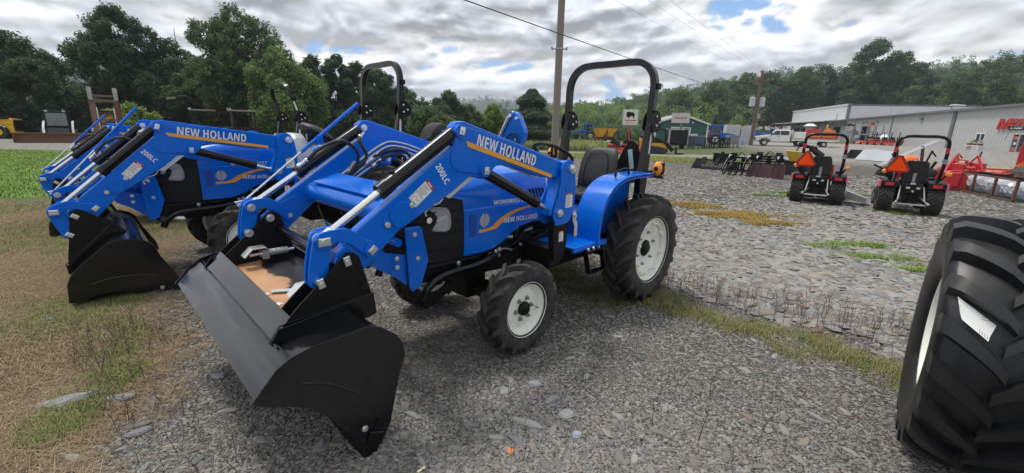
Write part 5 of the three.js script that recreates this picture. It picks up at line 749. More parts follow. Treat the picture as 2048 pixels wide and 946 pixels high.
// ---------- red sub-compact tractors seen from behind ----------
function redTractor(pos, turn, label, deck) {
  const t = thing('small_tractor', label, 'tractor', pos, turn, 'small red tractors parked on the stone yard');
  part('chassis', [bx(-1.3, .12, .28, .62, -.16, .16, .03), bx(-.15, .2, .22, .66, -.24, .24, .04), rod([0, .33, -.38], [0, .33, .38], .07)], M.matte, t);
  part('hood', loft([[[-1.5, .55, -.22], [-1.5, .8, -.2], [-1.5, .8, .2], [-1.5, .55, .22]], [[-.6, .55, -.26], [-.6, .98, -.23], [-.6, .98, .23], [-.6, .55, .26]]], .4), M.red, t);
  part('floor', bx(-.75, -.1, .40, .44, -.45, .45, .01), M.black, t);
  for (const s of [-1, 1]) {
    const z = a => s * a;
    part('fender', loft([[[-.42, .5, z(.26)], [-.42, .5, z(.56)], [-.42, .56, z(.56)], [-.42, .56, z(.26)]], [[-.28, .68, z(.26)], [-.28, .68, z(.56)], [-.28, .74, z(.56)], [-.28, .74, z(.26)]], [[.0, .72, z(.26)], [.0, .72, z(.57)], [.0, .79, z(.56)], [.0, .79, z(.26)]], [[.26, .62, z(.26)], [.26, .62, z(.56)], [.26, .74, z(.56)], [.26, .74, z(.26)]]].map(R => s > 0 ? R : R.slice().reverse()), .5), M.plastic, t);
    const tail = part('tail_lamp', bx(.262, .285, .64, .71, z(.33), z(.49), .006), std(lin(.55, .02, .03), .25), t);
    part('fender_corner', bx(.02, .27, .60, .745, z(.562), z(.60), .01), std(lin(.75, .12, .2), .35), t);
    const w = sub('rear_wheel', t); w.position.set(0, .33, s * .43);
    const ty = [carcass(.33, .29, .16, .018), ...lugs(.33, .29, 20, .018, true, -.5, .035)]; part('tyre', ty, M.tyre, w); part('rim', discZ(0, 0, s * .06, s * .11, .165, 24), M.rim, w);
    const f = sub('front_wheel', t); f.position.set(-1.25, .23, s * .42); part('tyre', [carcass(.23, .19, .12, .012), ...lugs(.23, .19, 16, .012, true, -.5, .03)], M.tyre, f); part('rim', discZ(0, 0, s * .04, s * .08, .12, 20), M.rim, f);
    part('roll_post', tube([[.13, .72, z(.40)], [.16, 1.0, z(.43)], [.19, 1.25, z(.435)]], .034, 12, 8), M.gloss, t);
    part('red_band', rod([.205, 1.40, z(.434)], [.215, 1.52, z(.43)], .036, .036, 10), std(lin(.5, .03, .04), .5), t); part('post_clamp', [rod([.19, 1.18, z(.434)], [.195, 1.28, z(.436)], .042, .042, 10), rod([.19, 1.24, z(.38)], [.19, 1.24, z(.49)], .01)], M.steel, t);
    const tl = part('signal_lamp', (() => { const g = new THREE.SphereGeometry(.06, 14, 10); g.scale(.6, .85, 1); g.translate(.2, .96, z(.54)); return g; })(), M.amber, t); part('lamp_stalk', bar([.15, .80, z(.44)], [.2, .95, z(.52)], .03, .03), M.black, tl);
    part('lower_link', [rod([.15, .42, z(.16)], [.58, .30, z(.27)], .022), capEnd([.58, .30, z(.27)], .034)], M.steel, t); part('lift_rod', [rod([.2, .64, z(.2)], [.42, .34, z(.23)], .016)], M.steel, t);
    part('link_chain', rod([.12, .30, z(.08)], [.5, .26, z(.24)], .012), M.steel, t);
  }
  part('roll_hoop', tube([[.19, 1.25, -.436], [.21, 1.5, -.432], [.225, 1.67, -.41], [.23, 1.745, -.31], [.23, 1.76, 0], [.23, 1.745, .31], [.225, 1.67, .41], [.21, 1.5, .432], [.19, 1.25, .436]], .034, 60, 10), M.gloss, t);
  part('seat_pan', [bx(-.35, .1, .70, .80, -.22, .22, .04), bx(-.2, .15, .62, .72, -.18, .18, .02)], M.vinyl, t);
  part('seat_back', loft([[.10, .74, .21], [.12, .95, .225], [.17, 1.15, .20], [.19, 1.22, .16]].map(([x, y, w]) => [[x - .08, y, -w * .9], [x - .1, y, 0], [x - .08, y, w * .9], [x, y, w], [x + .03, y, w * .8], [x + .03, y, -w * .8], [x, y, -w]]), .7), M.vinyl, t); part('seat_bracket', [discZ(0, 0, .0, .03, .03).rotateY(Math.PI / 2).translate(.17, .92, 0), bx(.12, .17, .72, .90, -.03, .03, .01)], M.steel, t);
  part('steering_wheel', [new THREE.TorusGeometry(.17, .015, 8, 28).rotateX(Math.PI / 2).rotateZ(-.5).translate(-.52, 1.02, 0), rod([-.62, .75, 0], [-.53, 1.0, 0], .025)], M.black, t);
  part('lever_bank', [rod([-.2, .7, .33], [-.22, .9, .33], .01), rod([-.1, .7, .35], [-.1, .88, .36], .01), bx(-.3, .05, .66, .76, .28, .4, .03), bx(-.35, -.15, .68, .84, -.42, -.30, .02)], M.black, t);
  part('hitch_block', [bx(.18, .3, .48, .70, -.14, .14, .03), bx(.22, .36, .28, .34, -.05, .05), rod([.2, .4, 0], [.34, .4, 0], .03)], M.black, t); part('drawbar', [bx(.1, .62, .235, .265, -.03, .03), rod([.5, .26, -.26], [.5, .26, .26], .022)], M.steel, t); part('hitch_fittings', [bx(.29, .33, .60, .64, -.12, -.06), bx(.29, .33, .60, .64, .05, .12), rod([.3, .55, 0], [.38, .55, 0], .02), bx(.28, .34, .70, .73, -.03, .06)], M.zinc, t);
  const smv = sub('warning_triangle', t); const tri = (R, c) => { const p = []; for (let k = 0; k < 3; k++) { const a = Math.PI / 2 + k * 2.0944; for (const d of [-c, c]) p.push([Math.cos(a + d) * R, Math.sin(a + d) * R]); } return p; };
  part('red_border', ext(tri(.235, .20), 0, .006, 0).rotateY(Math.PI / 2).translate(.27, 1.10, .335), std(lin(.28, .012, .02), .4), smv); part('orange_face', ext(tri(.20, .05), 0, .004, 0).rotateY(Math.PI / 2).translate(.277, 1.095, .335), phy(lin(1.0, .085, .004), .7, 0, { specularIntensity: .2 }), smv); part('bracket', bx(.22, .265, .72, 1.0, .32, .36), M.black, smv);
  if (deck) { part('mower_deck', loft([[[-.9, .10, -.62], [-.9, .10, .62], [-.45, .10, .62], [-.45, .10, -.62]], [[-.85, .26, -.55], [-.85, .26, .55], [-.5, .26, .55], [-.5, .26, -.55]]], .4), M.black, t); part('discharge_chute', loft([[[-.8, .12, -.60], [-.45, .12, -.60], [-.45, .34, -.60], [-.8, .34, -.60]], [[-.7, .08, -1.05], [-.35, .08, -1.05], [-.35, .20, -1.05], [-.7, .20, -1.05]]], .4), M.grey, t); part('gauge_wheel', [discZ(-.75, .09, .64, .72, .085)], M.rubber, t); }
  return t;
}
redTractor([7.96, 0, -11.28], -2.24, 'small red tractor with a mower deck chute sticking out', true);
redTractor([9.24, 0, -10.05], -2.17, 'small red tractor without a deck, parked beside the wire cage', false);
// ---------- black attachments on the stone ----------
{ const t = thing('rake_bucket', 'black slotted rock bucket lying on the gravel', 'bucket attachment', [9.87, 0, -21.4], -1.04); const w = 1.02;
  part('floor_rail', [bx(-w, w, 0, .06, .35, .43), bx(-w, w, .02, .08, -.3, -.2)], M.gloss, t);
  for (let i = 0; i < 17; i++) { const x = -w + .06 + i * .1175; part('tine', bar([x, .04, .4], [x, .42, .12], .035, .05), M.gloss, t); }
  part('panel', bx(-.62, -.40, .05, .42, .20, .24).rotateX(-.4).translate(0, .1, .1), M.gloss, t); part('panel', bx(.12, .34, .05, .42, .20, .24).rotateX(-.4).translate(0, .1, .1), M.gloss, t); part('top_rail', bx(-w, w, .42, .48, .06, .14), M.gloss, t);
  for (const s of [-1, 1]) part('side', ext([[-.3, 0], [.42, .02], [.1, .48], [-.3, .45]], -.02, .02, .003).rotateY(-Math.PI / 2).translate(s * w, 0, 0), M.gloss, t);
  part('mount_plate', [bx(-.35, .62, .30, .78, -.32, -.26, .02), bx(-.32, .58, .74, .80, -.36, -.2, .02), bx(.08, .2, .78, .88, -.34, -.24)], M.gloss, t); }
function grapple(pos, turn, label, seed, accent) {
  const r = rng(seed), t = thing('root_grapple', label, 'grapple', pos, turn, 'black grapples on the stone yard');
  for (let i = 0; i < 6; i++) { const x = -.55 + i * .22; part('lower_tine', ext([[-.45, .55], [-.35, .62], [-.2, .3], [.1, .1], [.5, .06], [.55, .0], [.1, .0], [-.3, .14]], x - .012, x + .012, .002).rotateY(-Math.PI / 2), M.gloss, t); }
  for (const s of [-1, 1]) for (let i = 0; i < 2; i++) { const x = s * (.25 + i * .22); part('upper_jaw', ext([[-.4, .6], [-.3, .75], [.1, .72], [.4, .45], [.5, .12], [.42, .12], [.3, .42], [.05, .6], [-.3, .62]], x - .012, x + .012, .002).rotateY(-Math.PI / 2), M.gloss, t); }
  for (const s of [-1, 1]) { const c = part('grapple_cylinder', [rod([s * .36, .66, -.3], [s * .36, .88, .12], .035)], M.gloss, t); part('ram', rod([s * .36, .88, .12], [s * .36, .78, .3], .018), M.chrome, c); }
  part('cross_tube', [rod([-.6, .55, -.4], [.6, .55, -.4], .04), rod([-.6, .2, -.2], [.6, .2, -.2], .03)], M.gloss, t); part('mount_plate', [bx(-.55, .55, .2, .28, -.5, -.44, .01), bx(-.55, .55, .72, .8, -.5, -.44, .01), bx(-.55, -.45, .2, .8, -.5, -.44, .01), bx(.45, .55, .2, .8, -.5, -.44, .01), bx(-.08, .08, .2, .8, -.5, -.44, .01), bx(-.5, -.25, .7, .95, -.48, -.40, .02), bx(.25, .5, .7, .95, -.48, -.4, .02)], M.black, t);
  part('hose', tube([[-.2, .75, -.3], [0, 1.0, -.1], [.2, .85, .1], [.3, .7, .25]], .018, 20), M.rubber, t); part('bright_pins', [[-.5, .6, -.4], [.5, .6, -.4], [-.36, .86, .1], [.36, .86, .1]].map(p => bx(p[0] - .05, p[0] + .05, p[1] - .03, p[1] + .03, p[2] - .03, p[2] + .05, .01)), M.silver, t);
  if (accent) { part('shield', loft([[[-.65, .02, .2], [.65, .02, .2], [.65, .02, .3], [-.65, .02, .3]], [[-.65, .55, -.05], [.65, .55, -.05], [.65, .55, .05], [-.65, .55, .05]]], .3), accent, t); }
}
grapple([9.3, 0, -18.0], -.75, 'black grapple with curved tines beside the slotted rock bucket', 3);
grapple([10.15, 0, -17.5], -.6, 'black grapple with a dark red shield plate', 4, std(lin(.06, .008, .014), .35));
grapple([11.3, 0, -19.4], -.5, 'black grapple standing upright behind the red-shielded one', 5);
{ const t = thing('box_bucket', 'dark grey box attachment under the yellow hopper', 'attachment', [12.7, 0, -19.6], -.55); part('box', loft([[[-.6, 0, -.4], [.9, 0, -.4], [.9, 0, .4], [-.6, 0, .4]], [[-.75, .55, -.5], [1.0, .55, -.5], [1.0, .55, .5], [-.75, .55, .5]]], .3), std(lin(.05, .055, .06), .5), t); part('rim_bar', [bx(-.78, 1.02, .55, .6, .46, .54), bx(-.78, 1.02, .55, .6, -.54, -.46)], M.black, t); }
{ const t = thing('yellow_hopper', 'yellow hopper sitting on the dark grey box attachment', 'hopper', [12.75, .6, -19.6], -.55); part('tub', loft([[[-.35, 0, -.3], [.35, 0, -.3], [.35, 0, .3], [-.35, 0, .3]], [[-.55, .45, -.4], [.45, .40, -.4], [.45, .40, .4], [-.55, .45, .4]]], .4), std(lin(.62, .36, .04), .5), t); part('spout', loft([[[.3, .05, -.15], [.3, .3, -.15], [.3, .3, .15], [.3, .05, .15]], [[.75, .0, -.1], [.75, .18, -.1], [.75, .18, .1], [.75, 0, .1]]], .4), std(lin(.6, .33, .04), .5), t); }
{ const t = thing('skid_auger', 'black auger frame leaning behind the yellow hopper', 'auger', [13.6, 0, -20.2], -.8); part('frame', [bar([-.5, 0, 0], [.1, 1.3, 0], .1, .1), bar([.6, 0, 0], [.15, 1.3, 0], .1, .1), bar([-.35, .5, 0], [.45, .5, 0], .08, .08)], M.black, t); part('motor', [rod([.1, 1.1, 0], [.5, .85, .1], .13), rod([0, 1.2, 0], [-.5, 1.35, .1], .08)], M.black, t); part('ring', new THREE.TorusGeometry(.28, .03, 8, 22).translate(-.25, 1.0, .1), M.black, t); part('pins', [bx(.1, .3, 1.25, 1.3, 0, .1), bx(.0, .1, .9, 1.0, .05, .12)], M.silver, t); }
// ---------- pile of implements by the store ----------
function openBucket(pos, turn, label, mat, film) { const t = thing('loader_bucket', label, 'bucket', pos, turn); const P = [[-.55, .0], [.5, .0], [.6, .06], [.55, .3], [.35, .7]]; part('shell', sheet(P, .04, -1.1, 1.1), mat, t); for (const s of [-1, 1]) part('side', ext([[-.55, 0], [.5, 0], [.6, .06], [.55, .3], [.35, .7], [-.1, .35]], s * 1.1 - .02, s * 1.1 + .02, .004), mat, t); if (film) part('wrapping_film', loft([[[-.62, .02, -1.12], [.64, .02, -1.12], [.58, .45, -1.12], [.3, .78, -1.12]], [[-.5, .04, -.3], [.66, .03, -.3], [.6, .5, -.3], [.25, .86, -.3]], [[-.66, .02, .4], [.64, .02, .4], [.5, .42, .4], [.36, .74, .4]], [[-.62, .02, 1.12], [.64, .02, 1.12], [.58, .45, 1.12], [.3, .78, 1.12]]], .2), film, t); return t; }
M.film = new THREE.MeshPhysicalMaterial({ color: lin(.62, .65, .70), roughness: .22, transmission: .35, thickness: 0, clearcoat: .4, side: THREE.DoubleSide });
openBucket([28.2, .02, -35.5], .5, 'bare dark loader bucket lying at the edge of the paved lot', std(lin(.07, .07, .075), .5)); openBucket([27.4, .02, -33.2], .4, 'loader bucket wrapped in clear plastic film', M.grey, M.film);
{ const t = thing('panel_stack', 'grey ribbed steel panels propped at a slant behind the red tractor', 'panels', [17.9, 0, -20.0], -.55); for (let i = 0; i < 5; i++) part('panel', bar([-.95 + i * .02, .45, -.25 + i * .12], [.85 + i * .02, 1.65, -.35 + i * .12], .10, .03), M.silver, t); part('trestle', [bar([-.6, 0, 0], [-.5, .8, 0], .1, .1), bar([.6, 0, 0], [.45, 1.4, 0], .1, .1), bx(-.8, .8, 0, .06, -.4, .4)], M.rust, t); }
{ const t = thing('orange_spreader', 'speckled orange spreader tub behind the second red tractor', 'spreader', [16.1, 0, -17.9], -.3); t.scale.set(.62, .95, .62); part('tub', new THREE.LatheGeometry([[.2, .35], [.48, .55], [.56, .85], [.5, 1.0], [.3, 1.08], [0, 1.1]].map(p => new THREE.Vector2(...p)), 24), std(lin(.85, .16, .03), .5), t); part('stand', [bar([-.3, 0, -.2], [-.2, .5, -.1], .06, .06), bar([.3, 0, -.2], [.2, .5, -.1], .06, .06), bar([0, 0, .35], [0, .5, .15], .06, .06)], M.black, t); for (const [a, y] of [[.2, .9], [.7, .95], [1.3, .88], [4.2, .9], [5, .8], [5.6, .92], [3.6, .92]]) part('spot', new THREE.SphereGeometry(.045, 8, 6).translate(Math.cos(a) * .53, y, Math.sin(a) * .53), M.white, t); }
function tiller(pos, turn, label, paint, seed) {
  const r = rng(seed), t = thing('rotary_tiller', label, 'tiller', pos, turn, 'red tillers in the implement pile');
  part('hood', sheet(smooth([[-.45, .15], [-.4, .5], [-.1, .66], [.25, .6], [.42, .3]], 12).map(p => [p[0], p[1]]), .02, -.8, .8), paint, t); for (const s of [-1, 1]) part('end_plate', ext(smooth([[-.45, .05], [-.4, .5], [-.1, .66], [.25, .6], [.42, .3], [.3, .03]], 18, true).map(p => [p[0], p[1]]), s * .8 - .015, s * .8 + .015, .003), paint, t);
  part('gearbox', [bx(-.2, .15, .6, .9, -.18, .18, .04), rod([-.3, .75, 0], [.4, .75, 0], .05)], paint, t); part('mast', [bar([-.3, .6, -.3], [-.15, 1.15, 0], .06, .06), bar([-.3, .6, .3], [-.15, 1.15, 0], .06, .06), bar([-.15, 1.12, 0], [.35, .62, 0], .05, .05)], paint, t);
  part('chain_case', bx(-.25, .2, .12, .62, .83, .92, .04), M.red, t); part('tines', [...Array(10)].map((_, i) => { const z = -.7 + i * .155, a = i * 1.3; return bar([0, .25, z], [Math.cos(a) * .24, .25 + Math.sin(a) * .22, z + .04], .05, .02); }), M.black, t); part('fittings', [bx(-.05, .1, .9, .98, -.05, .05, .01), bx(.1, .2, .66, .72, -.5, -.4, .01), bx(-.3, -.2, .56, .62, .4, .55, .01)], std(lin(.75, .7, .5), .5), t);
}
tiller([15.9, 0, -15.6], -.9, 'red rotary tiller beside the orange box, closest to the red tractor', M.red, 1); tiller([17.3, 0, -16.3], .3, 'red rotary tiller lying across behind the first one', M.red, 2); tiller([18.6, 0, -18.2], -.4, 'red tiller half hidden by the black mower decks', std(lin(.35, .02, .03), .5), 3);
for (const [p, a, l] of [[[17.5, 0, -18.6], .2, 'black mower deck with a tall lever in the implement pile'], [[19.6, 0, -18.6], .9, 'black rounded mower deck behind the red chute'], [[16.4, 0, -18.9], 1.6, 'black mower deck stood on edge by the spreader tub']]) { const t = thing('mower_deck', l, 'mower deck', p, a, 'black mower decks in the implement pile'); part('shell', new THREE.SphereGeometry(.62, 20, 10, 0, 6.3, 0, 1.5).scale(1, .75, .8).translate(0, .1, 0), M.black, t); part('frame', [bar([-.5, .3, -.4], [.5, .55, -.4], .06, .06), bar([-.1, .5, 0], [.05, 1.25, .1], .05, .05), bar([.05, 1.2, .1], [.3, 1.0, .1], .04, .04), rod([.2, .5, .1], [.25, .8, .2], .05)], M.black, t); part('pulley', discZ(.1, .62, -.05, .02, .14).rotateX(0), M.steel, t); part('caster', discZ(-.6, .12, .3, .4, .12), M.rubber, t); }
{ const t = thing('orange_toolbox', 'orange-brown wooden box beside the red chute', 'box', [18.9, 0, -17.1], -.7); part('box', bx(-.55, .55, .1, .62, -.35, .35, .02), std(lin(.55, .22, .04), .6), t); part('lid', bx(-.57, .57, .62, .68, -.37, .37, .02), std(lin(.5, .2, .04), .6), t); part('skids', [bx(-.5, .5, 0, .1, -.3, -.2), bx(-.5, .5, 0, .1, .2, .3)], woodGrey, t); }
{ const t = thing('snow_blower', 'tall red chute of a snow blower with an orange deflector', 'snow blower', [20.3, 0, -17.6], -.75); part('housing', [loft([[[-.5, 0, -.5], [.5, 0, -.5], [.5, 0, .3], [-.5, 0, .3]], [[-.5, .6, -.5], [.5, .6, -.5], [.5, .6, .1], [-.5, .6, .1]]], .3)], M.red, t); part('chute', loft([[[-.1, .5, -.1], [.1, .5, -.1], [.1, .5, .1], [-.1, .5, .1]], [[-.09, 1.3, -.1], [.09, 1.3, -.1], [.09, 1.3, .08], [-.09, 1.3, .08]], [[-.06, 1.75, -.05], [.12, 1.75, -.05], [.12, 1.75, .12], [-.06, 1.75, .12]]], .4), M.red, t); part('chute_hood', loft([[[-.08, 1.72, -.1], [.12, 1.72, -.1], [.12, 1.72, .1], [-.08, 1.72, .1]], [[.25, 1.7, -.16], [.42, 1.45, -.16], [.42, 1.45, .16], [.25, 1.7, .16]], [[.4, 1.32, -.2], [.5, 1.18, -.2], [.5, 1.18, .2], [.4, 1.32, .2]]].map(R => R), .4), std(lin(.85, .12, .1), .5), t); part('deflector', loft([[[.0, .85, -.2], [.4, 1.05, -.2], [.4, 1.05, .2], [.0, .85, .2]], [[-.1, .5, -.2], [.15, .55, -.2], [.15, .55, .2], [-.1, .5, .2]]], .3), std(lin(.75, .2, .03), .5), t); part('handle', bar([-.9, .25, .1], [.0, .8, .1], .04, .04), std(lin(.7, .6, .35), .6), t); }
{ const t = thing('wire_cage', 'low steel-framed cage of white wrapped rolls beside the red tractor', 'cage', [15.35, 0, -13.55], 1.18); for (const x of [-1.5, -.5, .6, 1.7]) { for (const z of [-.45, .45]) part('post', bx(x - .03, x + .03, 0, .62, z - .03, z + .03), M.rust, t); part('cross_bar', bx(x - .03, x + .03, .6, .66, -.45, .45), M.black, t); } for (const z of [-.45, .45]) for (const y of [.0, .6]) part('rail', bx(-1.53, 1.73, y, y + .05, z - .03, z + .03), M.rust, t); }
for (const [x, l, k] of [[-1.0, 'crumpled white wrapped roll at the tractor end of the cage', 1], [.05, 'middle white wrapped roll in the cage', 2], [1.15, 'white wrapped roll at the far end of the cage', 3]]) { const r = rng(k + 80), rings = []; for (let i = 0; i <= 12; i++) { const R = []; for (let j = 0; j < 16; j++) { const a = j / 16 * 6.283, q = .25 * (1 + (r() - .5) * .22) * (i === 0 || i === 12 ? .7 : 1); R.push([-.47 + i / 12 * .94, .32 + Math.sin(a) * q, -Math.cos(a) * q * 1.45]); } rings.push(R); } const g = loft(rings, .3); const c = Math.cos(1.18), s = Math.sin(1.18); one('wrapped_roll', g, M.film, l, 'roll', [15.35 + x * c, .0, -13.55 - x * s], 1.18, 'white wrapped rolls in the cage'); }
{ const t = thing('rusty_trailer', 'rusty flat trailer frame behind the wire cage', 'trailer', [18.2, 0, -14.6], 1.15); part('bed_frame', [bx(-1.8, 1.8, .55, .66, -.6, -.5), bx(-1.8, 1.8, .55, .66, .5, .6), bx(-1.8, -1.7, .55, .66, -.6, .6), bx(1.7, 1.8, .55, .66, -.6, .6)], M.rust, t); for (const x of [-1.6, 0, 1.6]) part('stake', bx(x - .04, x + .04, .6, 1.05, .5, .58), M.rust, t); part('tarp', loft([[[-.9, .66, -.5], [-.9, .66, .5], [-.9, .75, 0], [-.9, .7, -.3]], [[.4, .66, -.55], [.4, .66, .55], [.4, 1.05, .1], [.4, 1.0, -.25]], [[1.7, .66, -.5], [1.7, .66, .5], [1.7, .75, .1], [1.7, .72, -.2]]], .3), std(lin(.04, .04, .045), .7), t); for (const x of [-.6, .6]) part('wheel', discZ(x, .3, .62, .8, .3), M.rubber, t); for (const x of [-.6, .6]) part('wheel', discZ(x, .3, -.8, -.62, .3), M.rubber, t); }
one('plank', [bx(-1.2, 1.2, 0, .06, -.12, .12)], woodBrown, 'weathered timber plank lying in front of the red tillers', 'plank', [14.6, 0, -14.9], .3);
// ---------- pickup truck with flat bed and red service body ----------
{
  const t = thing('pickup_truck', 'white crew-cab pickup with a flat bed and red service body', 'truck', [35.0, H(35.0, -57), -57.0], -.42); // front points to -x
  const c = 2;
  part('cab', [ext([[-3.55, .62], [-3.6, 1.0], [-3.45, 1.18], [-2.45, 1.3], [-2.15, 1.36], [-1.45, 1.98], [-1.3, 2.02], [.15, 2.02], [.25, 1.9], [.3, .55], [-1.0, .5], [-1.85, .5], [-1.95, .75], [-2.3, .95], [-2.75, .95], [-3.1, .75], [-3.15, .55]], -.95, .95, .08)], M.white, t);
  for (const s of [-1, 1]) { part('front_window', ext([[-1.85, 1.4], [-1.4, 1.88], [-.95, 1.9], [-.95, 1.38]], s * .955 - .01, s * .955 + .01, 0), M.darkGlass, t); part('rear_window', ext([[-.85, 1.38], [-.85, 1.9], [.05, 1.9], [.08, 1.38]], s * .955 - .01, s * .955 + .01, 0), M.darkGlass, t); part('door_seam', [bx(-.92, -.89, .6, 1.9, s * .955 - .006, s * .955 + .006), bx(-1.92, -1.89, .7, 1.4, s * .955 - .006, s * .955 + .006)], M.grey, t); part('door_handle', bx(-1.15, -1.0, 1.18, 1.23, s * .96 - .02, s * .96 + .02), M.black, t); part('mirror', bx(-1.95, -1.8, 1.35, 1.65, s * 1.1 - .08, s * 1.1 + .08, .03), M.black, t); }
  part('windscreen', bar([-2.13, 1.38, 0], [-1.5, 1.94, 0], 1.6, .02), M.darkGlass, t); part('grille', bx(-3.64, -3.58, .72, 1.05, -.7, .7, .01), M.black, t); for (const s of [-1, 1]) part('headlight', bx(-3.62, -3.5, .8, 1.05, s * .86 - .12, s * .86 + .12, .02), M.lens, t); part('front_bumper', bx(-3.75, -3.55, .48, .7, -.95, .95, .04), M.silver, t);
  for (const s of [-1, 1]) for (const x of [-2.52, 1.35]) { const w = sub('wheel', t); part('tyre', discZ(x, .40, s * .68, s * .97, .40, 28), M.rubber, w); part('rim', discZ(x, .40, s * .94, s * .985, .21, 20), M.silver, w); }
  part('chassis', bx(-3.2, 4.2, .45, .62, -.45, .45), M.black, t); part('flat_bed', [bx(.45, 5.4, .85, 1.0, -1.15, 1.15, .01)], std(lin(.45, .38, .28), .8), t); part('bed_rail', [bx(.45, 5.4, .72, .86, 1.1, 1.16), bx(.45, 5.4, .72, .86, -1.16, -1.1)], M.white, t);
  part('headache_rack', [bx(.45, .55, 1.0, 2.0, -1.0, 1.0)], M.silver, t); part('welder_box', bx(.6, 1.9, 1.0, 1.8, -.7, .9, .04), M.white, t); part('red_tank', [bx(2.0, 3.4, 1.0, 2.2, -.9, .9, .05)], M.red, t); part('red_body', bx(2.0, 5.2, 1.0, 1.55, .92, 1.1, .03), M.red, t); part('orange_machine', [bx(3.9, 5.0, 1.55, 2.05, -.4, .5, .06), bx(4.1, 4.5, 2.0, 2.25, -.2, .2, .03)], std(lin(.8, .2, .03), .5), t); part('gold_stripe', [bx(2.4, 3.4, 1.25, 1.33, 1.1, 1.107), bx(3.6, 4.9, 1.25, 1.33, 1.1, 1.107)], std(lin(.6, .42, .1), .5), t);
  for (const s of [-1, 1]) { const w = sub('wheel', t); part('tyre', discZ(3.9, .36, s * .75, s * 1.02, .36, 24), M.rubber, w); part('rim', discZ(3.9, .36, s * 1.0, s * 1.03, .18, 18), M.silver, w); } part('toolbox', bx(2.0, 3.2, .5, .82, .8, 1.12, .02), M.white, t);
}
// ---------- green shed, signs ----------
{
  const t = thing('green_shed', 'small dark green metal shed with white trim and an open door', 'shed', [20.6, H(20.6, -55), -55], -.1), w = 3.1, M2 = std(lin(.035, .11, .095), .6);
  const P = [[-w, 0], [-1.15, 0], [-1.15, 2.15], [1.0, 2.15], [1.0, 0], [w, 0], [w, 2.75], [0, 3.75], [-w, 2.75]];
  part('front_wall', ext(P, -.1, 0, 0), M2, t); for (let i = 0; i < 14; i++) { const x = -w + .25 + i * .43, top = 3.72 - Math.abs(x) * .323, lo = x > -1.2 && x < 1.05 ? 2.2 : 0; part('rib', bx(x - .03, x + .03, lo, top, 0, .025), M2, t); }
  part('side_wall', [bx(-w, -w + .1, 0, 2.75, -8, -.1), bx(w - .1, w, 0, 2.75, -8, -.1)], M2, t); part('back_wall', ext([[-w, 0], [w, 0], [w, 2.75], [0, 3.75], [-w, 2.75]], -8.1, -8, 0), M2, t);
  for (const s of [-1, 1]) { part('roof_slope', sheet([[s * (w + .25), 2.68], [0, 3.82]].map(p => p), .06, -8.2, .15), M.grey, t); part('rake_trim', bar([s * (w + .25), 2.64, .18], [0, 3.76, .18], .06, .18), M.white, t); part('corner_trim', bx(s * w - .08, s * w + .08, 0, 2.72, .0, .06), M.white, t); }
  part('door_frame', [bx(-1.27, -1.13, 0, 2.25, 0, .06), bx(.98, 1.12, 0, 2.25, 0, .06), bx(-1.27, 1.12, 2.15, 2.28, 0, .06), bx(.28, .36, 0, 2.15, -.02, .05)], M.white, t); part('raised_door', bx(-1.1, .28, 1.75, 2.15, -.05, 0), M.white, t); part('white_panel', bx(1.2, 2.0, .5, 1.5, .03, .08), M.white, t); part('shed_interior', [bx(-2.9, 2.9, .0, 2.6, -7.8, -7.7), bx(-2.9, 2.9, 0, .03, -7.7, -.12)], M.siding, t); part('wall_lamp', bx(1.2, 1.3, 2.7, 2.95, .03, .2), M.white, t); part('eave_lamp', bx(-w - .5, -w - .1, 2.3, 2.42, .0, .3), M.white, t);
  const s = thing('maker_sign', 'white board on a post lettered YANMAR in front of the green shed', 'sign', [19.55, H(19.55, -53), -53], -.2); part('post', bx(.12, .34, 0, 3.2, -.1, .1), woodGrey, s); part('board', bx(-.95, 1.05, 2.85, 3.85, .1, .2, .02), std(lin(.62, .61, .58), .6), s); part('board_frame', [bx(-1.0, 1.1, 3.85, 3.92, .08, .22), bx(-1.0, 1.1, 2.78, 2.85, .08, .22)], M.paleTrim, s); part('lettering', turned(word('YANMAR', 1.4, .26, .01), 0, -.65, 3.22, .201), M.red, s); part('notice', bx(.0, .45, 1.1, 1.75, .1, .14), M.white, s);
  const b = thing('bull_sign', 'white square sign with a black bull on a red post', 'sign', [10.9, H(10.9, -42), -42], -.15); part('post', [bx(-.18, .02, 0, 2.75, -.08, .08)], M.red, b); part('cabinet', bx(-.78, .68, 2.3, 3.75, -.12, .12, .03), std(lin(.45, .46, .45), .5), b); part('face', bx(-.70, .55, 2.38, 3.68, .12, .14), std(lin(.72, .72, .70), .5), b);
  part('bull_emblem', ext(smooth([[-.38, 3.05], [-.42, 3.25], [-.35, 3.42], [-.18, 3.48], [0, 3.42], [.18, 3.42], [.3, 3.3], [.38, 3.12], [.3, 3.08], [.28, 2.9], [.2, 2.88], [.18, 3.05], [0, 3.08], [-.1, 2.95], [-.2, 2.88], [-.26, 2.9], [-.22, 3.05], [-.3, 2.98]], 50, true).map(p => [p[0] - .05, p[1] + .08]), .14, .15, 0), M.dark, b); part('red_print', [bx(-.58, .45, 2.72, 2.82, .14, .147)], std(lin(.6, .05, .05), .5), b); part('grey_print', bx(-.5, .38, 2.52, 2.58, .14, .147), M.grey, b);
}
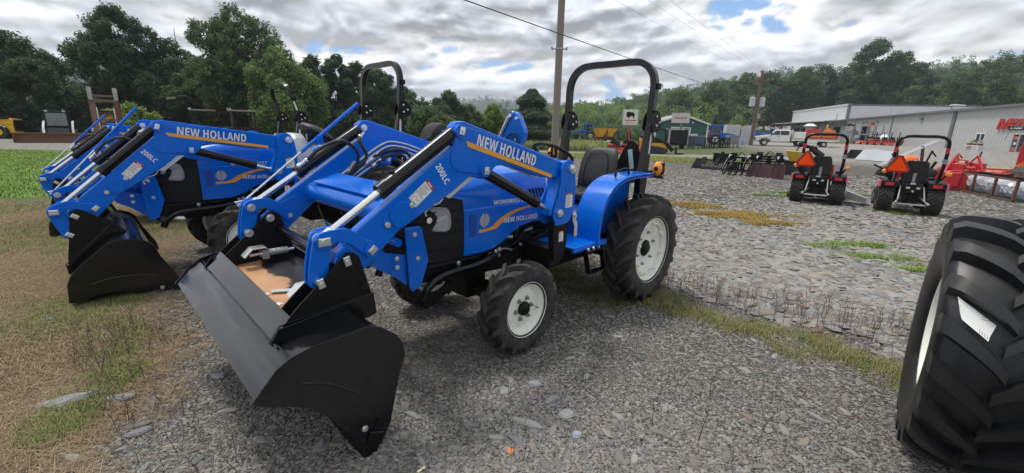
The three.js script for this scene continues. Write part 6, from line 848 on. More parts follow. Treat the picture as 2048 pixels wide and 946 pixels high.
// ---------- machines and implements across the drive ----------
function skidSteer(pos, turn, label, paint, o = {}) {
  const t = thing('skid_steer', label, 'skid steer', pos, turn, 'skid steer loaders'); // front at -x
  part('body', [bx(-.9, 1.25, .35, 1.0, -.55, .55, .05), ext([[.35, .9], [1.25, .9], [1.3, 1.25], [.6, 1.35]], -.6, .6, .03)], paint, t);
  part('cab_frame', [...[-.55, .55].flatMap(z => [bar([-.85, .9, z], [-.7, 2.0, z], .08, .08), bar([.45, 1.2, z], [.35, 2.0, z], .08, .08)]), bx(-.78, .42, 1.95, 2.05, -.6, .6, .03), bx(-.9, .4, .9, 1.1, -.58, .58, .03)], M.black, t);
  part('front_glass', bar([-.83, 1.1, 0], [-.73, 1.92, 0], .98, .01), M.glass, t); part('rear_glass', bar([.43, 1.3, 0], [.37, 1.92, 0], .98, .01), M.darkGlass, t); part('cab_seat', [bx(-.2, .2, .95, 1.05, -.25, .25, .03), bx(.15, .25, 1.0, 1.5, -.25, .25, .03)], M.vinyl, t);
  for (const s of [-1, 1]) { part('lift_arm', ext([[1.15, 1.25], [1.2, 1.42], [.2, 1.35], [-.9, 1.0], [-1.5, .3], [-1.35, .2], [-.75, .85], [.2, 1.2]], s * .70 - .06, s * .70 + .06, .01), o.arm || paint, t); part('lift_cylinder', rod([.9, .7, s * .7], [.2, 1.2, s * .7], .05), M.chrome, t); if (o.tracks) { part('track', ext(smooth([[-.85, .05], [.85, .05], [1.05, .4], [.8, .62], [-.8, .5], [-1.0, .25]], 24, true).map(p => [p[0], p[1]]), s * .72 - .2, s * .72 + .2, .03), M.rubber, t); } else for (const x of [-.55, .6]) { const w = sub('wheel', t); part('tyre', [discZ(x, .42, s * .58, s * .86, .42, 26), ...[...Array(14)].map((_, i) => bx(-.03, .03, .38, .44, s * .58, s * .87).rotateZ(i / 14 * 6.283).translate(x, .42, 0))], M.tyre, w); part('rim', discZ(x, .42, s * .84, s * .87, .2, 18), o.rimM || paint, w); } part('work_lamp', bx(-.85, -.75, 1.98, 2.1, s * .42 - .08, s * .42 + .08, .02), M.lens, t); }
  part('tail', bx(1.2, 1.35, .5, 1.2, -.5, .5, .05), M.black, t);
  if (o.blade) { const b = part('blade', sheet(smooth([[-1.72, .0], [-1.62, .25], [-1.66, .55], [-1.72, .62]], 10).map(p => [p[0], p[1]]), .05, -o.blade, o.blade), M.rust, t); part('blade_rib', [-1, 1].map(s => bx(-1.9, -1.6, .02, .62, s * o.blade - .03, s * o.blade + .03)), M.rust, b); part('blade_mount', [bx(-1.62, -1.35, .15, .5, -.5, .5, .02)], M.matte, t); }
  if (o.bucket) part('fork_carriage', [bx(-1.75, -1.62, .05, .6, -.7, .7, .02), bx(-2.3, -1.65, .03, .1, -.4, -.28), bx(-2.3, -1.65, .03, .1, .28, .4)], M.black, t);
  return t;
}
skidSteer([11.9, H(11.9, -37.2), -37.2], 2.75, 'black and yellow tracked loader in front of the green shed', M.yellow, { tracks: true, arm: M.black, bucket: true });
skidSteer([-31.6, H(-31.6, -30.6), -30.6], 2.32, 'white-armed skid steer with a glass cab and a wide rusty blade', std(lin(.08, .08, .08), .5), { arm: std(lin(.55, .56, .55), .5), blade: 2.05 });
{ const s = skidSteer([-38.4, H(-38.4, -32.4), -32.4], .45, 'bright yellow skid steer loader beside the glass-cab skid steer', std(lin(.82, .46, .01), .4), { arm: M.black }); s.scale.setScalar(1.12); }
{ // mast loader with rusty blade
  const t = thing('mast_loader', 'tall rusty fork mast machine with a yellow seat guard', 'loader', [-29.6, H(-29.6, -32.2), -32.2], 2.32);
  for (const s of [-1, 1]) { part('mast_rail', [bx(-1.1, -.92, .3, 3.0, s * .60 - .13, s * .60 + .13), bx(-.9, -.8, .4, 2.9, s * .78 - .04, s * .78 + .04)], s > 0 ? M.rust : std(lin(.2, .13, .09), .85), t); part('lift_ram', rod([-1.05, .5, s * .45], [-1.05, 2.4, s * .45], .05), M.chrome, t); part('mast_head', ext([[-1.2, 2.9], [-.8, 2.9], [-.75, 3.3], [-.9, 3.75], [-1.15, 3.75], [-1.25, 3.4]], s * .66 - .12, s * .66 + .12, .02), std(lin(.35, .33, .30), .8), t); part('track', discZ(-.2, .4, s * .6, s * .85, .4, 24), M.rubber, t); part('track', discZ(.7, .4, s * .6, s * .85, .4, 24), M.rubber, t); }
  part('rear_panel', [bx(.5, .56, .9, 2.1, -.55, .55), bx(-.5, .5, .9, 1.75, .5, .56), bx(-.5, .5, .9, 1.75, -.56, -.5)], M.yellow, t); part('cab_panel', [bx(-.62, -.55, .6, 2.1, -.55, -.35), bx(-.62, -.55, .6, 2.1, .35, .55), bx(-.62, -.55, 1.9, 2.1, -.55, .55)], std(lin(.12, .07, .045), .85), t); part('mast_crosshead', [bx(-1.15, -.9, 2.75, 2.95, -.75, .75, .02), bx(-1.1, -.95, 3.1, 3.25, -.6, .6, .02), bx(-1.1, -.95, 1.5, 1.62, -.6, .6)], std(lin(.12, .09, .07), .8), t); part('body', [bx(-.5, 1.1, .5, 1.2, -.5, .5, .05), bx(-1.0, -.6, .4, .62, -.7, .7, .04)], M.yellow, t); part('canopy', [bx(-.5, .6, 2.1, 2.2, -.6, .6, .02), bar([-.4, 1.1, .5], [-.4, 2.1, .5], .07, .07), bar([-.4, 1.1, -.5], [-.4, 2.1, -.5], .07, .07), bar([.5, 1.1, .5], [.5, 2.1, .5], .07, .07), bar([.5, 1.1, -.5], [.5, 2.1, -.5], .07, .07)], M.black, t); part('seat_guard', [bar([-.42, 1.4, -.3], [-.42, 1.9, .35], .05, .16), bx(-.75, -.55, .6, 1.3, .62, .85, .04)], M.yellow, t); part('driver_seat', [bx(-.1, .3, 1.2, 1.3, -.25, .25, .04), bx(.2, .32, 1.25, 1.75, -.25, .25, .04)], M.grey, t);
  part('blade', sheet(smooth([[-1.55, 0], [-1.45, .25], [-1.5, .55], [-1.55, .62]], 10).map(p => [p[0], p[1]]), .05, -1.3, 1.7), M.rust, t); part('blade_edge', bx(-1.62, -1.5, 0, .62, -1.33, -1.28), M.rust, t); part('hydraulic_box', bx(-.8, -.5, .7, 1.0, -.95, -.7, .05), M.silver, t);
}
{ const t = thing('excavator', 'dark excavator boom reaching out with a rusty bucket', 'excavator', [-33.4, H(-33.4, -40.4), -40.4], .3); part('tracks', [bx(-1.6, 1.6, 0, .7, -1.1, -.6, .2), bx(-1.6, 1.6, 0, .7, .6, 1.1, .2)], M.rubber, t); part('house', bx(-1.2, 1.6, .8, 1.9, -1.0, 1.0, .1), std(lin(.02, .03, .02), .5), t); part('cab', [bx(-1.2, 0, 1.0, 2.7, -.95, -.1, .1)], M.darkGlass, t); part('boom', ext([[0, 1.4], [.4, 1.3], [1.6, 3.3], [3.2, 3.6], [3.3, 3.9], [1.4, 3.7]], -.15, .15, .03), M.black, t); part('boom_lettering', turned(word('DEERE', .7, .16, .01), .1, 1.75, 3.5, .151), std(lin(.6, .55, .3), .6), t); part('dipper', ext([[3.0, 3.75], [3.3, 3.9], [5.6, 2.6], [5.4, 2.4], [4.0, 3.0]], -.12, .12, .03), M.black, t); part('ram', rod([3.4, 3.5, 0], [4.9, 2.95, 0], .06), M.chrome, t); part('bucket', ext([[5.0, 2.55], [5.5, 2.65], [7.0, 2.55], [7.1, 2.7], [5.9, 2.35], [5.7, 1.7], [5.2, 1.6], [5.1, 2.1]], -.35, .35, .03), M.rust, t); }
for (const [x, z, l] of [[-25.6, -36.5, 'far machine cab with clear windows showing over the loader boom'], [-21.2, -34.6, 'dark far machine cab beside the leaning roll hoop']]) { const t = thing('machine_cab', l, 'machine', [x, H(x, z), z], .7); part('body', bx(-1.4, 1.2, .4, 1.3, -.8, .8, .08), M.black, t); part('cab_frame', [[-.7, -.7], [-.7, .7], [.7, -.7], [.7, .7]].map(p => bx(p[0] - .05, p[0] + .05, 1.2, 2.45, p[1] - .05, p[1] + .05)), M.black, t); part('roof', bx(-.85, .85, 2.45, 2.56, -.85, .85, .04), std(lin(.2, .19, .15), .7), t); part('glass', bx(-.72, -.70, 1.35, 2.4, -.6, .6), M.glass, t); for (const s of [-1, 1]) for (const x2 of [-.9, .8]) part('wheel', discZ(x2, .45, s * .75, s * 1.05, .45, 22), M.rubber, t); for (const s of [-1, 1]) part('lamp', bx(-.9, -.8, 2.56, 2.7, s * .6 - .08, s * .6 + .08), M.lens, t); }
// ---------- second row: tractor with backhoe behind the blue row ----------
{
  const t = thing('backhoe_tractor', 'blue tractor with a folded backhoe boom standing behind the loader boom', 'tractor', [-1.25, 0, -9.6], -.6);
  part('body', [bx(-1.4, .6, .5, 1.0, -.35, .35, .05), bx(-.2, .9, .75, 1.05, -.55, .55, .05)], M.blue, t); for (const s of [-1, 1]) { part('rear_tyre', [carcass(.5, .28, .3, .03), ...lugs(.5, .28, 20, .03)].map(g => { g.translate(.2, .5, s * .6); return g; }), M.tyre, t); part('front_tyre', discZ(-1.2, .33, s * .45, s * .65, .33, 24), M.tyre, t); }
  const u = 1; part('boom', ext(smooth([[1.15, .8], [1.2, 1.4], [1.32, 1.85], [1.45, 2.02], [1.58, 2.0], [1.72, 1.8], [1.78, 1.6], [1.6, 1.2], [1.45, .8]], 40, true).map(p => [p[0], p[1]]), -.08, .08, .01), M.blue, t); part('boom_ram', rod([1.05, 1.2, .12], [1.45, 1.93, .12], .03), M.chrome, t); part('boom_pins', [discZ(1.47, 1.95, -.1, .12, .035), discZ(1.62, 1.9, -.1, .12, .03), discZ(1.62, 1.5, -.1, .12, .03)], M.zinc, t); part('boom_hose', tube([[1.35, 1.2, .12], [1.45, 1.55, .14], [1.6, 1.62, .14], [1.7, 1.35, .12]], .02, 20), M.rubber, t);
}
{ const t = thing('implement_seat', 'black moulded seat shell tilted up beside the loader boom knee', 'seat', [-1.55, 0, -7.9], .75); part('shell', loft([[-.05, 1.46, .20, .03], [.04, 1.60, .24, .04], [.13, 1.70, .23, .035], [.2, 1.755, .19, .02]].map(([x, y, w, d]) => [[x, y, -w], [x - d, y + d, -w * .8], [x - d, y + d, w * .8], [x, y, w], [x + d, y - d, w * .8], [x + d, y - d, -w * .8]]), .6), M.plastic, t); part('pedestal', [bx(-.06, .06, 0, 1.5, -.06, .06, .01), bx(-.2, .2, 0, .04, -.2, .2)], M.black, t); part('rail', rod([.0, 1.62, .1], [.5, 1.66, .55], .014), M.blue, t); }
// ---------- far field: spreaders, tractors, rocks ----------
function farTractor(pos, turn, label, cab, paint = M.blue) { const t = thing('field_tractor', label, 'tractor', pos, turn, 'blue tractors parked on the far grass'); part('hood', bx(-1.7, -.4, .8, 1.45, -.32, .32, .06), paint, t); part('chassis', bx(-1.6, .7, .5, .85, -.25, .25, .03), M.black, t); for (const s of [-1, 1]) { part('rear_tyre', discZ(.3, .65, s * .5, s * .85, .65, 24), M.rubber, t); part('rear_rim', discZ(.3, .65, s * .82, s * .87, .36, 20), M.rim, t); part('front_tyre', discZ(-1.4, .42, s * .5, s * .75, .42, 20), M.rubber, t); part('front_rim', discZ(-1.4, .42, s * .74, s * .77, .22, 16), M.rim, t); part('fender', bx(-.1, .8, 1.3, 1.4, s * .55 - .2, s * .55 + .2, .03), paint, t); part('loader_arm', ext([[-.5, 1.5], [-.4, 1.6], [-2.2, 1.3], [-3.0, .5], [-2.9, .4], [-2.1, 1.1]], s * .5 - .05, s * .5 + .05, .01), paint, t); } part('loader_bucket', bx(-3.4, -2.9, .1, .6, -.9, .9, .05), paint, t); if (cab) { part('cab_frame', [[-.3, -.5], [-.3, .5], [.7, -.5], [.7, .5]].map(p => bx(p[0] - .05, p[0] + .05, 1.3, 2.4, p[1] - .05, p[1] + .05)), paint, t); part('cab_glass', [bx(-.3, .7, 1.45, 2.35, -.49, .49)], M.darkGlass, t); part('cab_roof', bx(-.45, .85, 2.4, 2.52, -.6, .6, .04), paint, t); } else part('roll_hoop', tube([[.5, 1.2, -.5], [.5, 2.3, -.48], [.5, 2.42, -.3], [.5, 2.42, .3], [.5, 2.3, .48], [.5, 1.2, .5]], .05, 24, 6), M.black, t); return t; }
farTractor([26.9, H(26.9, -59), -59], 2.9, 'blue cab tractor with a loader beside the grey implements', true);
farTractor([11.4, H(11.4, -70), -70], .2, 'blue cab tractor beside the yellow spreaders', true);
[[47, -104], [49.6, -105], [52.2, -106], [54.8, -106.5], [57.4, -107], [60.2, -107.5], [62.8, -108]].forEach(([x, z], i) => farTractor([x, H(x, z), z], 2.6, 'blue loader tractor in the row on the grass behind the pole', i % 2 === 0));
farTractor([43.5, H(43.5, -102), -102], 2.6, 'red tractor at the shed end of the row of blue tractors', false, M.red).userData.group = 'red tractor on the far grass';
for (const [x, z, l] of [[12.7, -66, 'yellow spreader hopper behind the tractor seat'], [14.3, -66.5, 'yellow spreader hopper on wheels beside the first yellow one']]) { const t = thing('spreader', l, 'spreader', [x, H(x, z), z], .3); part('hopper', loft([[[-.4, .7, -.4], [.4, .7, -.4], [.4, .7, .4], [-.4, .7, .4]], [[-.8, 1.9, -.7], [.8, 1.9, -.7], [.8, 1.9, .7], [-.8, 1.9, .7]]], .4), M.yellow, t); part('frame', [bx(-.7, .7, .4, .55, -.5, .5), bx(-.1, .1, .3, .8, -.1, .1)], M.red, t); for (const s of [-1, 1]) part('wheel', discZ(0, .35, s * .6, s * .75, .35, 20), M.rubber, t); part('legs', [bx(-.6, -.5, 0, .5, -.4, -.3), bx(-.6, -.5, 0, .5, .3, .4), bx(.5, .6, 0, .5, -.4, -.3), bx(.5, .6, 0, .5, .3, .4)], M.rust, t); }
// grey implements along the drive
function forkFrame(pos, turn, label, mat, h = 1.0) { const t = thing('pallet_forks', label, 'forks', pos, turn, 'fork frames along the drive'); part('back_frame', [bx(-.6, .6, .0, .08, -.05, .05), bx(-.6, .6, h - .1, h, -.05, .05), bx(-.6, -.52, 0, h, -.05, .05), bx(.52, .6, 0, h, -.05, .05)], mat, t); for (const x of [-.3, .3]) part('fork', [bx(x - .06, x + .06, .02, .07, .05, 1.1), bx(x - .06, x + .06, .02, h * .9, .02, .08)], mat, t); for (const x of [-.15, .0, .15]) part('guard_bar', bx(x - .02, x + .02, .08, h - .1, -.02, .02), mat, t); return t; }
[[22.0, -50.4, .1, 'black pallet fork frame closest to the grey bins'], [23.3, -50.9, .1, 'black pallet fork frame, second from the grey bins'], [24.5, -51.4, .1, 'black pallet fork frame, third from the grey bins'], [27.0, -52.5, .1, 'pale pallet fork frame beside the electrical cabinet']].forEach(([x, z, a, l], i) => forkFrame([x, H(x, z), z], a, l, i === 3 ? M.silver : M.black, 1.15));
for (const [x, z, l, c] of [[19.2, -49.3, 'dark blue-grey steel bin in front of the shed corner', lin(.05, .06, .09)], [20.5, -49.6, 'second blue-grey steel bin beside the fork frames', lin(.07, .09, .16)], [25.6, -52, 'grey steel mesh bin between fork frames and cabinet', lin(.2, .22, .25)]]) { const t = thing('steel_bin', l, 'bin', [x, H(x, z), z], .1), m = std(c, .5); part('bin', [bx(-.6, .6, .5, 1.35, -.5, .5, .03)], m, t); part('legs', [[-.5, -.4], [-.5, .4], [.5, -.4], [.5, .4]].map(p => bx(p[0] - .05, p[0] + .05, 0, .5, p[1] - .05, p[1] + .05)), m, t); part('rim', [bx(-.65, .65, 1.35, 1.42, .46, .54), bx(-.65, .65, 1.35, 1.42, -.54, -.46)], M.grey, t); }
{ const t = thing('dump_trailer', 'dark mesh-sided trailer standing in front of the shed', 'trailer', [17.6, H(17.6, -47.5), -47.5], .15); part('headboard', bx(-1.0, 1.0, .6, 2.0, -.05, .05), M.dark, t); part('frame', [bx(-1.1, -1.0, .5, 2.1, -.1, .1), bx(1.0, 1.1, .5, 2.1, -.1, .1), bx(-1.1, 1.1, 2.05, 2.15, -.1, .1)], M.grey, t); part('bed', bx(-1.0, 1.0, .5, .65, -2.5, -.1), M.black, t); for (const s of [-1, 1]) part('wheel', [discZ(0, .35, -.12, .12, .35, 20).rotateY(Math.PI / 2).translate(s * .95, 0, -.8)], M.rubber, t); part('tongue', bar([0, .55, 0], [0, .4, 1.2], .1, .1), M.black, t); }
{ const r = rng(91); for (let i = 0; i < 5; i++) { const x = 8.5 + i * 1.5, z = -60 - r() * 3, g = new THREE.IcosahedronGeometry(.35 + r() * .25, 1); g.scale(1.3, .6, 1); one('field_rock', g, M.grey, 'pale rock half sunk in the rough grass by the yellow spreaders', 'rock', [x, H(x, z) + .05, z], r() * 6, 'rocks in the rough grass'); } }
// ---------- big wheel of the neighbouring tractor ----------
{
  const t = thing('tractor_wheel', 'huge tractor tyre with deep lugs and a white paper label', 'wheel', [2.47, .665, -2.09], .86);
  const R = .665, w = .42, K = { n: 19, h: .052 };
  const ty = part('tyre', carcass(R, w, .36, K.h), M.tyreNew, t);
  ty.rotation.z = .21;
  const all = lugs(R, w, K.n, K.h, true, -.28, .085); let k = 0;
  for (const g of all) { const per = g.attributes.position.count / K.n; for (let i = 0; i < K.n; i++) { const s = new THREE.BufferGeometry(); for (const a of ['position', 'normal']) s.setAttribute(a, new THREE.BufferAttribute(g.attributes[a].array.slice(i * per * 3, (i + 1) * per * 3), 3)); part('lug', [s], M.tyreNew, ty); } }
  const rg = rimGeo(.36, w, .10, false); rg.rotateY(Math.PI); part('rim', rg, M.rim, t);
  { const rings = [], r0 = R - K.h + .002, sh = z => -.28 * (Math.pow(Math.max(0, (-z - .0126) / .2226), .8) - .66); for (let i = 0; i <= 8; i++) { const y = r0 + (i > 6 ? (i - 6) * .010 : 0), q = (z, k) => { const th = 2.56 + i * .018 + sh(z); return [Math.cos(th) * y * k, Math.sin(th) * y * k, z]; }, a = -.175 + i * .003, b = -.045 - i * .002; rings.push([q(a, 1), q(b, 1), q(b, 1.002), q(a, 1.002)]); }
    const lt = canvasTex(128, 128, (x, a, b) => { const r = rng(4); x.fillStyle = '#eeeeea'; x.fillRect(0, 0, a, b); x.fillStyle = '#777'; for (let i = 0; i < 20; i++) x.fillRect(40 + i * 2, 30, .5 + r(), 12); for (let y = 56; y < 100; y += 9) x.fillRect(34, y, 25 + r() * 35, 2); }); const g = boxUV(loft(rings, .2), 8); part('paper_label', g, std(0xffffff, .7, 0, { map: lt }), t); lt.wrapS = lt.wrapT = THREE.RepeatWrapping; }
  part('axle', rod([0, 0, -.05], [0, 0, .9], .08, .08, 16), M.matte, t);
}
// ---------- loose stone, turf and weeds ----------
function shard(seed, flat) { const r = rng(seed), g = new THREE.IcosahedronGeometry(1, 0), p = g.attributes.position, key = {}; for (let i = 0; i < p.count; i++) { const k = [p.getX(i), p.getY(i), p.getZ(i)].map(v => v.toFixed(3)).join(); key[k] ??= [.65 + r() * .6, .6 + r() * .7, .65 + r() * .6]; const s = key[k]; p.setXYZ(i, p.getX(i) * s[0] * 1.25, Math.max(-.55, Math.min(.62, p.getY(i) * s[1])) * flat, p.getZ(i) * s[2]); } g.computeVertexNormals(); return prep(g); }
const shards = [shard(1, .7), shard(2, .55), shard(3, .45), shard(4, .75), shard(5, .4), shard(6, .3)];
const stoneM = new THREE.MeshStandardMaterial({ color: lin(1, 1, 1), roughness: .92 });
function stoneTint(r, coarse) { const v = (coarse ? .225 : .185) * (.62 + r() * .72), k = r(); return k < .10 ? [v * 1.15, v * .95, v * .78] : k < .18 ? [v * .96, v * .99, v * 1.0] : k < .34 ? [v * 1.09, v * 1.02, v * .88] : [v * 1.03, v, v * .93]; }
function strew(name, label, geo, n, seed, spot, tilt = .35) {
  const r = rng(seed), mats = [], cols = []; let tries = 0;
  while (mats.length < n && tries++ < n * 14) { const s = spot(r); if (!s) continue; const [x, z, sx, sy, sz, col, lift] = s; if (name.endsWith('weeds') && [[-.72, -1.93, .35], [-3.6, -4.0, .75], [-3.3, -3.6, .5], [-1.3, -2.5, .6]].some(q => Math.hypot(x - q[0], z - q[1]) < q[2])) continue; _e.set((r() - .5) * tilt, r() * 6.283, (r() - .5) * tilt); _q.setFromEuler(_e); mats.push(new THREE.Matrix4().compose(V(x, H(x, z) + (lift ?? sy * .18), z), _q, V(sx, sy, sz))); cols.push(col); }
  const im = new THREE.InstancedMesh(geo, stoneM, mats.length); mats.forEach((m, i) => { im.setMatrixAt(i, m); im.setColorAt(i, _c.setRGB(...cols[i])); }); im.name = name; im.userData = { kind: 'stuff', label, category: name.split('_')[0] }; scene.add(im); return im;
}
const inView = (r, r0, r1, p = 1.6, a0 = -.92, a1 = .92) => { const a = mix(a0, a1, r()), d = r0 * Math.pow(r1 / r0, Math.pow(r(), 1 / p)); return [Math.sin(a) * d, -Math.cos(a) * d, d]; };
['fine', 'mixed', 'sharp', 'dusty'].forEach((w, k) => strew('gravel_' + w, ['fine grey crushed stone loose over the yard', 'mixed small gravel scattered between the tractors', 'sharp splintered shale chips on the yard surface', 'dusty pale chips lying over the crushed stone'][k], shards[k], 52000, 200 + k, r => {
  const [x, z, d] = inView(r, 1.15, 12, .95), c = cover(x, z); if (c.straw > .25 + r() * .6 || c.lawn > .15) return null; if (c.strip * .9 > r()) return null; if (c.coarse > .5 + r() && r() < .7) return null;
  const s = (.0034 + .0075 * Math.pow(r(), 2.6)) * (d < 3 ? 1 : Math.min(1.9, d / 3)); return [x, z, s * (1 + r() * .6), s, s, stoneTint(r, k === 3), s * .15]; }));
['flat', 'slab', 'grey'].forEach((w, k) => strew('shale_' + w, ['flat shale pieces paving the coarse stone yard', 'larger thin shale slabs lying in the coarse stone', 'grey broken shale in the coarse stone yard'][k], shards[3 + k], 21000, 240 + k, r => {
  const [x, z, d] = inView(r, 2.6, 26, .75, -.15, .95), c = cover(x, z); if (c.coarse < .25 + r() * .5 || c.lawn > .2) return null; if (c.strip > r() + .2 || (c.yellow > r() * 1.2) || c.green > r() * 1.2) return null; if (.52 * x - .52 * z > 23 + r() * 4) return null;
  const near = Math.exp(-Math.pow(((x - 3.4) * .75 + (z + 4.6) * .66) / 1.1, 2)), s = (.014 + .032 * Math.pow(r(), 2.2)) * (1 + near * .55); return [x, z, s * (1.1 + r() * .7), s * (.55 + r() * .5), s * (.8 + r() * .5), stoneTint(r, true), s * .12]; }));
strew('pebble_large', 'scattered larger stones over the crushed stone yard', shards[0], 2600, 260, r => { const [x, z, d] = inView(r, 1.2, 11, .9), c = cover(x, z); if (c.lawn > .2 || c.straw > .5 + r() * .5) return null; const s = .010 + .024 * Math.pow(r(), 3.5); return [x, z, s * (1 + r()), s * .7, s, stoneTint(r, r() < .5), s * .1]; });
function tuft(seed, n, len, wid, spread, bend, lie = 0) { const r = rng(seed), P = [], N = []; for (let i = 0; i < n; i++) { const a = r() * 6.283, b0 = V((r() - .5) * spread, 0, (r() - .5) * spread), d = V(Math.cos(a), 0, Math.sin(a)), s = V(-Math.sin(a), 0, Math.cos(a)), L = len * (.5 + r() * .7), up = lie ? L * (.05 + r() * .22) : L * (.75 + r() * .25), out = lie ? L : L * bend * (.3 + r()); const pts = [0, .5, 1].map(t => b0.clone().addScaledVector(d, out * t * (lie ? 1 : t)).add(V(0, up * (lie ? Math.sin(t * 3) * .8 + .05 : t), 0))), w = [wid, wid * .8, wid * .12]; const nn = V(d.x * -.35, .94, d.z * -.35); for (let k = 0; k < 2; k++) { const A = pts[k].clone().addScaledVector(s, -w[k] / 2), B = pts[k].clone().addScaledVector(s, w[k] / 2), C = pts[k + 1].clone().addScaledVector(s, w[k + 1] / 2), D = pts[k + 1].clone().addScaledVector(s, -w[k + 1] / 2); for (const q of [A, B, C, A, C, D]) { P.push(q.x, q.y, q.z); N.push(nn.x, nn.y, nn.z); } } } const g = new THREE.BufferGeometry(); g.setAttribute('position', new THREE.Float32BufferAttribute(P, 3)); g.setAttribute('normal', new THREE.Float32BufferAttribute(N, 3)); g.setAttribute('uv', new THREE.BufferAttribute(new Float32Array(P.length / 3 * 2), 2)); return g; }
const grassCol = (r, a, b) => { const t = r(), v = .75 + r() * .5; return a.map((q, k) => mix(q, b[k], t) * v); };
strew('lawn_grass', 'short bright green mown lawn beside the gravel road', tuft(1, 9, .07, .006, .16, .5), 42000, 301, r => { const x = mix(-27, -5.5, r()), z = mix(-23, -8.5, r()), c = cover(x, z); if (c.lawn < r()) return null; const s = .5 + r() * .5; return [x, z, s * 2.2, s, s * 2.2, grassCol(r, [.11, .22, .03], [.20, .31, .06]), 0]; }, .1);
strew('straw_litter', 'dry flattened straw lying over the ground by the buckets', tuft(2, 14, .13, .0024, .16, .5, 1), 42000, 302, r => { const [x, z, d] = inView(r, 1.4, 15, .9, -1.0, -.25), c = cover(x, z); if (c.straw < .12 + r() * .7 && (c.straw < .02 || r() > .04)) return null; if (c.n + c.big * .6 > .1 && r() < .6) return null; const s = .5 + r() * .8; return [x, z, s, s, s, grassCol(r, [.20, .145, .085], [.40, .30, .18]), .002]; }, .15);
strew('sparse_grass', 'thin green grass coming up through the straw', tuft(3, 8, .05, .003, .12, .8), 8000, 303, r => { const [x, z, d] = inView(r, 1.4, 12, .9, -1.0, -.2), c = cover(x, z); if (c.straw < .3 || c.n + c.big * .6 < .04 + r() * .16) return null; const s = .55 + r() * .8; return [x, z, s, s, s, grassCol(r, [.08, .14, .025], [.20, .24, .06]), 0]; }, .2);
strew('yard_turf', 'patchy grass strip running across the stone yard', tuft(4, 9, .06, .003, .14, .9), 15000, 304, r => { const x = mix(-.5, 4.6, r()), z = mix(-6.2, -1.4, r()), c = cover(x, z); if (c.strip * (.35 + 1.6 * vnoise(x * 3.3 + 8, z * 3.3)) < .22 + r() * 1.05) return null; const s = .3 + r() * .6, dry = r() < .5; return [x, z, s, s, s, dry ? grassCol(r, [.24, .19, .09], [.38, .30, .15]) : grassCol(r, [.07, .13, .02], [.20, .26, .05]), 0]; }, .25);
strew('ground_moss', 'yellow and green low weeds patched over the coarse stone', tuft(5, 10, .04, .005, .14, 1.1), 11000, 305, r => { const x = mix(3.4, 11, r()), z = mix(-13.5, -5, r()), c = cover(x, z); const pn = .25 + 1.5 * vnoise(x * 4.1 + 3, z * 4.1 + 9); if (c.yellow * pn < .3 + r() * .7 && c.green * pn < .3 + r() * .7) return null; const y = c.yellow > c.green, s = .6 + r() * .8; return [x, z, s, s, s, y ? (r() < .3 ? grassCol(r, [.16, .2, .04], [.24, .26, .06]) : grassCol(r, [.36, .19, .05], [.46, .30, .10])) : grassCol(r, [.12, .22, .03], [.24, .32, .07]), 0]; }, .3);
strew('meadow_grass', 'tall rough meadow grass beyond the road', tuft(6, 12, .42, .016, .5, .5), 15000, 306, r => { const x = mix(-9, 12, r()), z = mix(-38.5, -60, Math.pow(r(), 1.4)); if (x > 5 && r() < .6) return null; if (field(x, z) < r()) return null; const s = .7 + r() * .9; return [x, z, s, s, s, grassCol(r, [.14, .19, .05], [.30, .30, .12]), 0]; }, .2);
strew('verge_grass', 'mown green grass verge in front of the tracked loader', tuft(7, 9, .09, .012, .25, .6), 9000, 307, r => { const x = mix(-4, 15, r()), z = mix(-26, -34, r()); const k = Math.exp(-Math.pow((z + 30 - (x - 6) * .25) / 2.2, 2)); if (k < r()) return null; return [x, z, 1.3, 1, 1.3, grassCol(r, [.12, .22, .03], [.34, .32, .08]), 0]; }, .2);
{ // dead weed stalks, brown and branching
  const stalk = (seed) => { const r = rng(seed), g = []; let p = [0, 0, 0]; for (let k = 0; k < 4; k++) { const q = [p[0] + (r() - .5) * .02, p[1] + .035, p[2] + (r() - .5) * .02]; g.push(rod(p, q, .0022 - k * .0004, .0018 - k * .0004, 4)); if (k) for (let m = 0; m < 2; m++) { const a = r() * 6.283; g.push(rod(q, [q[0] + Math.cos(a) * .03, q[1] + .025, q[2] + Math.sin(a) * .03], .0014, .0006, 4)); } p = q; } return join(g); };
  strew('dead_weeds', 'brown dead weed stalks standing along the grass strip', stalk(8), 800, 311, r => { const x = mix(.6, 4.8, r()), z = mix(-5.8, -1.6, r()), dd = (z - (-4.5 + (x - 1.9) * .70)); if (Math.exp(-dd * dd / .16) < r() * 1.1) return null; const s = .5 + r() * .9, v = .6 + r() * .7; return [x, z, s, s * 1.1, s, [.2 * v, .15 * v, .12 * v], 0]; }, .4);
  strew('dark_weeds', 'dark branching weeds poking through the gravel by the straw', stalk(9), 420, 312, r => { const [x, z, d] = inView(r, 1.5, 6, .9, -.85, -.1), c = cover(x, z); if (Math.abs(c.straw - .45) > .5 * r()) return null; const s = .4 + r() * .8, v = .5 + r() * .6; return [x, z, s, s, s, [.14 * v, .115 * v, .09 * v], 0]; }, .5);
  strew('lone_weeds', 'single dark stems standing in the open gravel', stalk(10), 70, 313, r => { const [x, z, d] = inView(r, 1.6, 6, .9, -.3, .7); const s = .5 + r() * .9; return [x, z, s * .7, s * 1.2, s * .7, [.07, .045, .04], 0]; }, .4); }
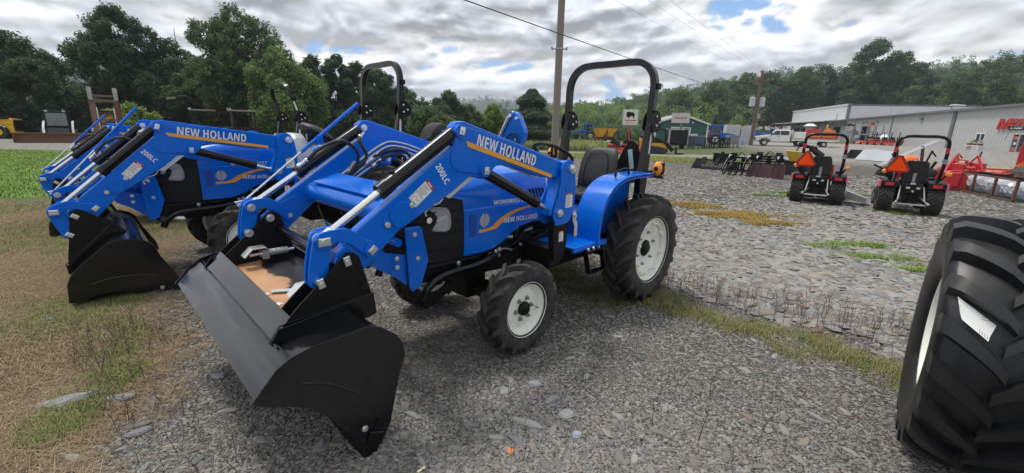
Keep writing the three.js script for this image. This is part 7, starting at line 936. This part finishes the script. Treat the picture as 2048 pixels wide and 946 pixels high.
// single stones that stand out
function flatStone(x, z, len, wid, thk, turn, col, label, name = 'flat_stone', seed = 1) {
  const r = rng(seed * 13 + 7), n = 9, P = []; for (let i = 0; i < n; i++) { const a = i / n * 6.283, k = .78 + r() * .34; P.push([Math.cos(a) * len / 2 * k, Math.sin(a) * wid / 2 * k]); }
  const g = ext(P, 0, thk, thk * .35); g.rotateX(-Math.PI / 2); const p = g.attributes.position; for (let i = 0; i < p.count; i++) p.setY(i, p.getY(i) * (1 + .5 * (vnoise(p.getX(i) * 30 + seed, p.getZ(i) * 30) - .5)) + p.getX(i) * .06); g.computeVertexNormals();
  one(name, boxUV(g, 4), std(lin(...col), .9, 0, { bumpMap: grainTex, bumpScale: .006 }), label, 'stone', [x, H(x, z) - thk * .25, z], turn);
}
flatStone(-2.72, -2.28, .34, .13, .05, .45, [.25, .25, .25], 'long grey slab at the edge of the straw, beside a second slab', 'flat_stone', 1);
flatStone(-2.42, -2.34, .18, .10, .045, .2, [.22, .22, .225], 'shorter grey slab butted against the long one', 'flat_stone', 2);
flatStone(-2.62, -2.92, .20, .085, .02, .2, [.23, .13, .09], 'flat reddish-brown stone in front of the bucket lip', 'flat_stone', 3);
flatStone(-3.72, -3.15, .14, .10, .03, .5, [.27, .29, .31], 'blue-grey stone lying in the straw', 'flat_stone', 4);
flatStone(.12, -2.22, .24, .055, .022, -.5, [.29, .295, .29], 'long pale streaked stone half buried in the gravel', 'pale_stone', 5);
flatStone(.36, -2.30, .11, .10, .03, .3, [.30, .31, .30], 'pale lumpy stone beside the long streaked one', 'pale_stone', 6);
flatStone(.40, -2.12, .08, .06, .03, .8, [.33, .35, .38], 'small bluish stone below the lumpy pale one', 'pale_stone', 7);
flatStone(.58, -2.06, .05, .05, .02, .3, [.15, .14, .15], 'small dark square chip in the gravel', 'dark_chip', 8);
flatStone(.02, -1.98, .045, .045, .022, .3, [.62, .24, .11], 'bright orange pebble in the open gravel', 'orange_pebble', 9);
flatStone(.62, -1.78, .12, .06, .03, -.4, [.30, .20, .15], 'reddish stone half sunk in the gravel', 'red_stone', 10);
flatStone(.18, -2.62, .11, .06, .02, -.3, [.29, .29, .29], 'flat grey stone in front of the front wheel', 'flat_stone', 11);
flatStone(-.02, -2.52, .09, .07, .02, .6, [.27, .275, .28], 'squarish grey stone beside the dead stem', 'flat_stone', 12);
flatStone(-2.05, -2.05, .14, .07, .03, .6, [.2, .2, .21], 'grey stone beside the dark weeds', 'flat_stone', 13);
flatStone(-1.98, -2.62, .10, .07, .03, .1, [.25, .25, .26], 'grey stone standing up among the weeds', 'flat_stone', 14);
flatStone(.92, -3.35, .10, .05, .025, -.3, [.3, .3, .3], 'flat grey stone on the track beside the front wheel', 'flat_stone', 15);
flatStone(2.25, -3.75, .14, .10, .05, .4, [.13, .12, .11], 'dark rounded stone beside the grass strip', 'dark_stone', 16);
flatStone(2.75, -3.55, .11, .08, .05, .2, [.19, .14, .10], 'brown earthy clod by the grass strip', 'earth_clod', 17);
one('paper_scrap', plate(.045, .012, .3, 0, 0, 0).rotateX(-1.4), std(lin(.72, .68, .42), .7), 'pale yellow paper scrap on the gravel', 'scrap', [-.43, .012, -1.83], .5);
scene.fog = new THREE.FogExp2(0xc3ccd4, .0004);
// ---------- draw ----------
scene.traverse(o => { if (o.isMesh) { o.castShadow = true; o.receiveShadow = true; } });
const renderer = new THREE.WebGLRenderer({ antialias: true });
renderer.setSize(1024, 473); renderer.shadowMap.enabled = true; renderer.shadowMap.type = THREE.PCFSoftShadowMap;
renderer.toneMapping = THREE.LinearToneMapping; renderer.toneMappingExposure = EXPOSURE;
renderer.render(scene, camera);
